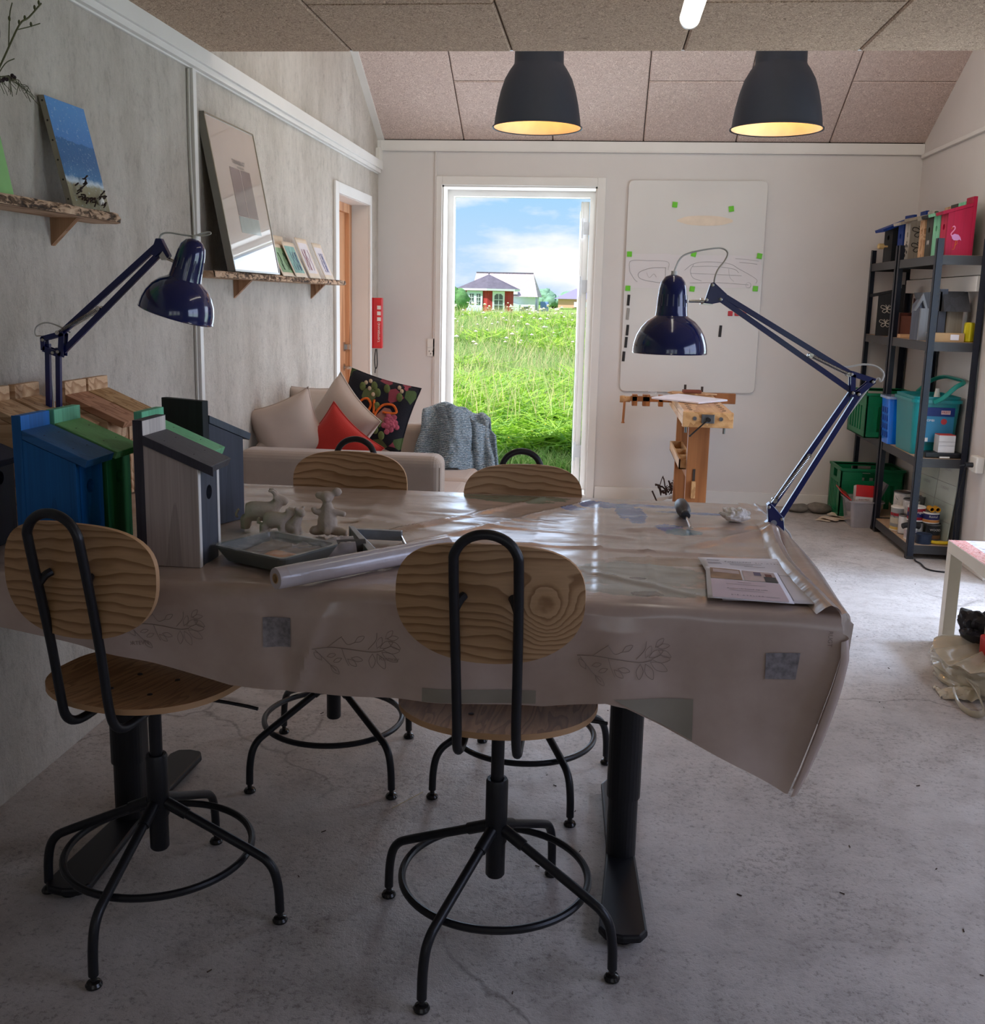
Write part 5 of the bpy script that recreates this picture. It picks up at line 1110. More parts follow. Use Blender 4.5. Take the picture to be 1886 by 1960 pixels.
sub(.10, .82, .46, .93, P2, 'photo_light', .0011); sub(.66, .82, .76, .94, mat('photo_picture', (84, 80, 110), .5), 'photo_painting', .0011); sub(.78, .62, .94, .80, P3, 'photo_person_jacket', .0011); sub(.81, .80, .90, .90, mat('photo_hair', (110, 60, 50), .6), 'photo_person_hair', .0011)
for s_, u, v, sz in (('Atelierværksted og café', .50, .33, .0085), ('B I R . A T E L I E R', .48, .13, .008)):
    p = sheet(c4, z=CT+.0080, sd=3)(u, v); text('printed_text', s_, sz, M_INK, frameM(p, (1, -.08, 0), (0.05, 1, 0)), d, world=True)
for u0, v_, l in ((.40, .53, .18), (.25, .46, .5), (.28, .27, .42), (.70, .12, .16)):
    a = sheet(c4, z=CT+.0078, sd=3)(u0, v_); b = sheet(c4, z=CT+.0078, sd=3)(u0+l, v_); MB().quad((a[0], a[1], a[2]), (b[0], b[1], b[2]), (b[0], b[1]+.0018, b[2]), (a[0], a[1]+.0018, a[2])).build('printed_line', M_PENCIL, d, world=True)
# screwdriver, tissue
d = thing('screwdriver', 'dark handled screwdriver pointing toward the viewer on the blue paint stain', 'screwdriver', (.247, 2.80, CT+.018), R(-88))
MB().lathe([(.0, -.085), (.010, -.083), (.0185, -.062), (.020, -.020), (.0185, .015), (.0115, .036), (.0105, .050), (.013, .060), (.0105, .066)], (0, 0, 0), 24, (1, 0, -.04)).build('handle', mat('handle_dark_rubber', (46, 48, 54), .45), d)
MB().cyl((.06, 0, -.003), (.17, 0, -.012), .0036, 12).box((.165, -.005, -.0135), (.182, .005, -.0105)).build('blade', M_CHROME, d)
def crumple(name, label, cat, loc, r3, m, seed, amp=.45, fr=3.0):
    t = MB().ball((0, 0, r3[2]*.9), r3, 40, 26)
    for i, p in enumerate(t.v):
        v = Vector(p); u = Vector((v.x/r3[0], v.y/r3[1], (v.z-r3[2])/r3[2])); q = abs(noise.noise(u*fr*.6+Vector((seed, 0, 0))))*1.0+abs(noise.noise(u*fr*1.5+Vector((0, seed, 0))))*.5
        k = 1-amp+amp*q*1.6; t.v[i] = (v.x*k, v.y*k, max(v.z*k, .0))
    o = t.build(name, m, angle=20); o.location = loc; return tag(o, label, cat)
crumple('crumpled_tissue', 'crumpled white paper tissue on the oilcloth between screwdriver and lamp', 'tissue', (.385, 2.765, CT), (.043, .034, .022), mat('tissue_white', (236, 230, 222), .9), 3, .28, 2.2)

# ================================================================== SOFA AND CUSHIONS
d = thing('sofa', 'beige two-seat sofa along the plaster wall', 'sofa', (-1.1, 5.1, 0))
def soft(a, b, name, r=.04, m=M_SOFA): return bx(name, a, b, m, d, bev=r, seg=5, world=True)
soft((-1.585, 4.33, .06), (-.668, 4.50, .735), 'armrest', .045); soft((-1.585, 5.72, .06), (-.72, 5.88, .70), 'armrest', .045)
soft((-1.585, 4.48, .10), (-.66, 5.74, .32), 'seat_base', .03); soft((-1.36, 4.50, .32), (-.62, 5.11, .50), 'seat_cushion', .05, M_CUSH); soft((-1.36, 5.12, .32), (-.62, 5.72, .50), 'seat_cushion', .05, M_CUSH)
soft((-1.595, 4.56, .10), (-1.40, 5.80, .74), 'backrest', .05)
for x in (-1.53, -.74):
    for y in (4.38, 5.82): MB().cyl((x, y, 0), (x, y, .08), .02, 14, .026).build('leg', M_BEECH, d, world=True)
MB().tube([(-.672, 4.334, .10), (-.672, 4.334, .69)], .004, 6).build('piping', M_SOFA, d, world=True)
def pillow(name, label, c, w, h, t, rot, m, group='loose cushions on the sofa', pipe=None, pinch=.10, cat='cushion'):
    """rot: (tilt back about X, spin in plane about Y, turn about Z)"""
    o = thing(name, label, cat, c, 0, group); o.rotation_euler = (0, 0, 0)
    Rm = Matrix.Rotation(rot[2], 3, 'Z') @ Matrix.Rotation(rot[0], 3, 'X') @ Matrix.Rotation(rot[1], 3, 'Y'); mb = MB(); N_ = 30
    def fn(s):
        def g(u, v):
            a, b = 2*u-1, 2*v-1
            e = (1-pinch*(1-b*b)), (1-pinch*(1-a*a)); x = a*w/2*e[0]; z = b*h/2*e[1]
            th = ((1-a**4)*(1-b**4))**.55*t/2*(1+.10*nz3(a*1.6, b*1.6, s*3+c[0]*9))
            return tuple(Rm @ Vector((x, s*th, z)))
        return g
    mb.grid(fn(-1), N_, N_); k = len(mb.f); mb.grid(fn(1), N_, N_)
    for i in range(k, len(mb.f)): mb.f[i] = tuple(reversed(mb.f[i]))
    cs = mb.build('cover', m, o, angle=80)
    P = []
    for (a0, b0, a1, b1) in ((-1, -1, 1, -1), (1, -1, 1, 1), (1, 1, -1, 1), (-1, 1, -1, -1)):
        for q in range(14):
            a = a0+(a1-a0)*q/14; b = b0+(b1-b0)*q/14; P.append(tuple(Rm @ Vector((a*w/2*(1-pinch*(1-b*b)), 0, b*h/2*(1-pinch*(1-a*a))))))
    MB().tube(P, .0042, 6, True).build('piping', pipe or m, o)
    return o
pillow('sofa_back_cushion', 'beige back cushion of the sofa, farthest back behind the other cushions', (-1.44, 5.30, .755), .40, .38, .17, (R(-6), 0, R(28)), M_SOFA)
pillow('throw_cushion', 'plain beige cushion nearest the birdhouses on the sofa', (-1.445, 4.66, .775), .33, .34, .15, (R(-14), R(-22), R(12)), M_CUSH, pinch=.13)
pillow('throw_cushion', 'big beige cushion in the middle, behind the red one', (-1.285, 4.98, .765), .42, .40, .15, (R(-16), R(32), R(-34)), M_CUSH, pinch=.10)
pillow('throw_cushion', 'bright red cushion standing on its corner on the sofa', (-1.215, 4.66, .700), .34, .32, .11, (R(-16), R(38), R(-6)), M_RED, pinch=.13)
fl = pillow('floral_cushion', 'black needlepoint cushion with orange scrolls and a pink rose', (-1.175, 5.33, .815), .40, .37, .12, (R(-16), R(14), R(-4)), m_floral(), pinch=.07)
Rm = Matrix.Rotation(R(-4), 3, 'Z') @ Matrix.Rotation(R(-16), 3, 'X') @ Matrix.Rotation(R(14), 3, 'Y')
def onp(x, z, k=1.0): a, b = x/.20, z/.185; return tuple(Rm @ Vector((x, -(((1-min(abs(a), 1)**4)*(1-min(abs(b), 1)**4))**.55)*.064*k-.004, z)))
M_OR = mat('orange_wool', (206, 96, 36), .95, var=.3, vs=60); M_ROSE = mat('rose_wool', (178, 86, 104), .95, var=.4, vs=26); M_GRN = mat('moss_wool', (96, 104, 60), .95, var=.3, vs=40); M_CRM = mat('cream_wool', (196, 170, 140), .95)
t = MB()
for pts in ([(-.07, -.03), (-.075, .02), (-.045, .045), (-.015, .02), (-.02, -.02), (-.045, -.02)], [(.02, -.16), (.03, -.08), (.025, -.02), (.05, .035), (.10, .05), (.13, .02), (.10, .005), (.06, .0)], [(.015, -.02), (.0, .03), (-.005, .05)]): t.tube([onp(x, z) for x, z in [(p.x, p.y) for p in smooth_path([(a, b, 0) for a, b in pts], 6)]], .0065, 6)
t.build('orange_scrolls', M_OR, fl)
t = MB()
for k in range(16):
    a = k*2.4; r_ = .006+.0024*k; t.ball(onp(.118+r_*cos(a), -.045+r_*sin(a)*1.15), (.015, .003, .015), 10, 6)
t.build('pink_rose', M_ROSE, fl)
for x, z in ((-.03, .12), (.0, .09), (.04, .125), (-.09, .1), (.06, -.06), (.05, -.1), (.09, -.12), (.02, .02), (-.11, .02), (.12, .10)): MB().ball(onp(x, z), (.017, .004, .024), 10, 6).build('green_leaf', M_GRN, fl)
for x, z in ((-.06, .14), (-.05, .10), (-.08, .125), (-.02, .075), (.10, .15), (.12, .135), (-.05, -.06), (-.03, -.07), (-.06, -.1), (-.01, -.11), (-.08, -.08), (-.04, -.14), (.0, -.05)): MB().ball(onp(x, z), (.010, .003, .012), 8, 6).build('cream_petal', M_CRM, fl)
# knitted blanket over the far armrest
M_KN = m_knit(); t = MB()
def blk(u, v):
    x = -.985+.42*u; f_ = .030*sin(u*21+1.5*nz3(u*3, 0))*(.5+.6*v)+.012*nz3(u*9, v*4)
    if v < .3: k = v/.3; y = 5.90-.12*k; z = .60+.16*k+.02*sin(u*9)
    elif v < .45: k = (v-.3)/.15; y = 5.78-.11*k; z = .76+.035*sin(k*pi)+.025*nz3(u*5, 2)
    else: k = (v-.45)/.55; y = 5.67-.17*k; z = .755-.30*k**1.1
    top = .035*math.exp(-((u-.35)/.2)**2)-.07*max(u-.6, 0)*1.5
    return (x+.05*(u-.5)*(-.8+v)+.03*nz3(v*3, u*2, 5)-.03*(1-v)*u, y-.03-f_, z+top*(1-max(v-.6, 0)*1.5)+.015*nz3(u*6, v*6, 3))
t.grid(blk, 70, 60)
def blk2(u, v):  # thick front fold hanging in the middle
    x = -.885+.17*u+.03*v; k = v; return (x+.02*sin(v*4), 5.555-.055*sin(u*pi)-.10*k+.012*nz3(u*7, v*5, 8), .815-.33*k+.028*sin(u*pi)+.012*nz3(u*5, v*5, 6))
t.grid(blk2, 24, 40)
def blk3(u, v): x = -.70+.14*u+.04*v; return (x, 5.60-.03*sin(u*pi*2)-.09*v, .775-.10*u-.27*v+.015*nz3(u*5, v*5, 16))
t.grid(blk3, 18, 30)
tag(t.build('knitted_blanket', M_KN, solid=.012, angle=180), 'blue grey chunky knitted blanket draped over the far sofa armrest', 'blanket')

# ================================================================== WORKBENCH
d = thing('workbench', 'beech woodworking bench seen end-on in front of the whiteboard', 'workbench', (.62, 6.4, 0))
bx('bench_top', (.485, 5.80, .775), (.752, 7.04, .822), M_BEECH, d, bev=.003, world=True)
t = MB().box((.485, 5.80, .735), (.505, 7.04, .775)).box((.732, 5.80, .735), (.752, 7.04, .775)); t.build('apron', M_BEECH, d, world=True)
t = MB()
for y in (5.86, 5.96, 6.06, 6.16, 6.28): t.box((.515, y, .8215), (.535, y+.018, .8235)); t.box((.702, y, .8215), (.722, y+.018, .8235))
t.build('dog_holes', M_SCREW, d, world=True)
j = bx('vise_jaw', (.474, 5.745, .738), (.752, 5.785, .824), M_BEECH, d, bev=.003, world=True)
MB().box((.576, 5.738, .763), (.648, 5.746, .812)).build('vise_plate', M_STEEL, j, bev=.002, world=True)
t = MB()
for x in (.540, .684): t.lathe([(.011, 0), (.011, .006), (.006, .006), (.006, .003)], (x, 5.745, .788), 16, (0, -1, 0))
t.build('guide_rod_end', M_STEEL, j, world=True)
t = MB().cyl((.612, 5.738, .786), (.612, 5.70, .786), .012).cyl((.612, 5.705, .79), (.515, 5.70, .695), .0045).ball((.515, 5.70, .695), .006, 10, 8); t.build('vise_handle', mat('dark_steel', (60, 56, 54), .35, .8), j, world=True)
t = MB().cyl((.498, 5.80, .70), (.498, 5.80, .74), .007).cyl((.71, 5.80, .70), (.71, 5.80, .74), .007); t.build('guide_pin', M_STEEL, d, world=True)
bx('post', (.528, 5.95, .02), (.650, 5.995, .74), M_BEECH2, d, bev=.003, world=True); bx('post', (.528, 6.84, .02), (.650, 6.885, .74), M_BEECH2, d, bev=.003, world=True)
bx('foot', (.45, 5.93, 0), (.78, 6.01, .06), M_BEECH2, d, bev=.003, world=True); bx('foot', (.45, 6.82, 0), (.78, 6.90, .06), M_BEECH2, d, bev=.003, world=True)
bx('stretcher', (.572, 5.99, .33), (.592, 6.85, .41), M_BEECH2, d, bev=.002, world=True)
bx('wedge', (.560, 5.925, .30), (.584, 5.952, .40), M_BEECH, d, bev=.002, world=True); bx('wedge_slot', (.566, 5.945, .39), (.580, 5.951, .47), M_SCREW, d, world=True)
t = MB(); x0, x1, ya, yb, z0, z1 = .488, .570, 6.02, 6.82, .455, .515
for a, b in (((x0, ya, z0), (x1, yb, z0+.008)), ((x0, ya, z0), (x0+.01, yb, z1)), ((x1-.01, ya, z0), (x1, yb, z1)), ((x0, ya, z0), (x1, ya+.01, z1)), ((x0, yb-.01, z0), (x1, yb, z1)), ((x0, 6.2, z0), (x1, 6.21, z1)), ((x0, 6.45, z0), (x1, 6.46, z1))): t.box(a, b)
t.build('tool_tray', M_BEECH, d, bev=.001, world=True)
t = MB().box((.215, 6.86, .765), (.49, 6.90, .80)).box((.50, 6.99, .755), (.92, 7.04, .825)).box((.225, 6.86, .735), (.262, 6.93, .81)).box((.295, 6.86, .735), (.345, 6.93, .81)).box((.40, 6.86, .735), (.432, 6.93, .81)); t.build('shoulder_vise', M_BEECH2, d, bev=.003, world=True)
t = MB().lathe([(.022, 0), (.024, .01), (.024, .03), (.020, .04), (.020, .07)], (.145, 6.90, .775), 18, (1, 0, 0)).cyl((.21, 6.90, .775), (.31, 6.90, .775), .010); t.build('vise_screw', M_BEECH, d, world=True)
MB().cyl((.178, 6.89, .79), (.172, 6.885, .62), .009).lathe([(.012, 0), (.012, .008)], (.172, 6.885, .615), 14).build('vise_tommy_bar', M_BEECH2, d, world=True)
t = MB().box((.575, 7.0, .82), (.590, 7.02, .875)).box((.688, 7.0, .82), (.703, 7.02, .865)); t.build('bench_dog', M_SCREW, d, world=True)
tag(MB().prism([(.33, 6.44), (.60, 6.20), (.80, 6.44), (.52, 6.76)], 'Z', .824, .836).build('plastic_plate', mat('white_panel', (226, 222, 232), .35), bev=.004), 'white plastic panel lying across the workbench top', 'panel')
tag(MB().prism([(.46, 6.90), (.70, 6.80), (.78, 6.86), (.70, 6.98), (.50, 7.0)], 'Z', .824, .832).build('wooden_offcut', M_PINE), 'thin pale wooden offcut at the far end of the workbench', 'wood offcut')
tag(MB().at((.615, 6.86, .842), (0, 0, .1)).box((-.06, -.03, -.008), (.06, .03, .012)).build('sanding_block', mat('rust_block', (120, 66, 50), .8), bev=.004), 'small rusty brown block on the wooden offcut', 'block')
tag(MB().at((.36, 6.90, .812)).lathe([(.0, 0), (.026, .002), (.030, .02), (.022, .028)], (0, 0, 0), 20).build('glass_dish', M_FILM), 'small clear dish standing on the shoulder vise', 'dish')

# ================================================================== WHITEBOARD
d = thing('whiteboard', 'tall white magnetic board with rounded corners on the back wall', 'whiteboard', (.62, BY, 1.5))
corn = [(.150, 2.238), (1.088, 2.242), (1.092, .803), (.150, .790)]
def rpoly(c4, r):
    out = []
    for i in range(4):
        p, c, n_ = Vector(c4[i-1]), Vector(c4[i]), Vector(c4[(i+1) % 4]); a = (p-c).normalized(); b = (n_-c).normalized()
        for k in range(7):
            q = k/6; out.append(tuple(c+a*r*(1-q)**2+b*r*q*q))
    return out
MB().prism(rpoly(corn, .045), 'Y', BY-.022, BY-.004).build('board', M_BOARD, d, bev=.002, world=True)
MB().prism([(.68+.185*cos(2*pi*k/40)*(1+.04*sin(k)), 1.975+.034*sin(2*pi*k/40)) for k in range(40)], 'Y', BY-.0235, BY-.0215).build('cream_smear', mat('cream_patch', (222, 204, 184), .6), d, world=True)
YB = BY-.022
d = thing('car_sketch', 'long pencil drawing of a car held on the whiteboard by green magnets', 'drawing', (.61, YB, 1.63))
t = MB().quad((.152, YB-.002, 1.512), (.462, YB-.002, 1.516), (.462, YB-.002, 1.748), (.155, YB-.002, 1.745)).quad((.455, YB-.003, 1.514), (1.078, YB-.003, 1.532), (1.080, YB-.003, 1.748), (.457, YB-.003, 1.742)); t.build('sheet', mat('drawing_paper', (214, 208, 208), .7, var=.01), d, world=True)
t = MB()
def ln(pts, r_=.0014): t.tube(smooth_path([(x, YB-.0045, z) for x, z in pts], 5), r_, 4)
ln([(.185, 1.62), (.187, 1.695), (.30, 1.70), (.44, 1.695), (.448, 1.64)]); ln([(.43, 1.655), (.33, 1.65), (.25, 1.62), (.255, 1.58), (.33, 1.56), (.42, 1.56), (.43, 1.655)], .0018); ln([(.185, 1.62), (.22, 1.57), (.24, 1.555)]); ln([(.30, 1.62), (.32, 1.585), (.35, 1.61), (.37, 1.59)])
ln([(.56, 1.64), (.62, 1.685), (.72, 1.70), (.86, 1.69), (.93, 1.655), (1.0, 1.62), (1.055, 1.585), (1.05, 1.56)]); ln([(.61, 1.665), (.75, 1.67), (.89, 1.655), (.93, 1.63)]); ln([(.60, 1.62), (.80, 1.615), (.95, 1.61)]); ln([(.62, 1.68), (.60, 1.64), (.62, 1.59), (.68, 1.57)]); ln([(.60, 1.555), (.80, 1.56), (1.0, 1.55)]); ln([(.86, 1.655), (.87, 1.60), (.90, 1.57)])
ln([(1.0+.018*cos(a*pi/6), 1.548+.018*sin(a*pi/6)) for a in range(13)]); ln([(.93, 1.70), (1.0, 1.695), (1.05, 1.69)]); ln([(.90, 1.725), (.98, 1.72), (1.06, 1.71)])
t.build('pencil_lines', mat('graphite_faint', (176, 170, 170), .8), d, world=True)
for i, (x, z, lb) in enumerate([(.470, 2.078, 'upper left green magnet high on the whiteboard'), (.852, 2.055, 'upper right green magnet high on the whiteboard'), (.176, 1.742, 'green magnet on the top left corner of the car sketch'), (.616, 1.750, 'green magnet on the top middle edge of the car sketch'), (1.062, 1.745, 'green magnet on the top right corner of the car sketch'), (.176, 1.509, 'green magnet on the bottom left corner of the car sketch'), (.619, 1.514, 'green magnet on the bottom edge of the car sketch beside the lamp head'), (1.049, 1.525, 'green magnet on the bottom right corner of the car sketch')]):
    tag(MB().at((x, YB-.004, z), (0, [.1, -.15, 0, .2, .15, 0, .1, .05][i], 0)).box((-.017, -.005, -.018), (.017, .004, .018)).lathe([(.014, 0), (.014, .002), (.0, .0025)], (0, -.005, 0), 16, (0, -1, 0)).build('magnet', M_GREEN, bev=.001), lb, 'magnet', 'green magnets on the whiteboard')
for i, (x, z, h_, lb) in enumerate([(.184, 1.428, .075, 'dark magnetic strip topmost at the left edge of the whiteboard'), (.184, 1.332, .08, 'pale grey magnetic strip, second from top at the left whiteboard edge'), (.186, 1.220, .075, 'dark magnetic strip in the middle of the left whiteboard edge'), (.180, 1.135, .075, 'dark outlined magnetic strip, second from bottom at the left whiteboard edge'), (.168, 1.036, .07, 'dark magnetic strip lowest at the left whiteboard edge'), (.829, 1.229, .08, 'dark magnetic strip alone below the lamp arm on the whiteboard')]):
    m_ = mat('strip_grey', (150, 146, 140), .6) if i == 1 else M_DARK
    o = tag(MB().at((x, YB-.003, z), (0, R(3), 0)).box((-.0095, -.003, -h_/2), (.0095, .003, h_/2)).build('magnetic_strip', m_, bev=.001), lb, 'magnet', 'magnetic strips on the whiteboard')
    if i != 1:
        q = MB().at((0, -.004, 0))
        for k in range(5): q.box((-.005, -.0005, -h_/2+.008+k*.0135), (.005, .0005, -h_/2+.016+k*.0135))
        q.build('embossed_letters', mat('strip_letters', (112, 108, 104), .6), o)
for x, z, lb in ((.890, 1.352, 'left one of three red magnets below the lamp arm on the whiteboard'), (.935, 1.353, 'middle one of three red magnets beside the lamp arm on the whiteboard'), (.990, 1.372, 'right one of three red magnets behind the lamp arm on the whiteboard')):
    tag(MB().at((x, YB-.004, z)).box((-.016, -.005, -.017), (.016, .004, .017)).build('magnet', mat('magnet_red', (176, 40, 52), .5), bev=.003), lb, 'magnet', 'red magnets on the whiteboard')
# red fire blanket box with strap in the corner
d = thing('fire_blanket_box', 'tall narrow red safety box hanging in the back left corner beside the pine door', 'fire blanket', (-1.60, 7.2, 1.2))
MB().box((-1.604, 7.12, 1.055), (-1.525, 7.16, 1.405)).build('box', mat('red_lacquer', (208, 30, 36), .3, coat=.4), d, bev=.006, world=True)
t = MB()
for z in (1.325, 1.285, 1.245): t.box((-1.560, 7.118, z), (-1.534, 7.1205, z+.026))
t.build('white_pictograms', M_WPLASTIC, d, world=True)
for k, (s_, z) in enumerate((('BRAND', 1.20), ('TÆPPE', 1.13))): text('lettering', s_, .022, M_WPLASTIC, frameM((-1.547, 7.1185, z), (0, 0, 1), (-1, 0, 0)), d, world=True)
MB().tube(smooth_path([(-1.575, 7.14, 1.05), (-1.582, 7.14, .98), (-1.578, 7.14, .92), (-1.570, 7.14, .915), (-1.563, 7.14, .95), (-1.568, 7.14, 1.05)], 5), .004, 6).tube([(-1.575, 7.14, .92), (-1.58, 7.14, .88)], .0035, 6).build('strap', M_DARK, d, world=True)
# pendant lamps
def pendant(x, y, label):
    o = thing('pendant_lamp', label, 'lamp', (x, y, 2.30), 0, 'dark pendant lamps above the garden door')
    prof = [(.231, 0), (.226, .012), (.222, .05), (.212, .11), (.196, .18), (.176, .24), (.150, .285), (.133, .308), (.128, .318), (.126, .40), (.122, .43), (.060, .44), (.02, .445), (.015, .47), (.0, .475)]
    MB().lathe(prof, (0, 0, 0), 56, cap0=False).lathe([(.231, 0), (.236, -.002), (.236, .004), (.229, .006)], (0, 0, 0), 56, cap0=False, cap1=False).build('lamp_shade', mat('pendant_charcoal', (27, 33, 43), .55, var=.06, vs=30, bump=.1, bs=200), o)
    ins = mat('pendant_inner', (236, 214, 180), .5)
    MB().lathe([(r_-.004, z+.002) for r_, z in prof if z < .42][::-1], (0, 0, 0), 56, cap0=True, cap1=False).build('shade_lining', ins, o)
    MB().lathe([(.0, .20), (.03, .205), (.048, .235), (.045, .27), (.022, .31), (.016, .36)], (0, 0, 0), 20).build('bulb', mat('warm_bulb', (255, 214, 150), .4, emis=(255, 186, 96), es=6.0), o)
    top = 2.492+.52*(BY-y)-2.30; MB().cyl((0, 0, .46), (0, 0, top), .004, 8).lathe([(.05, 0), (.045, .03), (.01, .05)][::-1], (0, 0, top-.05), 20, (0, 0, 1)).build('suspension_cord', M_DARK, o)
    l = bpy.data.lights.new('lamp_light', 'POINT'); l.energy = 2.6; l.color = (1.0, .55, .22); l.shadow_soft_size = .05; q = bpy.data.objects.new('lamp_light', l); COL.objects.link(q); q.location = (x, y, 2.30+.17)
pendant(-.375, 5.60, 'left one of the two dark bell-shaped pendant lamps, above the garden door'); pendant(.852, 5.60, 'right one of the two dark bell-shaped pendant lamps, above the whiteboard')
# ceiling tube light
d = thing('tube_light', 'glowing white tube light hanging under the flat ceiling at the top edge', 'lamp', (.24, 2.7, 2.27))
MB().lathe([(.0, -.004), (.024, 0), (.031, .006), (.031, .02)], (.228, 3.34, 2.262), 24, (0, -1, 0)).build('end_cap', M_WPLASTIC, d, world=True)
MB().cyl((.228, 3.32, 2.262), (.228, 2.10, 2.262), .030, 24).build('diffuser', mat('tube_glow', (255, 250, 240), .4, emis=(255, 246, 232), es=5.0), d, world=True)
bx('ceiling_plate', (.205, 2.2, 2.29), (.251, 3.2, CZ-.002), M_WPLASTIC, d, world=True)

# ================================================================== WALL SHELVES ON THE LEFT
def ledge(label, ya, yb, z, dep, brackets, bark_amp=.006):
    o = thing('wall_shelf', label, 'shelf', (LX, (ya+yb)/2, z), 0, 'bark-edged wall shelves on the plaster wall')
    t = MB().use(M_OAK); n = 60; vs = []
    def e(y): return LX+dep+.008*nz3(y*6, z*3)+.004*nz3(y*19, 2) - (.05*max(0, 1-(yb-y)/.12)**2)
    for k in range(n+1):
        y = ya+(yb-ya)*k/n; x = e(y); vs += [(LX, y, z), (x+.003, y, z), (x-.004+.004*nz3(y*30, 5), y, z+.026), (LX, y, z+.026)]
    fs = []
    for k in range(n):
        a = 4*k; fs += [(a, a+1, a+5, a+4)[::-1], (a+2, a+3, a+7, a+6)[::-1], (a+3, a, a+4, a+7)[::-1]]
    fs += [(0, 1, 2, 3), (4*n+3, 4*n+2, 4*n+1, 4*n)]; t.add(vs, fs); t.build('board', None, o, world=True)
    b = MB()
    def bf(u, v): y = ya+(yb-ya)*u; x = e(y); return (x+.003-.006*v+.004*sin(v*pi)+.0035*nz3(y*34, v*3, 7), y, z+.001+.026*v)
    b.grid(bf, 160, 5); b.build('bark', M_BARK if bark_amp else M_OAK, o, world=True)
    for yq in brackets:
        MB().prism([(LX, z), (LX+dep*.66, z), (LX, z-.08)], 'Y', yq-.011, yq+.011).build('bracket', wood('bracket_wood', (172, 132, 100), (140, 100, 72), 'Z', 8, 2, .6, .1), o, world=True)
    return o
ledge('upper wall shelf with thick bark edge, under the seascape painting', 1.75, 3.165, 1.622, .125, (2.92, 1.95))
ledge('long wall shelf with bark edge under the framed poster', 3.86, 5.99, 1.474, .125, (4.42, 5.63))
# seascape canvas leaning on the upper shelf
def leaner(name, label, cat, y0_, y1_, zb, h, xb, xt, th, mf, ms, group=None):
    o = thing(name, label, cat, (xb, (y0_+y1_)/2, zb), 0, group); a = math.asin(min((xb-xt)/h, .9)); hh = h/cos(a)*0+h
    def P(n_, y, s): return (xb-n_*cos(a)-s*sin(a), y, zb+s*cos(a)-n_*sin(a)*0)
    t = MB().add([P(0, y0_, 0), P(0, y1_, 0), P(0, y1_, hh), P(0, y0_, hh), P(th, y0_, 0), P(th, y1_, 0), P(th, y1_, hh), P(th, y0_, hh)], [(4, 5, 1, 0), (7, 3, 2, 6), (0, 3, 7, 4), (1, 5, 6, 2), (5, 4, 7, 6)])
    t.build('edge', ms, o, world=True)
    MB().add([P(-.0005, y0_, 0), P(-.0005, y1_, 0), P(-.0005, y1_, hh), P(-.0005, y0_, hh)], [(0, 1, 2, 3)]).build('face', mf, o, world=True); return o, P
M_CANV = mat('raw_canvas', (150, 142, 128), .9)
o, P = leaner('seascape_canvas', 'small seascape painting on canvas with dried seaweed and a shell glued to its foot', 'painting', 2.875, 3.10, 1.652, .31, -1.515, -1.585, .018, m_seascape(), M_CANV)
t = MB()
for s in (.02, .075, .13, .185, .24, .295): t.lathe([(.003, 0), (.002, .001), (0, .001)], (P(.009, 2.875, s)), 8, (0, -1, 0))
t.build('canvas_nail', M_SCREW, o, world=True)
t = MB(); rs = random.Random(4)
for k in range(26):
    y = 2.90+.17*rs.random(); s = .015+.075*rs.random()*(1 if y < 2.98 else .45); p = Vector(P(-.006, y, s)); q = p+Vector((.006, .03*(rs.random()-.4), .03*(rs.random()-.5))); t.tube(smooth_path([p, (p+q)/2+Vector((.008, 0, .006)), q], 3), .0022, 5)
t.build('seaweed', mat('seaweed_brown', (54, 36, 30), .7), o, world=True)
MB().ball(P(-.010, 3.035, .028), (.010, .012, .012), 14, 8).build('shell', M_WPLASTIC, o, world=True)
leaner('green_canvas', 'plain light green canvas cut off by the left picture edge', 'painting', 2.10, 2.575, 1.652, .40, -1.515, -1.59, .018, mat('green_paint', (132, 184, 112), .6), mat('green_paint_edge', (140, 190, 122), .6))
# framed poster behind glass
pm = mat('poster_paper', (178, 163, 150), .5, coat=1.0, var=.02); pm.node_tree.nodes['Principled BSDF'].inputs['Coat IOR'].default_value = 2.2; pm.node_tree.nodes['Principled BSDF'].inputs['Coat Roughness'].default_value = .015
o, P = leaner('framed_poster', 'tall framed poster behind glass reflecting the sky', 'poster', 4.07, 4.655, 1.504, .625, -1.475, -1.590, .03, pm, mat('frame_grey', (128, 124, 116), .4))
def patch(parent, a, b, c_, d_, nm, m, off=-.0012): MB().add([P(off, a, c_), P(off, b, c_), P(off, b, d_), P(off, a, d_)], [(0, 1, 2, 3)]).build(nm, m, parent, world=True)
patch(o, 4.25, 4.50, .235, .435, 'poster_photo', mat('poster_dark_print', (112, 100, 98), .12, coat=1.0, var=.35, vs=22)); patch(o, 4.25, 4.50, .165, .233, 'poster_photo_lower', mat('poster_teal_print', (136, 150, 146), .12, coat=1.0, var=.12))
patch(o, 4.372, 4.376, .235, .435, 'poster_photo_divider', mat('poster_pale_line', (190, 176, 166), .2), -.0016)
pp = P(-.0016, 4.375, .462); up = Vector(P(0, 4.3, .4))-Vector(P(0, 4.3, .3)); text('lettering', 'TANNISBUGT', .026, mat('poster_ink', (90, 80, 74), .4), frameM(pp, (0, 1, 0), up), o, world=True); pp = P(-.0016, 4.39, .442); text('lettering', 'SKAGEN 2019', .014, mat('poster_ink', (90, 80, 74), .4), frameM(pp, (0, 1, 0), up), o, world=True)
t = MB(); 
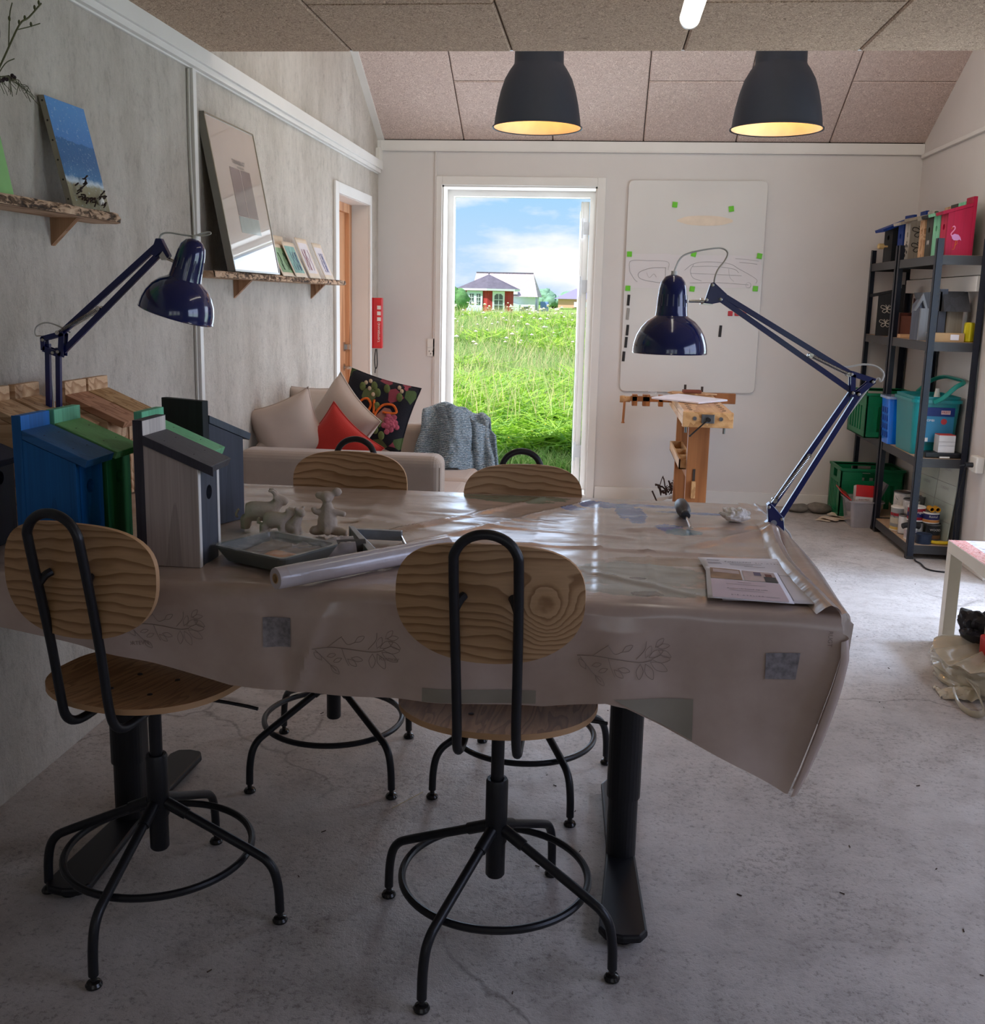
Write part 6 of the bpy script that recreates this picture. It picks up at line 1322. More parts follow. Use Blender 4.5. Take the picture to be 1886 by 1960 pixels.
for a, b, c_, d_ in ((4.07, 4.078, 0, .625), (4.647, 4.655, 0, .625), (4.07, 4.655, 0, .008), (4.07, 4.655, .617, .625)): t.add([P(-.003, a, c_), P(-.003, b, c_), P(-.003, b, d_), P(-.003, a, d_), P(.0, a, c_), P(.0, b, c_), P(.0, b, d_), P(.0, a, d_)], [(0, 1, 2, 3), (0, 4, 5, 1), (1, 5, 6, 2), (2, 6, 7, 3), (3, 7, 4, 0)])
t.build('frame', mat('frame_brass', (150, 142, 124), .3, .5), o, world=True)
# curled cards on the second shelf
M_CB = mat('card_back_cream', (212, 194, 172), .7)
def card(label, y0_, y1_, h, xb, curl, m, xb2=None, tilt=0, line=None):
    o = thing('curled_card', label, 'card', (xb, (y0_+y1_)/2, 1.501), 0, 'curled watercolour cards on the long shelf')
    def fn(off):
        def g(u, v):
            y = y0_+(y1_-y0_)*u+tilt*v; s = curl*4*(u-.5)**2*.0+curl*(v**2)*.6; return (xb-.075*v+off+s*.4-.03*sin(u*pi)*curl*8*.12, y-.03*v*v*curl*6, 1.501+h*v-.006*(u-.5)**2)
        return g
    MB().grid(fn(0), 10, 12).build('sheet', M_CB, o, world=True, solid=.0012)
    if m: 
        f1 = fn(.0012); MB().grid(lambda u, v: f1(.1+.8*u, .12+.76*v), 10, 12).build('picture', m, o, world=True)
    if line:
        f2 = fn(.0022); t = MB(); rs = random.Random(int(y0_*100))
        for k in range(6):
            u0 = .2+.6*rs.random(); t.tube(smooth_path([f2(u0+.12*(rs.random()-.5), .2+.13*q) for q in range(5)], 3), .0009, 4)
        t.build('brush_strokes', line, o, world=True)
cw = mat('watercolour_teal', (120, 160, 150), .6, var=.3, vs=24); cg = mat('watercolour_green', (130, 160, 120), .6, var=.35, vs=24)
card('blank cream card behind the poster edge, leftmost of the curled cards', 4.66, 4.86, .175, -1.50, .05, None)
card('watercolour card of dark palm trees next to the poster', 4.72, 4.93, .15, -1.478, .04, cg, line=mat('tree_strokes', (50, 66, 60), .7))
card('watercolour card with blue and violet washes leaning on the palm card', 4.90, 5.10, .165, -1.470, .05, cw, tilt=-.03, line=mat('violet_strokes', (110, 110, 150), .7))
card('blank cream card standing behind the two watercolours', 4.86, 5.05, .195, -1.525, .05, None, tilt=.02)
card('curled white card with red ink brush marks', 5.14, 5.34, .195, -1.470, .06, mat('card_white', (212, 204, 206), .7), tilt=-.06, line=mat('red_ink', (150, 70, 84), .7))
card('curled white card with blue ink brush marks, rightmost of the cards', 5.44, 5.62, .185, -1.470, .06, mat('card_white', (212, 204, 206), .7), tilt=-.06, line=mat('blue_ink', (96, 110, 160), .7))
# hanging dried branches at the top left corner
d = thing('dried_branches', 'dried twigs and pine sprig hanging at the top left picture edge', 'branches', (-1.40, 2.2, 1.95))
t = MB(); tw = lambda P_, r_: t.tube(smooth_path(P_, 4), r_, 5)
tw([(-1.35, 2.22, 1.84), (-1.35, 2.29, 1.925), (-1.35, 2.36, 2.01), (-1.35, 2.40, 2.035), (-1.35, 2.46, 2.082)], .0022); tw([(-1.35, 2.345, 1.995), (-1.35, 2.40, 2.015), (-1.35, 2.45, 2.035)], .0013); tw([(-1.35, 2.31, 1.95), (-1.35, 2.322, 2.02), (-1.35, 2.335, 2.05)], .0014)
tw([(-1.35, 2.24, 1.86), (-1.35, 2.29, 1.91), (-1.35, 2.33, 1.93)], .0013); tw([(-1.35, 2.22, 2.07), (-1.35, 2.29, 2.08), (-1.35, 2.315, 2.05)], .0012)
for (y, z) in ((2.36, 2.012), (2.385, 2.028), (2.43, 2.062), (2.41, 2.02), (2.32, 2.01), (2.45, 2.078)): t.ball((-1.35, y, z+.003), (.003, .003, .006), 8, 6)
t.build('twigs', mat('twig_green_brown', (84, 84, 56), .8), d, world=True)
t = MB()
for k in range(26):
    a = k/25; y = 2.22+.15*a; z = 1.868+.012*sin(a*pi); t.tube(smooth_path([(-1.35, y, z), (-1.35+.01*sin(k), y+.022, z+.006-.004*a), (-1.35+.015*sin(k*2), y+.045, z-.018-.012*sin(k*1.7))], 3), .0008, 4)
t.build('pine_needles', mat('needle_grey_green', (92, 90, 66), .8), d, world=True)
t = MB()
for k in range(9): t.ball((-1.35, 2.262+.008*k, 1.868+.003*k+.003*sin(k*3)), .0045, 8, 6)
t.ball((-1.36, 2.265, 1.975), (.014, .022, .034), 16, 10).ball((-1.36, 2.262, 2.01), (.01, .014, .02), 12, 8); t.build('cones', mat('cone_purple_brown', (46, 30, 32), .8, bump=.8, bs=60), d, world=True)

# ================================================================== METAL SHELVING UNITS
SX0, SX1 = 1.80, 2.078; LV = [.032, .535, 1.186, 1.655]
def shelving(label, ya, yb):
    o = thing('shelving_unit', label, 'shelving', ((SX0+SX1)/2, (ya+yb)/2, 0), 0, 'blue-black metal shelving units against the right wall')
    for x in (SX0, SX1):
        for y in (ya, yb):
            sx = 1 if x == SX0 else -1; sy = 1 if y == ya else -1; t = MB().use(M_SHELF)
            t.box((min(x, x+sx*.036), min(y, y+sy*.0025), 0), (max(x, x+sx*.036), max(y, y+sy*.0025), 1.795)); t.box((min(x, x+sx*.0025), min(y, y+sy*.036), 0), (max(x, x+sx*.0025), max(y, y+sy*.036), 1.795))
            t.use(M_DARK)
            for k in range(44): z = .05+k*.04; t.box((x+sx*.029-.0025, y-.0004 if sy > 0 else y-.0001, z), (x+sx*.029+.0025, y+.0001 if sy > 0 else y+.0004, z+.012)); t.box((x-.0004 if sx > 0 else x-.0001, y+sy*.029-.0025, z), (x+.0001 if sx > 0 else x+.0004, y+sy*.029+.0025, z+.012))
            p = t.build('post', None, o, world=True)
            MB().box((min(x, x+sx*.038)-.002, min(y, y+sy*.038)-.002, 0), (max(x, x+sx*.038)+.002, max(y, y+sy*.038)+.002, .018)).build('foot_cap', M_DARK, p, world=True)
    for z in LV:
        t = MB(); h_ = .05
        for a, b in (((SX0+.004, ya+.003, z), (SX1-.004, ya+.007, z+h_)), ((SX0+.004, yb-.007, z), (SX1-.004, yb-.003, z+h_)), ((SX0+.003, ya+.004, z), (SX0+.007, yb-.004, z+h_)), ((SX1-.007, ya+.004, z), (SX1-.003, yb-.004, z+h_))): t.box(a, b)
        t.box((SX0+.003, ya+.003, z+.021), (SX1-.003, ya+.0018, z+.027)); s = t.build('beam', mat('beam_grey_black', (58, 58, 60), .45, .1, var=.05), o, world=True)
        MB().box((SX0+.008, ya+.008, z+h_+.001-.012), (SX1-.008, yb-.008, z+h_+.001)).build('shelf_board', mat('chipboard_shelf', (178, 150, 124), .8, var=.15, vs=70), o, world=True)
    return o
shelving('blue-black metal shelving unit nearest the viewer on the right', 5.92, 6.665); shelving('blue-black metal shelving unit in the back right corner', 6.69, 7.325)
L1, L2, L3, L4 = [z+.052 for z in LV]
# top shelf birdhouses, fronts toward the room
TG = 'birdhouses on top of the shelving'; kw = dict(w=.118, dp=.125, H=.30, hb=.255, hf=.225, rl=.16, group=TG)
def tb(label, y, body, front=None, roof=None, plate=None, x=1.985, dx=0, **k2):
    kk = dict(kw); kk.update(k2); return birdhouse(label, (x+dx, y, L4), pi+k2.pop('rot', 0) if False else pi, body, front, roof, plate, **kk)
c_red = PB('paint_crimson', (176, 18, 62)); c_red2 = PB('paint_crimson_front', (196, 30, 74)); c_mint = PB('paint_mint_pale', (136, 206, 166)); c_dg = PB('paint_dark_olive', (70, 68, 60)); c_gr = PB('paint_warm_grey', (124, 118, 108)); c_wt = PB('paint_chalk', (206, 200, 188)); c_bl = PB('paint_royal', (26, 62, 140)); c_bk = PB('paint_black', (34, 36, 38)); c_tp = PB('paint_taupe', (160, 150, 134))
o = tb('crimson birdhouse with a painted pink flamingo, nearest on the top shelf', 6.035, c_red, c_red2, c_red, c_red, H=.315, hb=.262, hf=.225, x=1.985)
# flamingo on the side that faces the viewer
M_FP = mat('flamingo_pink', (232, 140, 176), .6); M_FL = mat('flamingo_lilac', (206, 140, 190), .6); M_FO = mat('flamingo_orange', (206, 96, 30), .6)
yv = 6.035-.0602; fx, fz = 1.905, L4+.085
def fpt(x, z, q=0): return (fx+x, yv-q, fz+z)
t = MB().prism([(fx+a, fz+b) for a, b in ((-.018, .022), (-.004, .030), (.016, .026), (.028, .012), (.034, -.006), (.024, .0), (.012, -.006), (-.006, -.004), (-.016, .006))], 'Y', yv-.0012, yv); t.build('flamingo_body', M_FL, o, world=True)
MB().tube(smooth_path([fpt(-.016, .015), fpt(-.022, .030), fpt(-.008, .050), fpt(-.004, .062), fpt(-.010, .070), fpt(-.018, .066)], 5), .0032, 6).build('flamingo_neck', M_FP, o, world=True)
MB().tube([fpt(.006, -.004), fpt(.004, -.030), fpt(.0, -.052), fpt(-.010, -.054)], .002, 5).tube([fpt(.012, -.004), fpt(.014, -.020), fpt(.002, -.034)], .002, 5).tube([fpt(-.019, .066), fpt(-.022, .056)], .0025, 5).build('flamingo_legs', M_FO, o, world=True)
tb('mint green birdhouse beside the crimson one on the top shelf', 6.165, c_mint, c_mint, c_mint, c_mint)
o = tb('dark olive birdhouse with two white painted ears on the top shelf', 6.292, c_dg, c_dg, c_bk, c_dg)
t = MB()
for s in (-1, 1): t.ball((1.985-.127, 6.292+s*.012, L4+.085), (.002, .005, .014), 10, 6)
t.build('painted_ears', M_WHITE, o, world=True)
tb('natural wood birdhouse between dark olive and grey ones on the top shelf', 6.425, b_pi, b_pi, b_pi, b_pi, w=.10, roof=None) if False else birdhouse('natural wood birdhouse between the dark olive and the grey one on the top shelf', (1.985, 6.415, L4), pi, b_pi, b_pi, c_tp, b_pi, w=.09, dp=.13, H=.295, hb=.25, hf=.22, rl=.15, group=TG)
o = birdhouse('warm grey birdhouse with black outlined butterflies, turned aside on the top shelf', (1.965, 6.56, L4), pi-R(22), c_gr, c_wt, c_tp, c_dg, w=.115, dp=.125, H=.28, hb=.25, hf=.225, rl=.165, group=TG)
M_BL = mat('butterfly_line', (24, 22, 22), .7)
def butterfly(parent, cx, cz, s, yy, m, r_=.0022):
    t = MB()
    def W(pts): t.tube(smooth_path([(cx+a*s, yy, cz+b*s) for a, b in pts], 4), r_, 5)
    for q in (-1, 1): W([(0, .0), (q*.35, .42), (q*.85, .55), (q*.95, .2), (q*.4, .0), (0, 0)]); W([(0, -.02), (q*.45, -.1), (q*.7, -.4), (q*.3, -.6), (0, -.15)]); W([(0, .1), (q*.15, .5), (q*.3, .65)])
    W([(0, .25), (0, -.5)]); t.build('painted_butterfly', m, parent)
# drawn in the birdhouse's own frame on its +y side (faces the viewer after the half turn)
butterfly(o, .064, .160, .050, .0592, M_BL); butterfly(o, .066, .070, .046, .0592, M_BL)
o = tb('chalk white birdhouse with black panda spots on the top shelf', 6.72, c_wt, c_wt, c_tp, c_wt)
t = MB()
for y, z, r_ in ((-.02, .06, .010), (.012, .05, .009), (-.008, .09, .011), (.018, .085, .007), (-.02, .03, .009), (.0, .11, .006)): t.ball((.1262, y, z), (.0015, r_, r_*1.2), 10, 6)
t.build('painted_spots', M_BL, o)
o = tb('royal blue birdhouse with a white star splash on the top shelf', 6.875, c_bl, c_bl, c_wt, c_bl, H=.31)
t = MB()
for k in range(8): a = k*pi/4; t.tube([(.1268, .005, .07), (.1268, .005+.012*cos(a), .07+.015*sin(a))], .0016, 4)
t.build('painted_star', M_WHITE, o)
o = birdhouse('black birdhouse with navy roof and a round knob, farthest on the top shelf', (1.955, 7.06, L4), pi+R(8), c_bk, c_bk, c_bl, c_bl, w=.13, dp=.125, H=.30, hb=.26, hf=.21, rl=.20, group=TG)
MB().cyl((.126, 0, .10), (.150, 0, .10), .006, 10).lathe([(.010, 0), (.018, .004), (.018, .034), (.012, .04)], (.150, 0, .10), 18, (1, 0, 0)).build('perch_knob', mat('perch_beige', (206, 176, 120), .6), o)
birdhouse('taupe birdhouse in the second row behind the mint one on the top shelf', (2.065, 6.30, L4+.0), pi, c_tp, c_tp, c_tp, c_dg, w=.10, dp=.04, H=.33, hb=.25, hf=.24, rl=.045, group=TG) if False else None
# shelf two
G2 = 'things on the upper middle shelf'
o = birdhouse('black birdhouse with white butterflies in the far bay of the second shelf', (1.915, 6.93, L3), pi-R(18), c_bk, c_bk, c_bk, c_bk, w=.12, dp=.135, H=.325, hb=.285, hf=.255, rl=.19, group=G2)
M_WL = mat('white_paint_line', (190, 182, 170), .7); butterfly(o, .075, .170, .040, .0605, M_WL, .0018); butterfly(o, .078, .080, .038, .0605, M_WL, .0018)
t = MB()
for k in range(5): t.tube([(.137, -.016+.032*(k % 2), .05+.02*k), (.137, .016-.032*(k % 2), .06+.02*k)], .0018, 4)
t.build('painted_marks', M_WL, o)
o = thing('jewellery_box', 'small dark red wooden box in the far bay of the second shelf', 'box', (1.90, 6.76, L3)); M_MAH = wood('mahogany', (96, 50, 40), (70, 34, 28), 'Z', 8, 1, .4, .1)
bx('body', (1.86, 6.72, L3), (1.95, 6.80, L3+.15), M_MAH, o, bev=.003, world=True); bx('front_frame', (1.868, 6.716, L3+.015), (1.94, 6.7205, L3+.13), mat('mahogany_light', (130, 80, 66), .5), o, world=True)
tag(bx('wooden_plank', (1.955, 6.70, L3), (1.985, 6.80, L3+.24), M_MAH, bev=.002), 'tall red-brown wooden panel standing behind the small dark red box', 'panel')
tag(bx('wood_block', (1.81, 6.50, L3), (1.90, 6.56, L3+.022), M_PINE, bev=.002), 'flat light wood block lying left of the grey gabled birdhouse', 'wood block')
# gabled birdhouse, pale grey
def gabled(label, x, y, w_, dp, hs, hr, over, body, roof, fm, group=G2):
    o = thing('birdhouse', label, 'birdhouse', (x, y, L3), 0, group)
    MB().prism([(-w_/2, 0), (w_/2, 0), (w_/2, hs), (0, hr), (-w_/2, hs)], 'Y', -dp/2, dp/2).build('walls', body, o)
    k = (hr-hs)/(w_/2); ex = w_/2+over; th = .018
    for s in (-1, 1):
        MB().prism([(0, hr), (s*ex, hr-k*ex), (s*ex, hr-k*ex+th), (0, hr+th*1.2)], 'Y', -dp/2-.03, dp/2+.03).build('roof_board', roof, o)
    MB().lathe([(.016, 0), (.016, .0015)], (0, -dp/2, hs*.8), 18, (0, -1, 0), smooth=False).build('entrance_hole', M_DARK, o)
    if fm: MB().box((-w_/2-.012, -dp/2-.012, 0), (w_/2*.2, -dp/2, hs*.98)).build('front_board', fm, o)
    return o
c_lg = PB('paint_light_grey', (124, 128, 134)); c_mg = PB('paint_mid_grey', (78, 80, 86)); c_sg = PB('paint_steel', (86, 92, 106))
o = thing('birdhouse', 'grey gabled birdhouse with light front board in the near bay of the second shelf', 'birdhouse', (1.83, 6.15, L3), 0, G2)
MB().prism([(-.03, 0), (.075, 0), (.075, .20), (.02, .27), (-.03, .20)], 'Y', -.02, .12).build('walls', c_sg, o); MB().prism([(-.068, .165), (-.022, .262), (.012, .168), (-.001, .168), (-.022, .225), (-.055, .165)], 'Y', -.046, -.030).build('gable_trim', c_lg, o)
MB().box((-.03, -.045, 0), (.022, -.025, .18)).build('front_board', c_lg, o); MB().add([(-.022, -.03, .268), (.085, -.03, .275), (.088, -.03, .165), (.012, -.03, .168), (-.022, .14, .268), (.085, .14, .275), (.088, .14, .165), (.012, .14, .168)], [(0, 1, 2, 3)[::-1], (4, 5, 6, 7), (0, 4, 5, 1)[::-1], (1, 5, 6, 2)[::-1], (2, 6, 7, 3)[::-1], (3, 7, 4, 0)[::-1]]).build('roof', c_mg, o)
o = thing('birdhouse', 'cream birdhouse with broad charcoal roof at the wall end of the second shelf', 'birdhouse', (1.985, 6.13, L3), 0, G2)
MB().box((-.035, -.02, 0), (.05, .10, .19)).build('walls', c_tp, o); MB().add([(-.07, -.07, .165), (.075, -.07, .165), (.070, .0, .278), (-.065, .0, .278), (-.07, .12, .165), (.075, .12, .165), (.06, -.05, .16), (-.06, -.05, .16)], [(0, 1, 2, 3), (3, 2, 5, 4), (0, 3, 4), (1, 5, 2), (0, 4, 5, 1)]).build('roof', c_mg, o)
tag(bx('grey_board', (1.905, 6.12, L3), (1.945, 6.16, L3+.29), c_sg), 'blue-grey board standing between the two grey roofed birdhouses', 'board')
tag(bx('cardboard_box', (1.845, 5.96, L3), (2.005, 6.04, L3+.048), M_CARD, bev=.002), 'long flat cardboard box lying at the front of the second shelf', 'box')
tag(bx('paper_label', (1.93, 5.957, L3+.01), (1.975, 5.9595, L3+.04), M_PAPER), 'white label on the long flat cardboard box', 'label')
tag(MB().box((1.812, 5.965, L3), (1.84, 5.975, L3+.05)).box((1.812, 5.965, L3+.044), (1.85, 6.0, L3+.05)).build('wood_offcut', M_PINE), 'small open plywood piece at the left front corner of the second shelf', 'wood offcut')
d = thing('drink_can', 'yellow drink can at the right end of the second shelf', 'can', (2.035, 5.985, L3)); MB().lathe([(.024, 0), (.029, .006), (.029, .098), (.024, .108), (.022, .106)], (0, 0, 0), 24).build('can_body', mat('can_yellow', (206, 190, 30), .3, .3), d); MB().lathe([(.021, .1065), (.0, .1065)], (0, 0, 0), 20).build('can_lid', M_CHROME, d)
# shelf three
def crate(label, x0, x1, ya, yb, z, h_, m=M_CRATE, group='green plastic crates'):
    o = thing('plastic_crate', label, 'crate', ((x0+x1)/2, (ya+yb)/2, z), 0, group); t = MB(); th = .012
    def wall(a, b, ax):   # slotted wall between two corners
        n = 7; L_ = (b-a)
        for k in range(n):
            u0 = a+L_*(k/n); u1 = a+L_*((k+.55)/n) if k not in (0, n-1) else a+L_*((k+1)/n)
            yield u0, u1
    for (fix, lo, hi, ax) in ((ya, x0, x1, 'x'), (yb-th, x0, x1, 'x'), (x0, ya, yb, 'y'), (x1-th, ya, yb, 'y')):
        def B(u0, u1, z0_, z1_):
            if ax == 'x': t.box((u0, fix, z+z0_), (u1, fix+th, z+z1_))
            else: t.box((fix, u0, z+z0_), (fix+th, u1, z+z1_))
        B(lo, hi, 0, h_*.14); B(lo, hi, h_*.70, h_*.78); B(lo, hi, h_*.94, h_)
        for u0, u1 in wall(lo, hi, ax): B(u0, u1, h_*.14, h_*.70)
        c_ = (lo+hi)/2; q = (hi-lo)*.16; B(lo, c_-q, h_*.78, h_*.94); B(c_+q, hi, h_*.78, h_*.94)
    t.box((x0, ya, z), (x1, yb, z+.008)); t.build('crate_body', m, o, world=True, bev=.0015)
    r_ = MB()
    for a, b in (((x0-.006, ya-.006, z+h_-.012), (x1+.006, ya+th, z+h_+.004)), ((x0-.006, yb-th, z+h_-.012), (x1+.006, yb+.006, z+h_+.004)), ((x0-.006, ya, z+h_-.012), (x0+th, yb, z+h_+.004)), ((x1-th, ya, z+h_-.012), (x1+.006, yb, z+h_+.004))): r_.box(a, b)
    r_.build('rim', m, o, world=True, bev=.002); return o
crate('green plastic crate on the third shelf, far bay', 1.715, 2.06, 6.76, 7.22, L2, .285); crate('green plastic crate standing on the floor in the back right corner', 1.645, 2.06, 6.98, 7.30, 0.0, .345)
tag(bx('cardboard_sheet', (1.83, 6.772, L2+.02), (1.86, 6.79, L2+.2), M_CARD), 'brown cardboard strip inside the upper green crate', 'cardboard')
d = thing('blue_basket', 'bright blue slotted plastic basket between green crate and teal bucket', 'basket', (1.86, 6.56, L2)); M_BB = mat('basket_blue', (4, 116, 232), .3, coat=.3)
def taper(x0, x1, ya, yb, z, h_, f_, r_=.03): 
    o_ = rrect(x1-x0, yb-ya, r_, 5, (x0+x1)/2, (ya+yb)/2); i_ = [((x-(x0+x1)/2)*f_+(x0+x1)/2, (y-(ya+yb)/2)*f_+(ya+yb)/2) for x, y in o_]; n = len(o_)
    th = .004; s2 = lambda P_, k: [((x-(x0+x1)/2)*k+(x0+x1)/2, (y-(ya+yb)/2)*k+(ya+yb)/2) for x, y in P_]
    vs = [(x, y, z) for x, y in i_]+[(x, y, z+h_) for x, y in o_]+[(x, y, z+h_) for x, y in s2(o_, .965)]+[(x, y, z+.006) for x, y in s2(i_, .965)]
    rg = lambda a, b: [(a*n+k, a*n+(k+1) % n, b*n+(k+1) % n, b*n+k) for k in range(n)]
    return MB().add(vs, rg(0, 1)+rg(1, 2)+rg(2, 3)+[tuple(range(n-1, -1, -1)), tuple(3*n+k for k in range(n))])
taper(1.775, 1.99, 6.47, 6.66, L2, .285, .84).build('basket_body', M_BB, d, world=True)
t = MB()
for k in range(4):
    for q in range(3): t.box((1.776+.005*(3-k)*.6, 6.50+.045*q, L2+.04+.05*k), (1.7835+.005*(3-k)*.6, 6.53+.045*q, L2+.075+.05*k))
t.build('slots', mat('basket_blue_dark', (8, 70, 160), .4), d, world=True)
MB().prism(rrect(.235, .21, .03, 5, 1.8825, 6.565), 'Z', L2+.28, L2+.295).build('rim', mat('clear_rim', (150, 170, 210), .2, coat=.6), d, world=True)
d = thing('teal_bucket', 'teal rectangular plastic bucket with raised carrying handle and blue label on the third shelf', 'bucket', (1.93, 6.2, L2)); M_TE = mat('teal_plastic', (14, 128, 132), .35, coat=.2, var=.05)
taper(1.80, 2.065, 6.06, 6.44, L2, .335, .88).build('bucket_body', M_TE, d, world=True); 
r_ = MB().prism(rrect(.285, .40, .035, 5, 1.9325, 6.25), 'Z', L2+.300, L2+.318); r_.build('rim', M_TE, d, world=True)
t = MB().tube(smooth_path([(1.905, 6.045, L2+.305), (1.95, 6.03, L2+.335), (2.01, 6.03, L2+.395), (2.065, 6.06, L2+.425), (2.07, 6.22, L2+.43), (2.06, 6.40, L2+.43), (2.0, 6.45, L2+.40), (1.93, 6.46, L2+.33)], 5), .013, 8, flat=.5); t.build('carrying_handle', mat('teal_handle', (30, 140, 126), .35), d, world=True)
yf = 6.064
bx('label_dark', (1.875, yf-.006, L2+.225), (2.03, yf-.003, L2+.275), mat('label_navy', (8, 40, 110), .4), d, world=True); lb = bx('label', (1.868, yf-.004, L2+.075), (2.03, yf-.001, L2+.225), mat('label_blue', (44, 130, 170), .4), d, world=True)
bx('label_logo_field', (1.955, yf-.0085, L2+.237), (2.005, yf-.006, L2+.259), mat('label_cream', (206, 176, 176), .5), d, world=True); text('lettering', 'VILEDA', .017, mat('logo_red', (150, 20, 30), .5), frameM((1.98, yf-.009, L2+.248), (1, 0, 0), (0, 0, 1)), d, world=True) if False else text('lettering', 'FREIT', .018, mat('logo_red', (150, 20, 30), .5), frameM((1.98, yf-.009, L2+.248), (1, 0, 0), (0, 0, 1)), d, world=True)
text('lettering', 'COMBI', .018, M_WPLASTIC, frameM((1.895, yf-.005, L2+.20), (1, 0, 0), (0, 0, 1)), d, world=True); text('lettering', '10 l', .018, M_WPLASTIC, frameM((1.945, yf-.005, L2+.12), (1, 0, 0), (0, 0, 1)), d, world=True)
MB().lathe([(.017, 0), (.017, .001)], (1.975, yf-.0042, L2+.195), 20, (0, -1, 0), smooth=False).build('label_badge', mat('badge_red', (190, 60, 66), .5), d, world=True); bx('barcode', (1.872, yf-.0055, L2+.078), (1.895, yf-.004, L2+.10), M_WPLASTIC, d, world=True)
tag(MB().cyl((1.905, 6.25, L2+.05), (1.905, 6.25, L2+.36), .016, 14).build('yellow_bottle', mat('cap_yellow', (216, 196, 50), .4)), 'bottle with yellow cap peeping out of the teal bucket', 'bottle')
d = thing('spray_bottle', 'white spray bottle standing in the teal bucket', 'bottle', (1.96, 6.2, L2)); MB().lathe([(.02, .05), (.02, .30), (.013, .36), (.011, .375)], (0, -.02, 0), 16).build('bottle_body', M_WPLASTIC, d)
tag(bx('laptop_case', (1.855, 5.945, L2+.002), (2.06, 6.045, L2+.030), M_BLACK, bev=.004), 'flat black case lying at the front of the third shelf', 'case')
d = thing('carton', 'small white carton with a red top on the flat black case', 'box', (1.97, 5.99, L2+.032)); bx('carton_body', (1.925, 5.955, L2+.031), (2.015, 6.04, L2+.128), mat('carton_white', (206, 202, 200), .6), d, bev=.001, world=True); bx('red_flap', (1.926, 5.956, L2+.128), (2.014, 6.04, L2+.131), mat('carton_red', (186, 60, 50), .6), d, world=True)
t = MB().box((1.926, 5.9535, L2+.092), (2.014, 5.955, L2+.0935)).box((1.926, 5.9535, L2+.070), (2.014, 5.955, L2+.0712)); t.build('printed_lines', M_PENCIL, d, world=True)
tag(MB().cyl((1.93, 5.935, L2+.006), (1.985, 5.937, L2+.006), .005, 12).build('white_marker', M_WPLASTIC), 'white marker pen at the very edge of the third shelf', 'marker')
# bottom shelf: paint cans
CG = 'paint cans on the bottom shelf'
def can(label, x, y, z, r_, h_, body, lid=M_STEEL, bands=(), txt=None, tm=None, handle=False):
    o = thing('paint_can', label, 'paint can', (x, y, z), 0, CG)
    MB().lathe([(r_*.97, 0), (r_, .003), (r_, h_-.004), (r_*.985, h_)], (0, 0, 0), 30, cap1=False).build('can_body', body, o)
    MB().lathe([(r_*1.03, h_-.008), (r_*1.04, h_-.002), (r_*.96, h_+.001), (r_*.9, h_-.004), (.0, h_-.004)], (0, 0, 0), 30, cap0=False).lathe([(r_*1.02, .0), (r_*1.02, .005), (r_, .006)], (0, 0, 0), 30).build('metal_rim', lid, o)
    for k, (za, zb, m) in enumerate(bands): MB().lathe([(r_+.0006, h_*za), (r_+.0006, h_*zb)], (0, 0, 0), 30, cap0=False, cap1=False).build('label_band', m, o)
    if txt: text('lettering', txt, r_*.42, tm or M_WPLASTIC, frameM((-r_*.05, -r_-.0015, h_*.66), (1, 0, 0), (0, 0, 1)), o)
    if handle: MB().tube([(r_*1.05*cos(a), r_*1.05*sin(a)*.3-r_*.9, h_*.8-.35*h_*sin(a)) for a in [pi*k/12 for k in range(13)]], .0015, 5).build('wire_handle', M_STEEL, o)
    return o
mw = mat('can_white_label', (206, 202, 198), .4, var=.05); mg = mat('can_grey', (150, 152, 152), .35, .3); mred = mat('can_red', (150, 26, 40), .4); mnv = mat('can_navy', (28, 30, 90), .4); mbk = mat('can_black', (34, 38, 42), .35); myl = mat('can_yellow_band', (206, 170, 90), .5); mor = mat('can_orange', (206, 136, 70), .5); mdrip = mat('can_white_dripped', (190, 184, 180), .4, var=.35, vs=30)
can('grey paint bucket with a yellow foot band, leftmost at the front of the bottom shelf', 1.862, 6.335, L1, .052, .145, mg, M_WPLASTIC, ((.02, .16, myl), (.3, .55, mat('can_beige', (190, 180, 160), .5)), (.62, .74, mred)), handle=True)
can('tall white paint can beside the grey bucket on the bottom shelf', 1.862, 6.222, L1, .036, .115, mw, M_STEEL)
can('white dripped paint can stacked on the bottom shelf, topmost at the back', 1.895, 6.42, L1+.118, .052, .105, mdrip, M_STEEL, (), handle=True); can('large dripped paint can standing under the topmost one', 1.895, 6.42, L1, .052, .115, mdrip, M_STEEL)
can('second dripped white paint can stacked left of the red one', 1.915, 6.30, L1+.100, .048, .10, mdrip, M_STEEL); can('white paint can under the second dripped one', 1.93, 6.30, L1, .045, .098, mw)
can('red and navy paint can with a pale blue label, stacked in the near bay', 1.905, 6.16, L1+.098, .050, .085, mred, M_WPLASTIC, ((.30, .60, mnv), (.02, .10, M_WHITE)), 'Bengal'); can('white labelled paint can under the red and navy one', 1.905, 6.16, L1, .045, .095, mw)
can('short white can with a printed label at the very front of the bottom shelf', 1.862, 6.085, L1, .038, .070, mw, M_WPLASTIC, ((.2, .8, mat('can_pale_print', (178, 168, 170), .5, var=.2, vs=60)),), 'S', M_INK)
can('black paint can lettered WOOD on the bottom shelf near the wall', 1.99, 6.10, L1, .042, .095, mbk, M_STEEL, ((.1, .32, mat('can_brown', (120, 86, 56), .5)),), 'WOOD'); can('navy and orange labelled paint can stacked on the black one', 1.975, 6.11, L1+.099, .046, .062, mw, M_WPLASTIC, ((.35, .9, mnv), (.05, .33, mor)), 'Rostal')
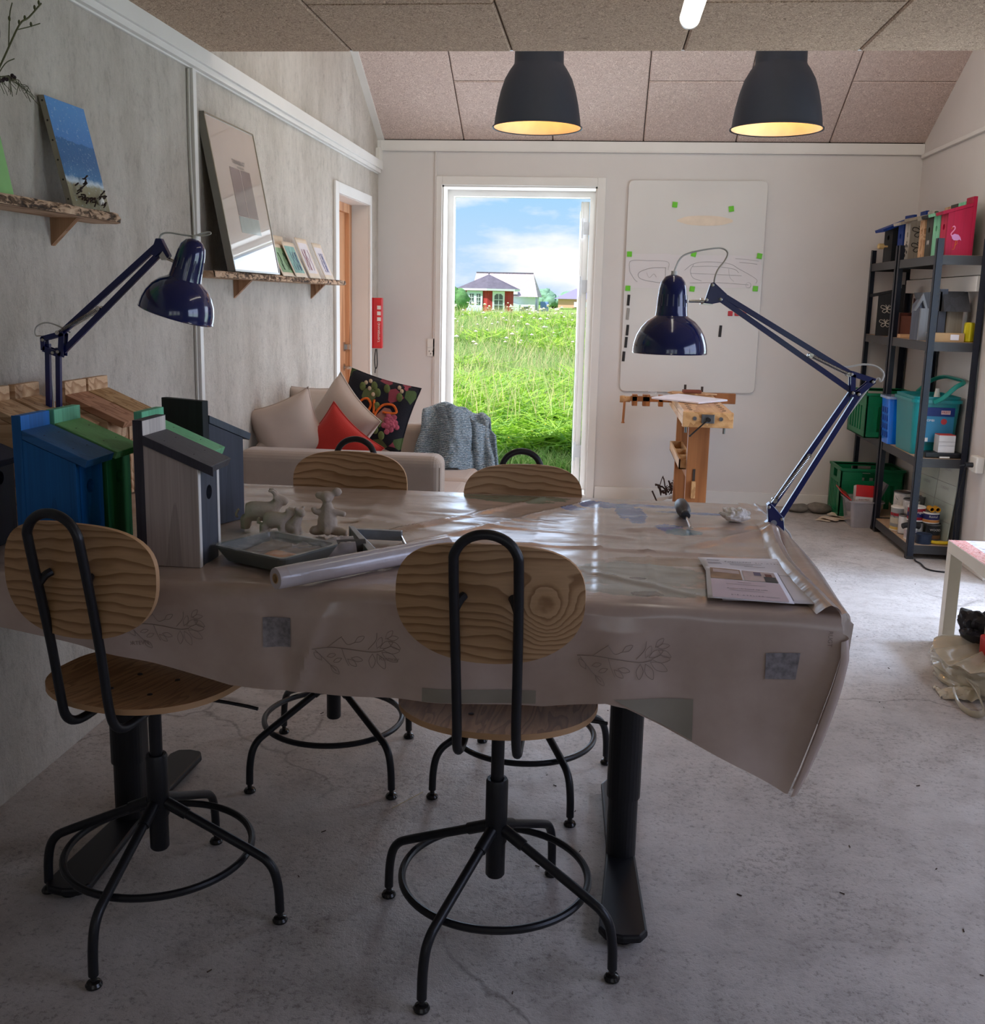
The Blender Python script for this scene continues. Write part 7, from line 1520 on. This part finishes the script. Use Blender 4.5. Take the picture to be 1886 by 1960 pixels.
can('dark blue open tub at the near end of the bottom shelf', 1.905, 5.985, L1, .044, .055, mat('tub_blue', (30, 44, 66), .5), mat('tub_blue', (30, 44, 66), .5)); can('black tin left of the can lettered WOOD', 1.925, 6.16, L1+.0, .030, .085, mbk) if False else None
can('grey lidded jar at the back right of the bottom shelf', 1.985, 6.40, L1, .04, .20, mat('jar_grey', (110, 112, 112), .4), mat('jar_grey', (110, 112, 112), .4))
M_YP = mat('yellow_tube_plastic', (226, 160, 30), .4)
for x, lb in ((1.965, 'left one of two short yellow tubes on the navy and orange can'), (1.998, 'right one of two short yellow tubes on the navy and orange can')):
    o = MB().use(M_YP).lathe([(.011, 0), (.0155, 0), (.0155, .06), (.011, .06), (.011, 0)], (x, 6.07, L1+.099+.062+.020), 20, (0, 1, 0), cap0=False, cap1=False); o.use(mat('tube_red_inside', (130, 40, 26), .6)).lathe([(.011, .02), (.0, .02)], (x, 6.07, L1+.181), 16, (0, 1, 0)); tag(o.build('yellow_tube', None), lb, 'tube', 'yellow tubes on the paint can')
tag(MB().tube(smooth_path([(1.795, 6.03, L1+.085), (1.82, 6.04, L1+.09), (1.86, 6.05, L1+.09), (1.90, 6.06, L1+.08)], 4), .017, 10, flat=.8).build('black_sleeve', M_DARK), 'black rubber sleeve lying over the short white can at the shelf front', 'sleeve')
tag(MB().tube(smooth_path([(1.94, 5.97, L1+.012), (1.97, 5.955, L1+.012), (2.02, 5.955, L1+.012), (2.055, 5.975, L1+.012)], 4), .010, 10).build('yellow_clamp', mat('clamp_yellow', (206, 170, 20), .5)), 'yellow tool lying at the near end of the bottom shelf', 'tool')
# leaning calendar board
d = thing('calendar_board', 'glass week planner board leaning against the wall behind the paint cans', 'planner board', (2.0, 6.3, L1))
Q = [Vector((1.90, 6.50, L1+.0)), Vector((2.03, 5.99, L1+.03)), Vector((2.078, 6.02, L1+.44)), Vector((1.985, 6.50, L1+.44))]
Q = [Vector((1.985, 6.50, L1)), Vector((2.045, 6.02, L1)), Vector((2.078, 6.02, L1+.44)), Vector((2.02, 6.50, L1+.44))]
fnq = lambda u, v: (Q[0]*(1-u)+Q[1]*u)*(1-v)+(Q[3]*(1-u)+Q[2]*u)*v; nrm = Vector((-.98, -.12, .07))
MB().add([tuple(q) for q in Q]+[tuple(q-nrm*.006) for q in Q], [(0, 1, 2, 3)[::-1], (4, 5, 6, 7), (0, 4, 5, 1), (1, 5, 6, 2), (2, 6, 7, 3), (3, 7, 4, 0)]).build('board', mat('planner_green_white', (190, 200, 188), .2, coat=.6, var=.03), d, world=True)
t = MB()
for v in (.25, .5, .75): t.tube([tuple(fnq(0, v)+nrm*.001), tuple(fnq(1, v)+nrm*.001)], .001, 4)
t.tube([tuple(fnq(.5, 0)+nrm*.001), tuple(fnq(.5, 1)+nrm*.001)], .0008, 4); t.build('grid_lines', M_PENCIL, d, world=True)
for k, s_ in enumerate(('MANDAG', 'TIRSDAG', 'ONSDAG', 'TORSDAG', 'FREDAG', 'LØRDAG')): u, v = .12+.5*(k % 2), .93-.25*(k//2); p = fnq(u+.1, v)+nrm*.002; text('lettering', s_, .022, M_PENCIL, frameM(p, Q[1]-Q[0], Q[3]-Q[0]), d, world=True)
tag(MB().tube(smooth_path([(2.066, 5.905, L2-.01), (2.056, 5.905, .48), (2.046, 5.90, .40), (2.056, 5.905, .34), (2.046, 5.90, .28), (2.053, 5.90, .1), (2.06, 5.89, .006)], 5), .0035, 6).build('power_cable', M_BLACK), 'thin black cable hanging down the near wall-side shelf post', 'cable')
tag(MB().tube(smooth_path([(1.84, 5.90, .006), (1.835, 5.86, .005), (1.845, 5.80, .005), (1.84, 5.72, .005), (1.85, 5.67, .005), (1.89, 5.64, .005), (1.95, 5.64, .005), (2.03, 5.72, .005)], 6), .0045, 6).build('power_cable', M_BLACK), 'black cable curling on the floor at the foot of the shelving', 'cable')
d = thing('wall_socket', 'white wall socket with a black plug on the right wall beside the shelving', 'socket', (RX, 5.74, .60)); MB().box((RX-.045, 5.69, .545), (RX, 5.79, .635)).build('plate', M_WPLASTIC, d, bev=.008, world=True); MB().cyl((RX-.085, 5.74, .585), (RX-.044, 5.74, .585), .014, 12).tube([(RX-.085, 5.74, .585), (RX-.11, 5.745, .58)], .006, 6).build('plug', M_BLACK, d, world=True)

# ================================================================== FLOOR THINGS IN THE BACK RIGHT
d = thing('storage_box', 'clear plastic storage box holding a red and white carton, on the floor before the shelving', 'storage box', (1.79, 6.82, 0)); taper(1.66, 1.865, 6.70, 6.98, 0.0, .175, .80, .025).build('box_body', mat('clear_plastic', (196, 190, 196), .15, alpha=.55, coat=.6), d, world=True)
MB().prism(rrect(.225, .30, .03, 5, 1.7625, 6.84), 'Z', .170, .180).build('rim', mat('clear_plastic', (196, 190, 196), .15, alpha=.55, coat=.6), d, world=True)
MB().add([(1.60, 6.74, .232), (1.66, 6.70, .185), (1.69, 6.98, .185), (1.62, 6.98, .236)], [(0, 1, 2, 3)]).build('red_lid', mat('lid_red', (170, 24, 34), .35), d, world=True, solid=.006)
d = thing('carton', 'red and white carton standing tilted in the clear storage box', 'box', (1.76, 6.80, .10)); t = MB().at((1.755, 6.78, .17), (R(-14), R(3), 0)); t.box((-.055, -.02, -.06), (.055, .05, .10)); t.build('carton_body', mat('carton_white', (206, 202, 200), .6), d, world=True); MB().at((1.755, 6.78, .17), (R(-14), R(3), 0)).box((-.056, -.022, .025), (.056, -.0195, .101)).build('red_panel', mat('carton_scarlet', (196, 36, 40), .5), d, world=True)
text('lettering', 'ELECTRIC', .016, mat('logo_red', (150, 20, 30), .5), Matrix.Translation((1.755, 6.78, .17)) @ Matrix.Rotation(R(-14), 4, 'X') @ Matrix.Translation((0, -.0225, .005)) @ Matrix.Rotation(R(90), 4, 'X'), d, world=True)
tag(MB().at((1.85, 6.80, .20), (0, R(24), 0)).box((-.01, -.06, -.06), (.006, .08, .10)).build('grey_flap', mat('grey_card', (130, 126, 128), .7)), 'grey cardboard flap leaning out of the storage box', 'cardboard')
tag(taper(1.60, 1.70, 7.02, 7.06, 0, .01, .9, .01).build('brown_lid', M_MAH), 'thin dark red slat on the floor under the scattered paper', 'slat') if False else None
for x, y, r3, sd, lb in ((1.42, 7.18, (.085, .06, .032), 11, 'left one of two flat grey stones on the floor by the back wall'), (1.565, 7.17, (.090, .07, .040), 12, 'right one of two grey stones on the floor by the back wall')): crumple('stone', lb, 'stone', (x, y, 0), r3, mat('stone_grey', (112, 106, 98), .85, var=.2, vs=30, bump=.3), sd, .12, 1.0)['group'] = 'stones by the back wall'
d = thing('scattered_paper', 'torn white papers lying on the floor near the stones', 'paper', (1.60, 6.95, 0)); rs = random.Random(3)
for k in range(7):
    cx, cy = 1.55+.035*k+.02*rs.random(), 6.90+.02*k+.06*rs.random(); a = rs.random()*3; w_, h_ = .05+.03*rs.random(), .035+.02*rs.random()
    MB().grid(lambda u, v: (cx+(u-.5)*w_*2*cos(a)-(v-.5)*h_*2*sin(a), cy+(u-.5)*w_*2*sin(a)+(v-.5)*h_*2*cos(a), .006+.004*k+.012*u*(k % 2)+.004*nz3(u*3, v*3, k)), 5, 5).build('paper_scrap', mat('paper_warm', (206, 190, 170), .8), d, world=True)
d = thing('driftwood_bag', 'open clear bag of dark driftwood and twigs on the floor beside the workbench foot', 'bag', (.50, 7.12, 0)); MB().grid(lambda u, v: (.33+.30*u+.02*nz3(u*3, v*3), 7.02+.16*v, .02+.11*u*(1-.3*v)+.02*nz3(u*5, v*4, 2)), 18, 12).build('bag_film', mat('bag_film', (206, 190, 176), .3, alpha=.8, coat=.5), d, world=True)
t = MB(); rs = random.Random(8)
for k in range(46):
    x = .45+.13*rs.random(); y = 7.02+.10*rs.random(); z = .10+.06*rs.random(); q = Vector((rs.random()-.5, rs.random()-.5, rs.random()-.3))*.06; t.tube(smooth_path([(x, y, z), Vector((x, y, z))+q+Vector((0, 0, .01)), Vector((x, y, z))+q*1.7], 2), .005*rs.random()+.002, 5)
t.tube([(.40, 7.05, .13), (.44, 7.02, .05)], .006, 6); o = t.build('driftwood', mat('driftwood_dark', (60, 40, 34), .9), d, world=True); o['kind'] = 'stuff'
tag(MB().lathe([(.006, 0), (.014, .01), (.012, .03), (.005, .035)], (.79, 7.10, 0), 12).build('tea_light', mat('wax', (206, 190, 150), .6)), 'tiny pale stub on the floor at the skirting right of the workbench', 'stub')
# low side table with collage top
d = thing('side_table', 'cream low side table with collage-patterned top at the right edge', 'side table', (1.51, 3.88, 0)); M_LK = mat('cream_foil', (214, 206, 190), .4, var=.02)
for x, y in ((0, 0), (.495, 0), (0, .495), (.495, .495)): bx('leg', (x, y, 0), (x+.05, y+.05, .40), M_LK, d, bev=.0015)
bx('table_top', (0, 0, .40), (.545, .545, .45), M_LK, d, bev=.0015); o = bx('collage', (.002, .002, .4502), (.543, .543, .4508), m_collage(), d)
tag(MB().at((1.70, 4.20, .4525)).lathe([(.010, 0), (.011, .008), (.004, .012), (0, .012)], (0, 0, 0), 14).build('metal_button', M_CHROME), 'small shiny metal button on the collage table top', 'button')
# plastic bag beside and under the table
d = thing('plastic_bag', 'translucent cream plastic bag slumped on the floor under the side table', 'plastic bag', (1.50, 3.9, 0)); M_PB = mat('bag_cream', (200, 188, 162), .22, coat=.7, alpha=.86, var=.08, bump=.7, bs=16)
def bagf(u, v):
    a = u*2*pi; r_ = (1-.15*v)*(1+.10*nz3(cos(a)*2, sin(a)*2, v*3)); x = 1.56+.20*r_*cos(a)-.05*v; y = 3.94+.25*r_*sin(a); z = .002+.135*v**.8*(1+.35*nz3(cos(a)*2.5, sin(a)*2.5, 7))
    if v > .75: k = (v-.75)/.25; x = x*(1-k*.7)+1.60*k*.7; y = y*(1-k*.7)+3.98*k*.7
    return (x+.012*nz3(u*30, v*9), y+.012*nz3(u*26, v*8, 4), max(z, .003))
MB().grid(bagf, 60, 26).build('bag_body', M_PB, d, world=True)
MB().grid(lambda u, v: (1.43-.05*u+.10*v+.012*nz3(u*6, v*6), 4.28-.12*v-.20*u+.01*nz3(u*5, v*7, 2), .008+.035*u*v+.012*abs(nz3(u*7, v*5, 3))), 20, 16).build('bag_flap', mat('bag_clear', (200, 196, 186), .2, coat=.8, alpha=.45, bump=.6, bs=14), d, world=True)
MB().tube(smooth_path([(1.36, 3.76, .03), (1.345, 3.66, .015), (1.36, 3.58, .01), (1.395, 3.56, .02), (1.415, 3.63, .03), (1.42, 3.72, .05), (1.41, 3.78, .06)], 6), .012, 8, flat=.35).build('bag_handle', M_PB, d, world=True)
MB().grid(lambda u, v: (1.31+.13*u, 3.84-.12*v-.02*u, .006+.05*u*sin(v*3)+.012*nz3(u*6, v*6)), 16, 14).build('bag_crumple', M_PB, d, world=True)
crumple('black_bag', 'crumpled black bag on the cream plastic bag at the right edge', 'bag', (1.545, 4.02, .13), (.11, .10, .075), mat('black_cloth', (24, 20, 26), .6), 21, .3, 1.6); tag(MB().at((1.545, 3.90, .16), (R(10), R(-8), R(10))).box((-.05, -.03, -.06), (.07, .03, .045)).build('red_package', mat('red_foil', (196, 40, 36), .45), bev=.01), 'red package stuck in the cream plastic bag at the right edge', 'package')
# litter on the floor
M_LT = mat('litter_brown', (70, 52, 42), .8); rs = random.Random(12)
t = MB()
for k in range(110):
    x = -1.2+3.0*rs.random(); y = 1.4+5.2*rs.random(); a = rs.random()*pi; l = .004+.010*rs.random(); t.tube([(x, y, .0015), (x+l*cos(a), y+l*sin(a), .0018)], .0010+.0008*rs.random(), 4)
tag(t.build('floor_litter', M_LT), 'tiny brown crumbs and shavings scattered over the concrete floor', 'litter', kind='stuff')
tag(MB().tube([(-.53, 2.62, .002), (-.46, 2.73, .002)], .0012, 4).build('straw', mat('straw_pale', (196, 176, 130), .7)), 'single pale straw on the floor between the far chairs', 'straw')
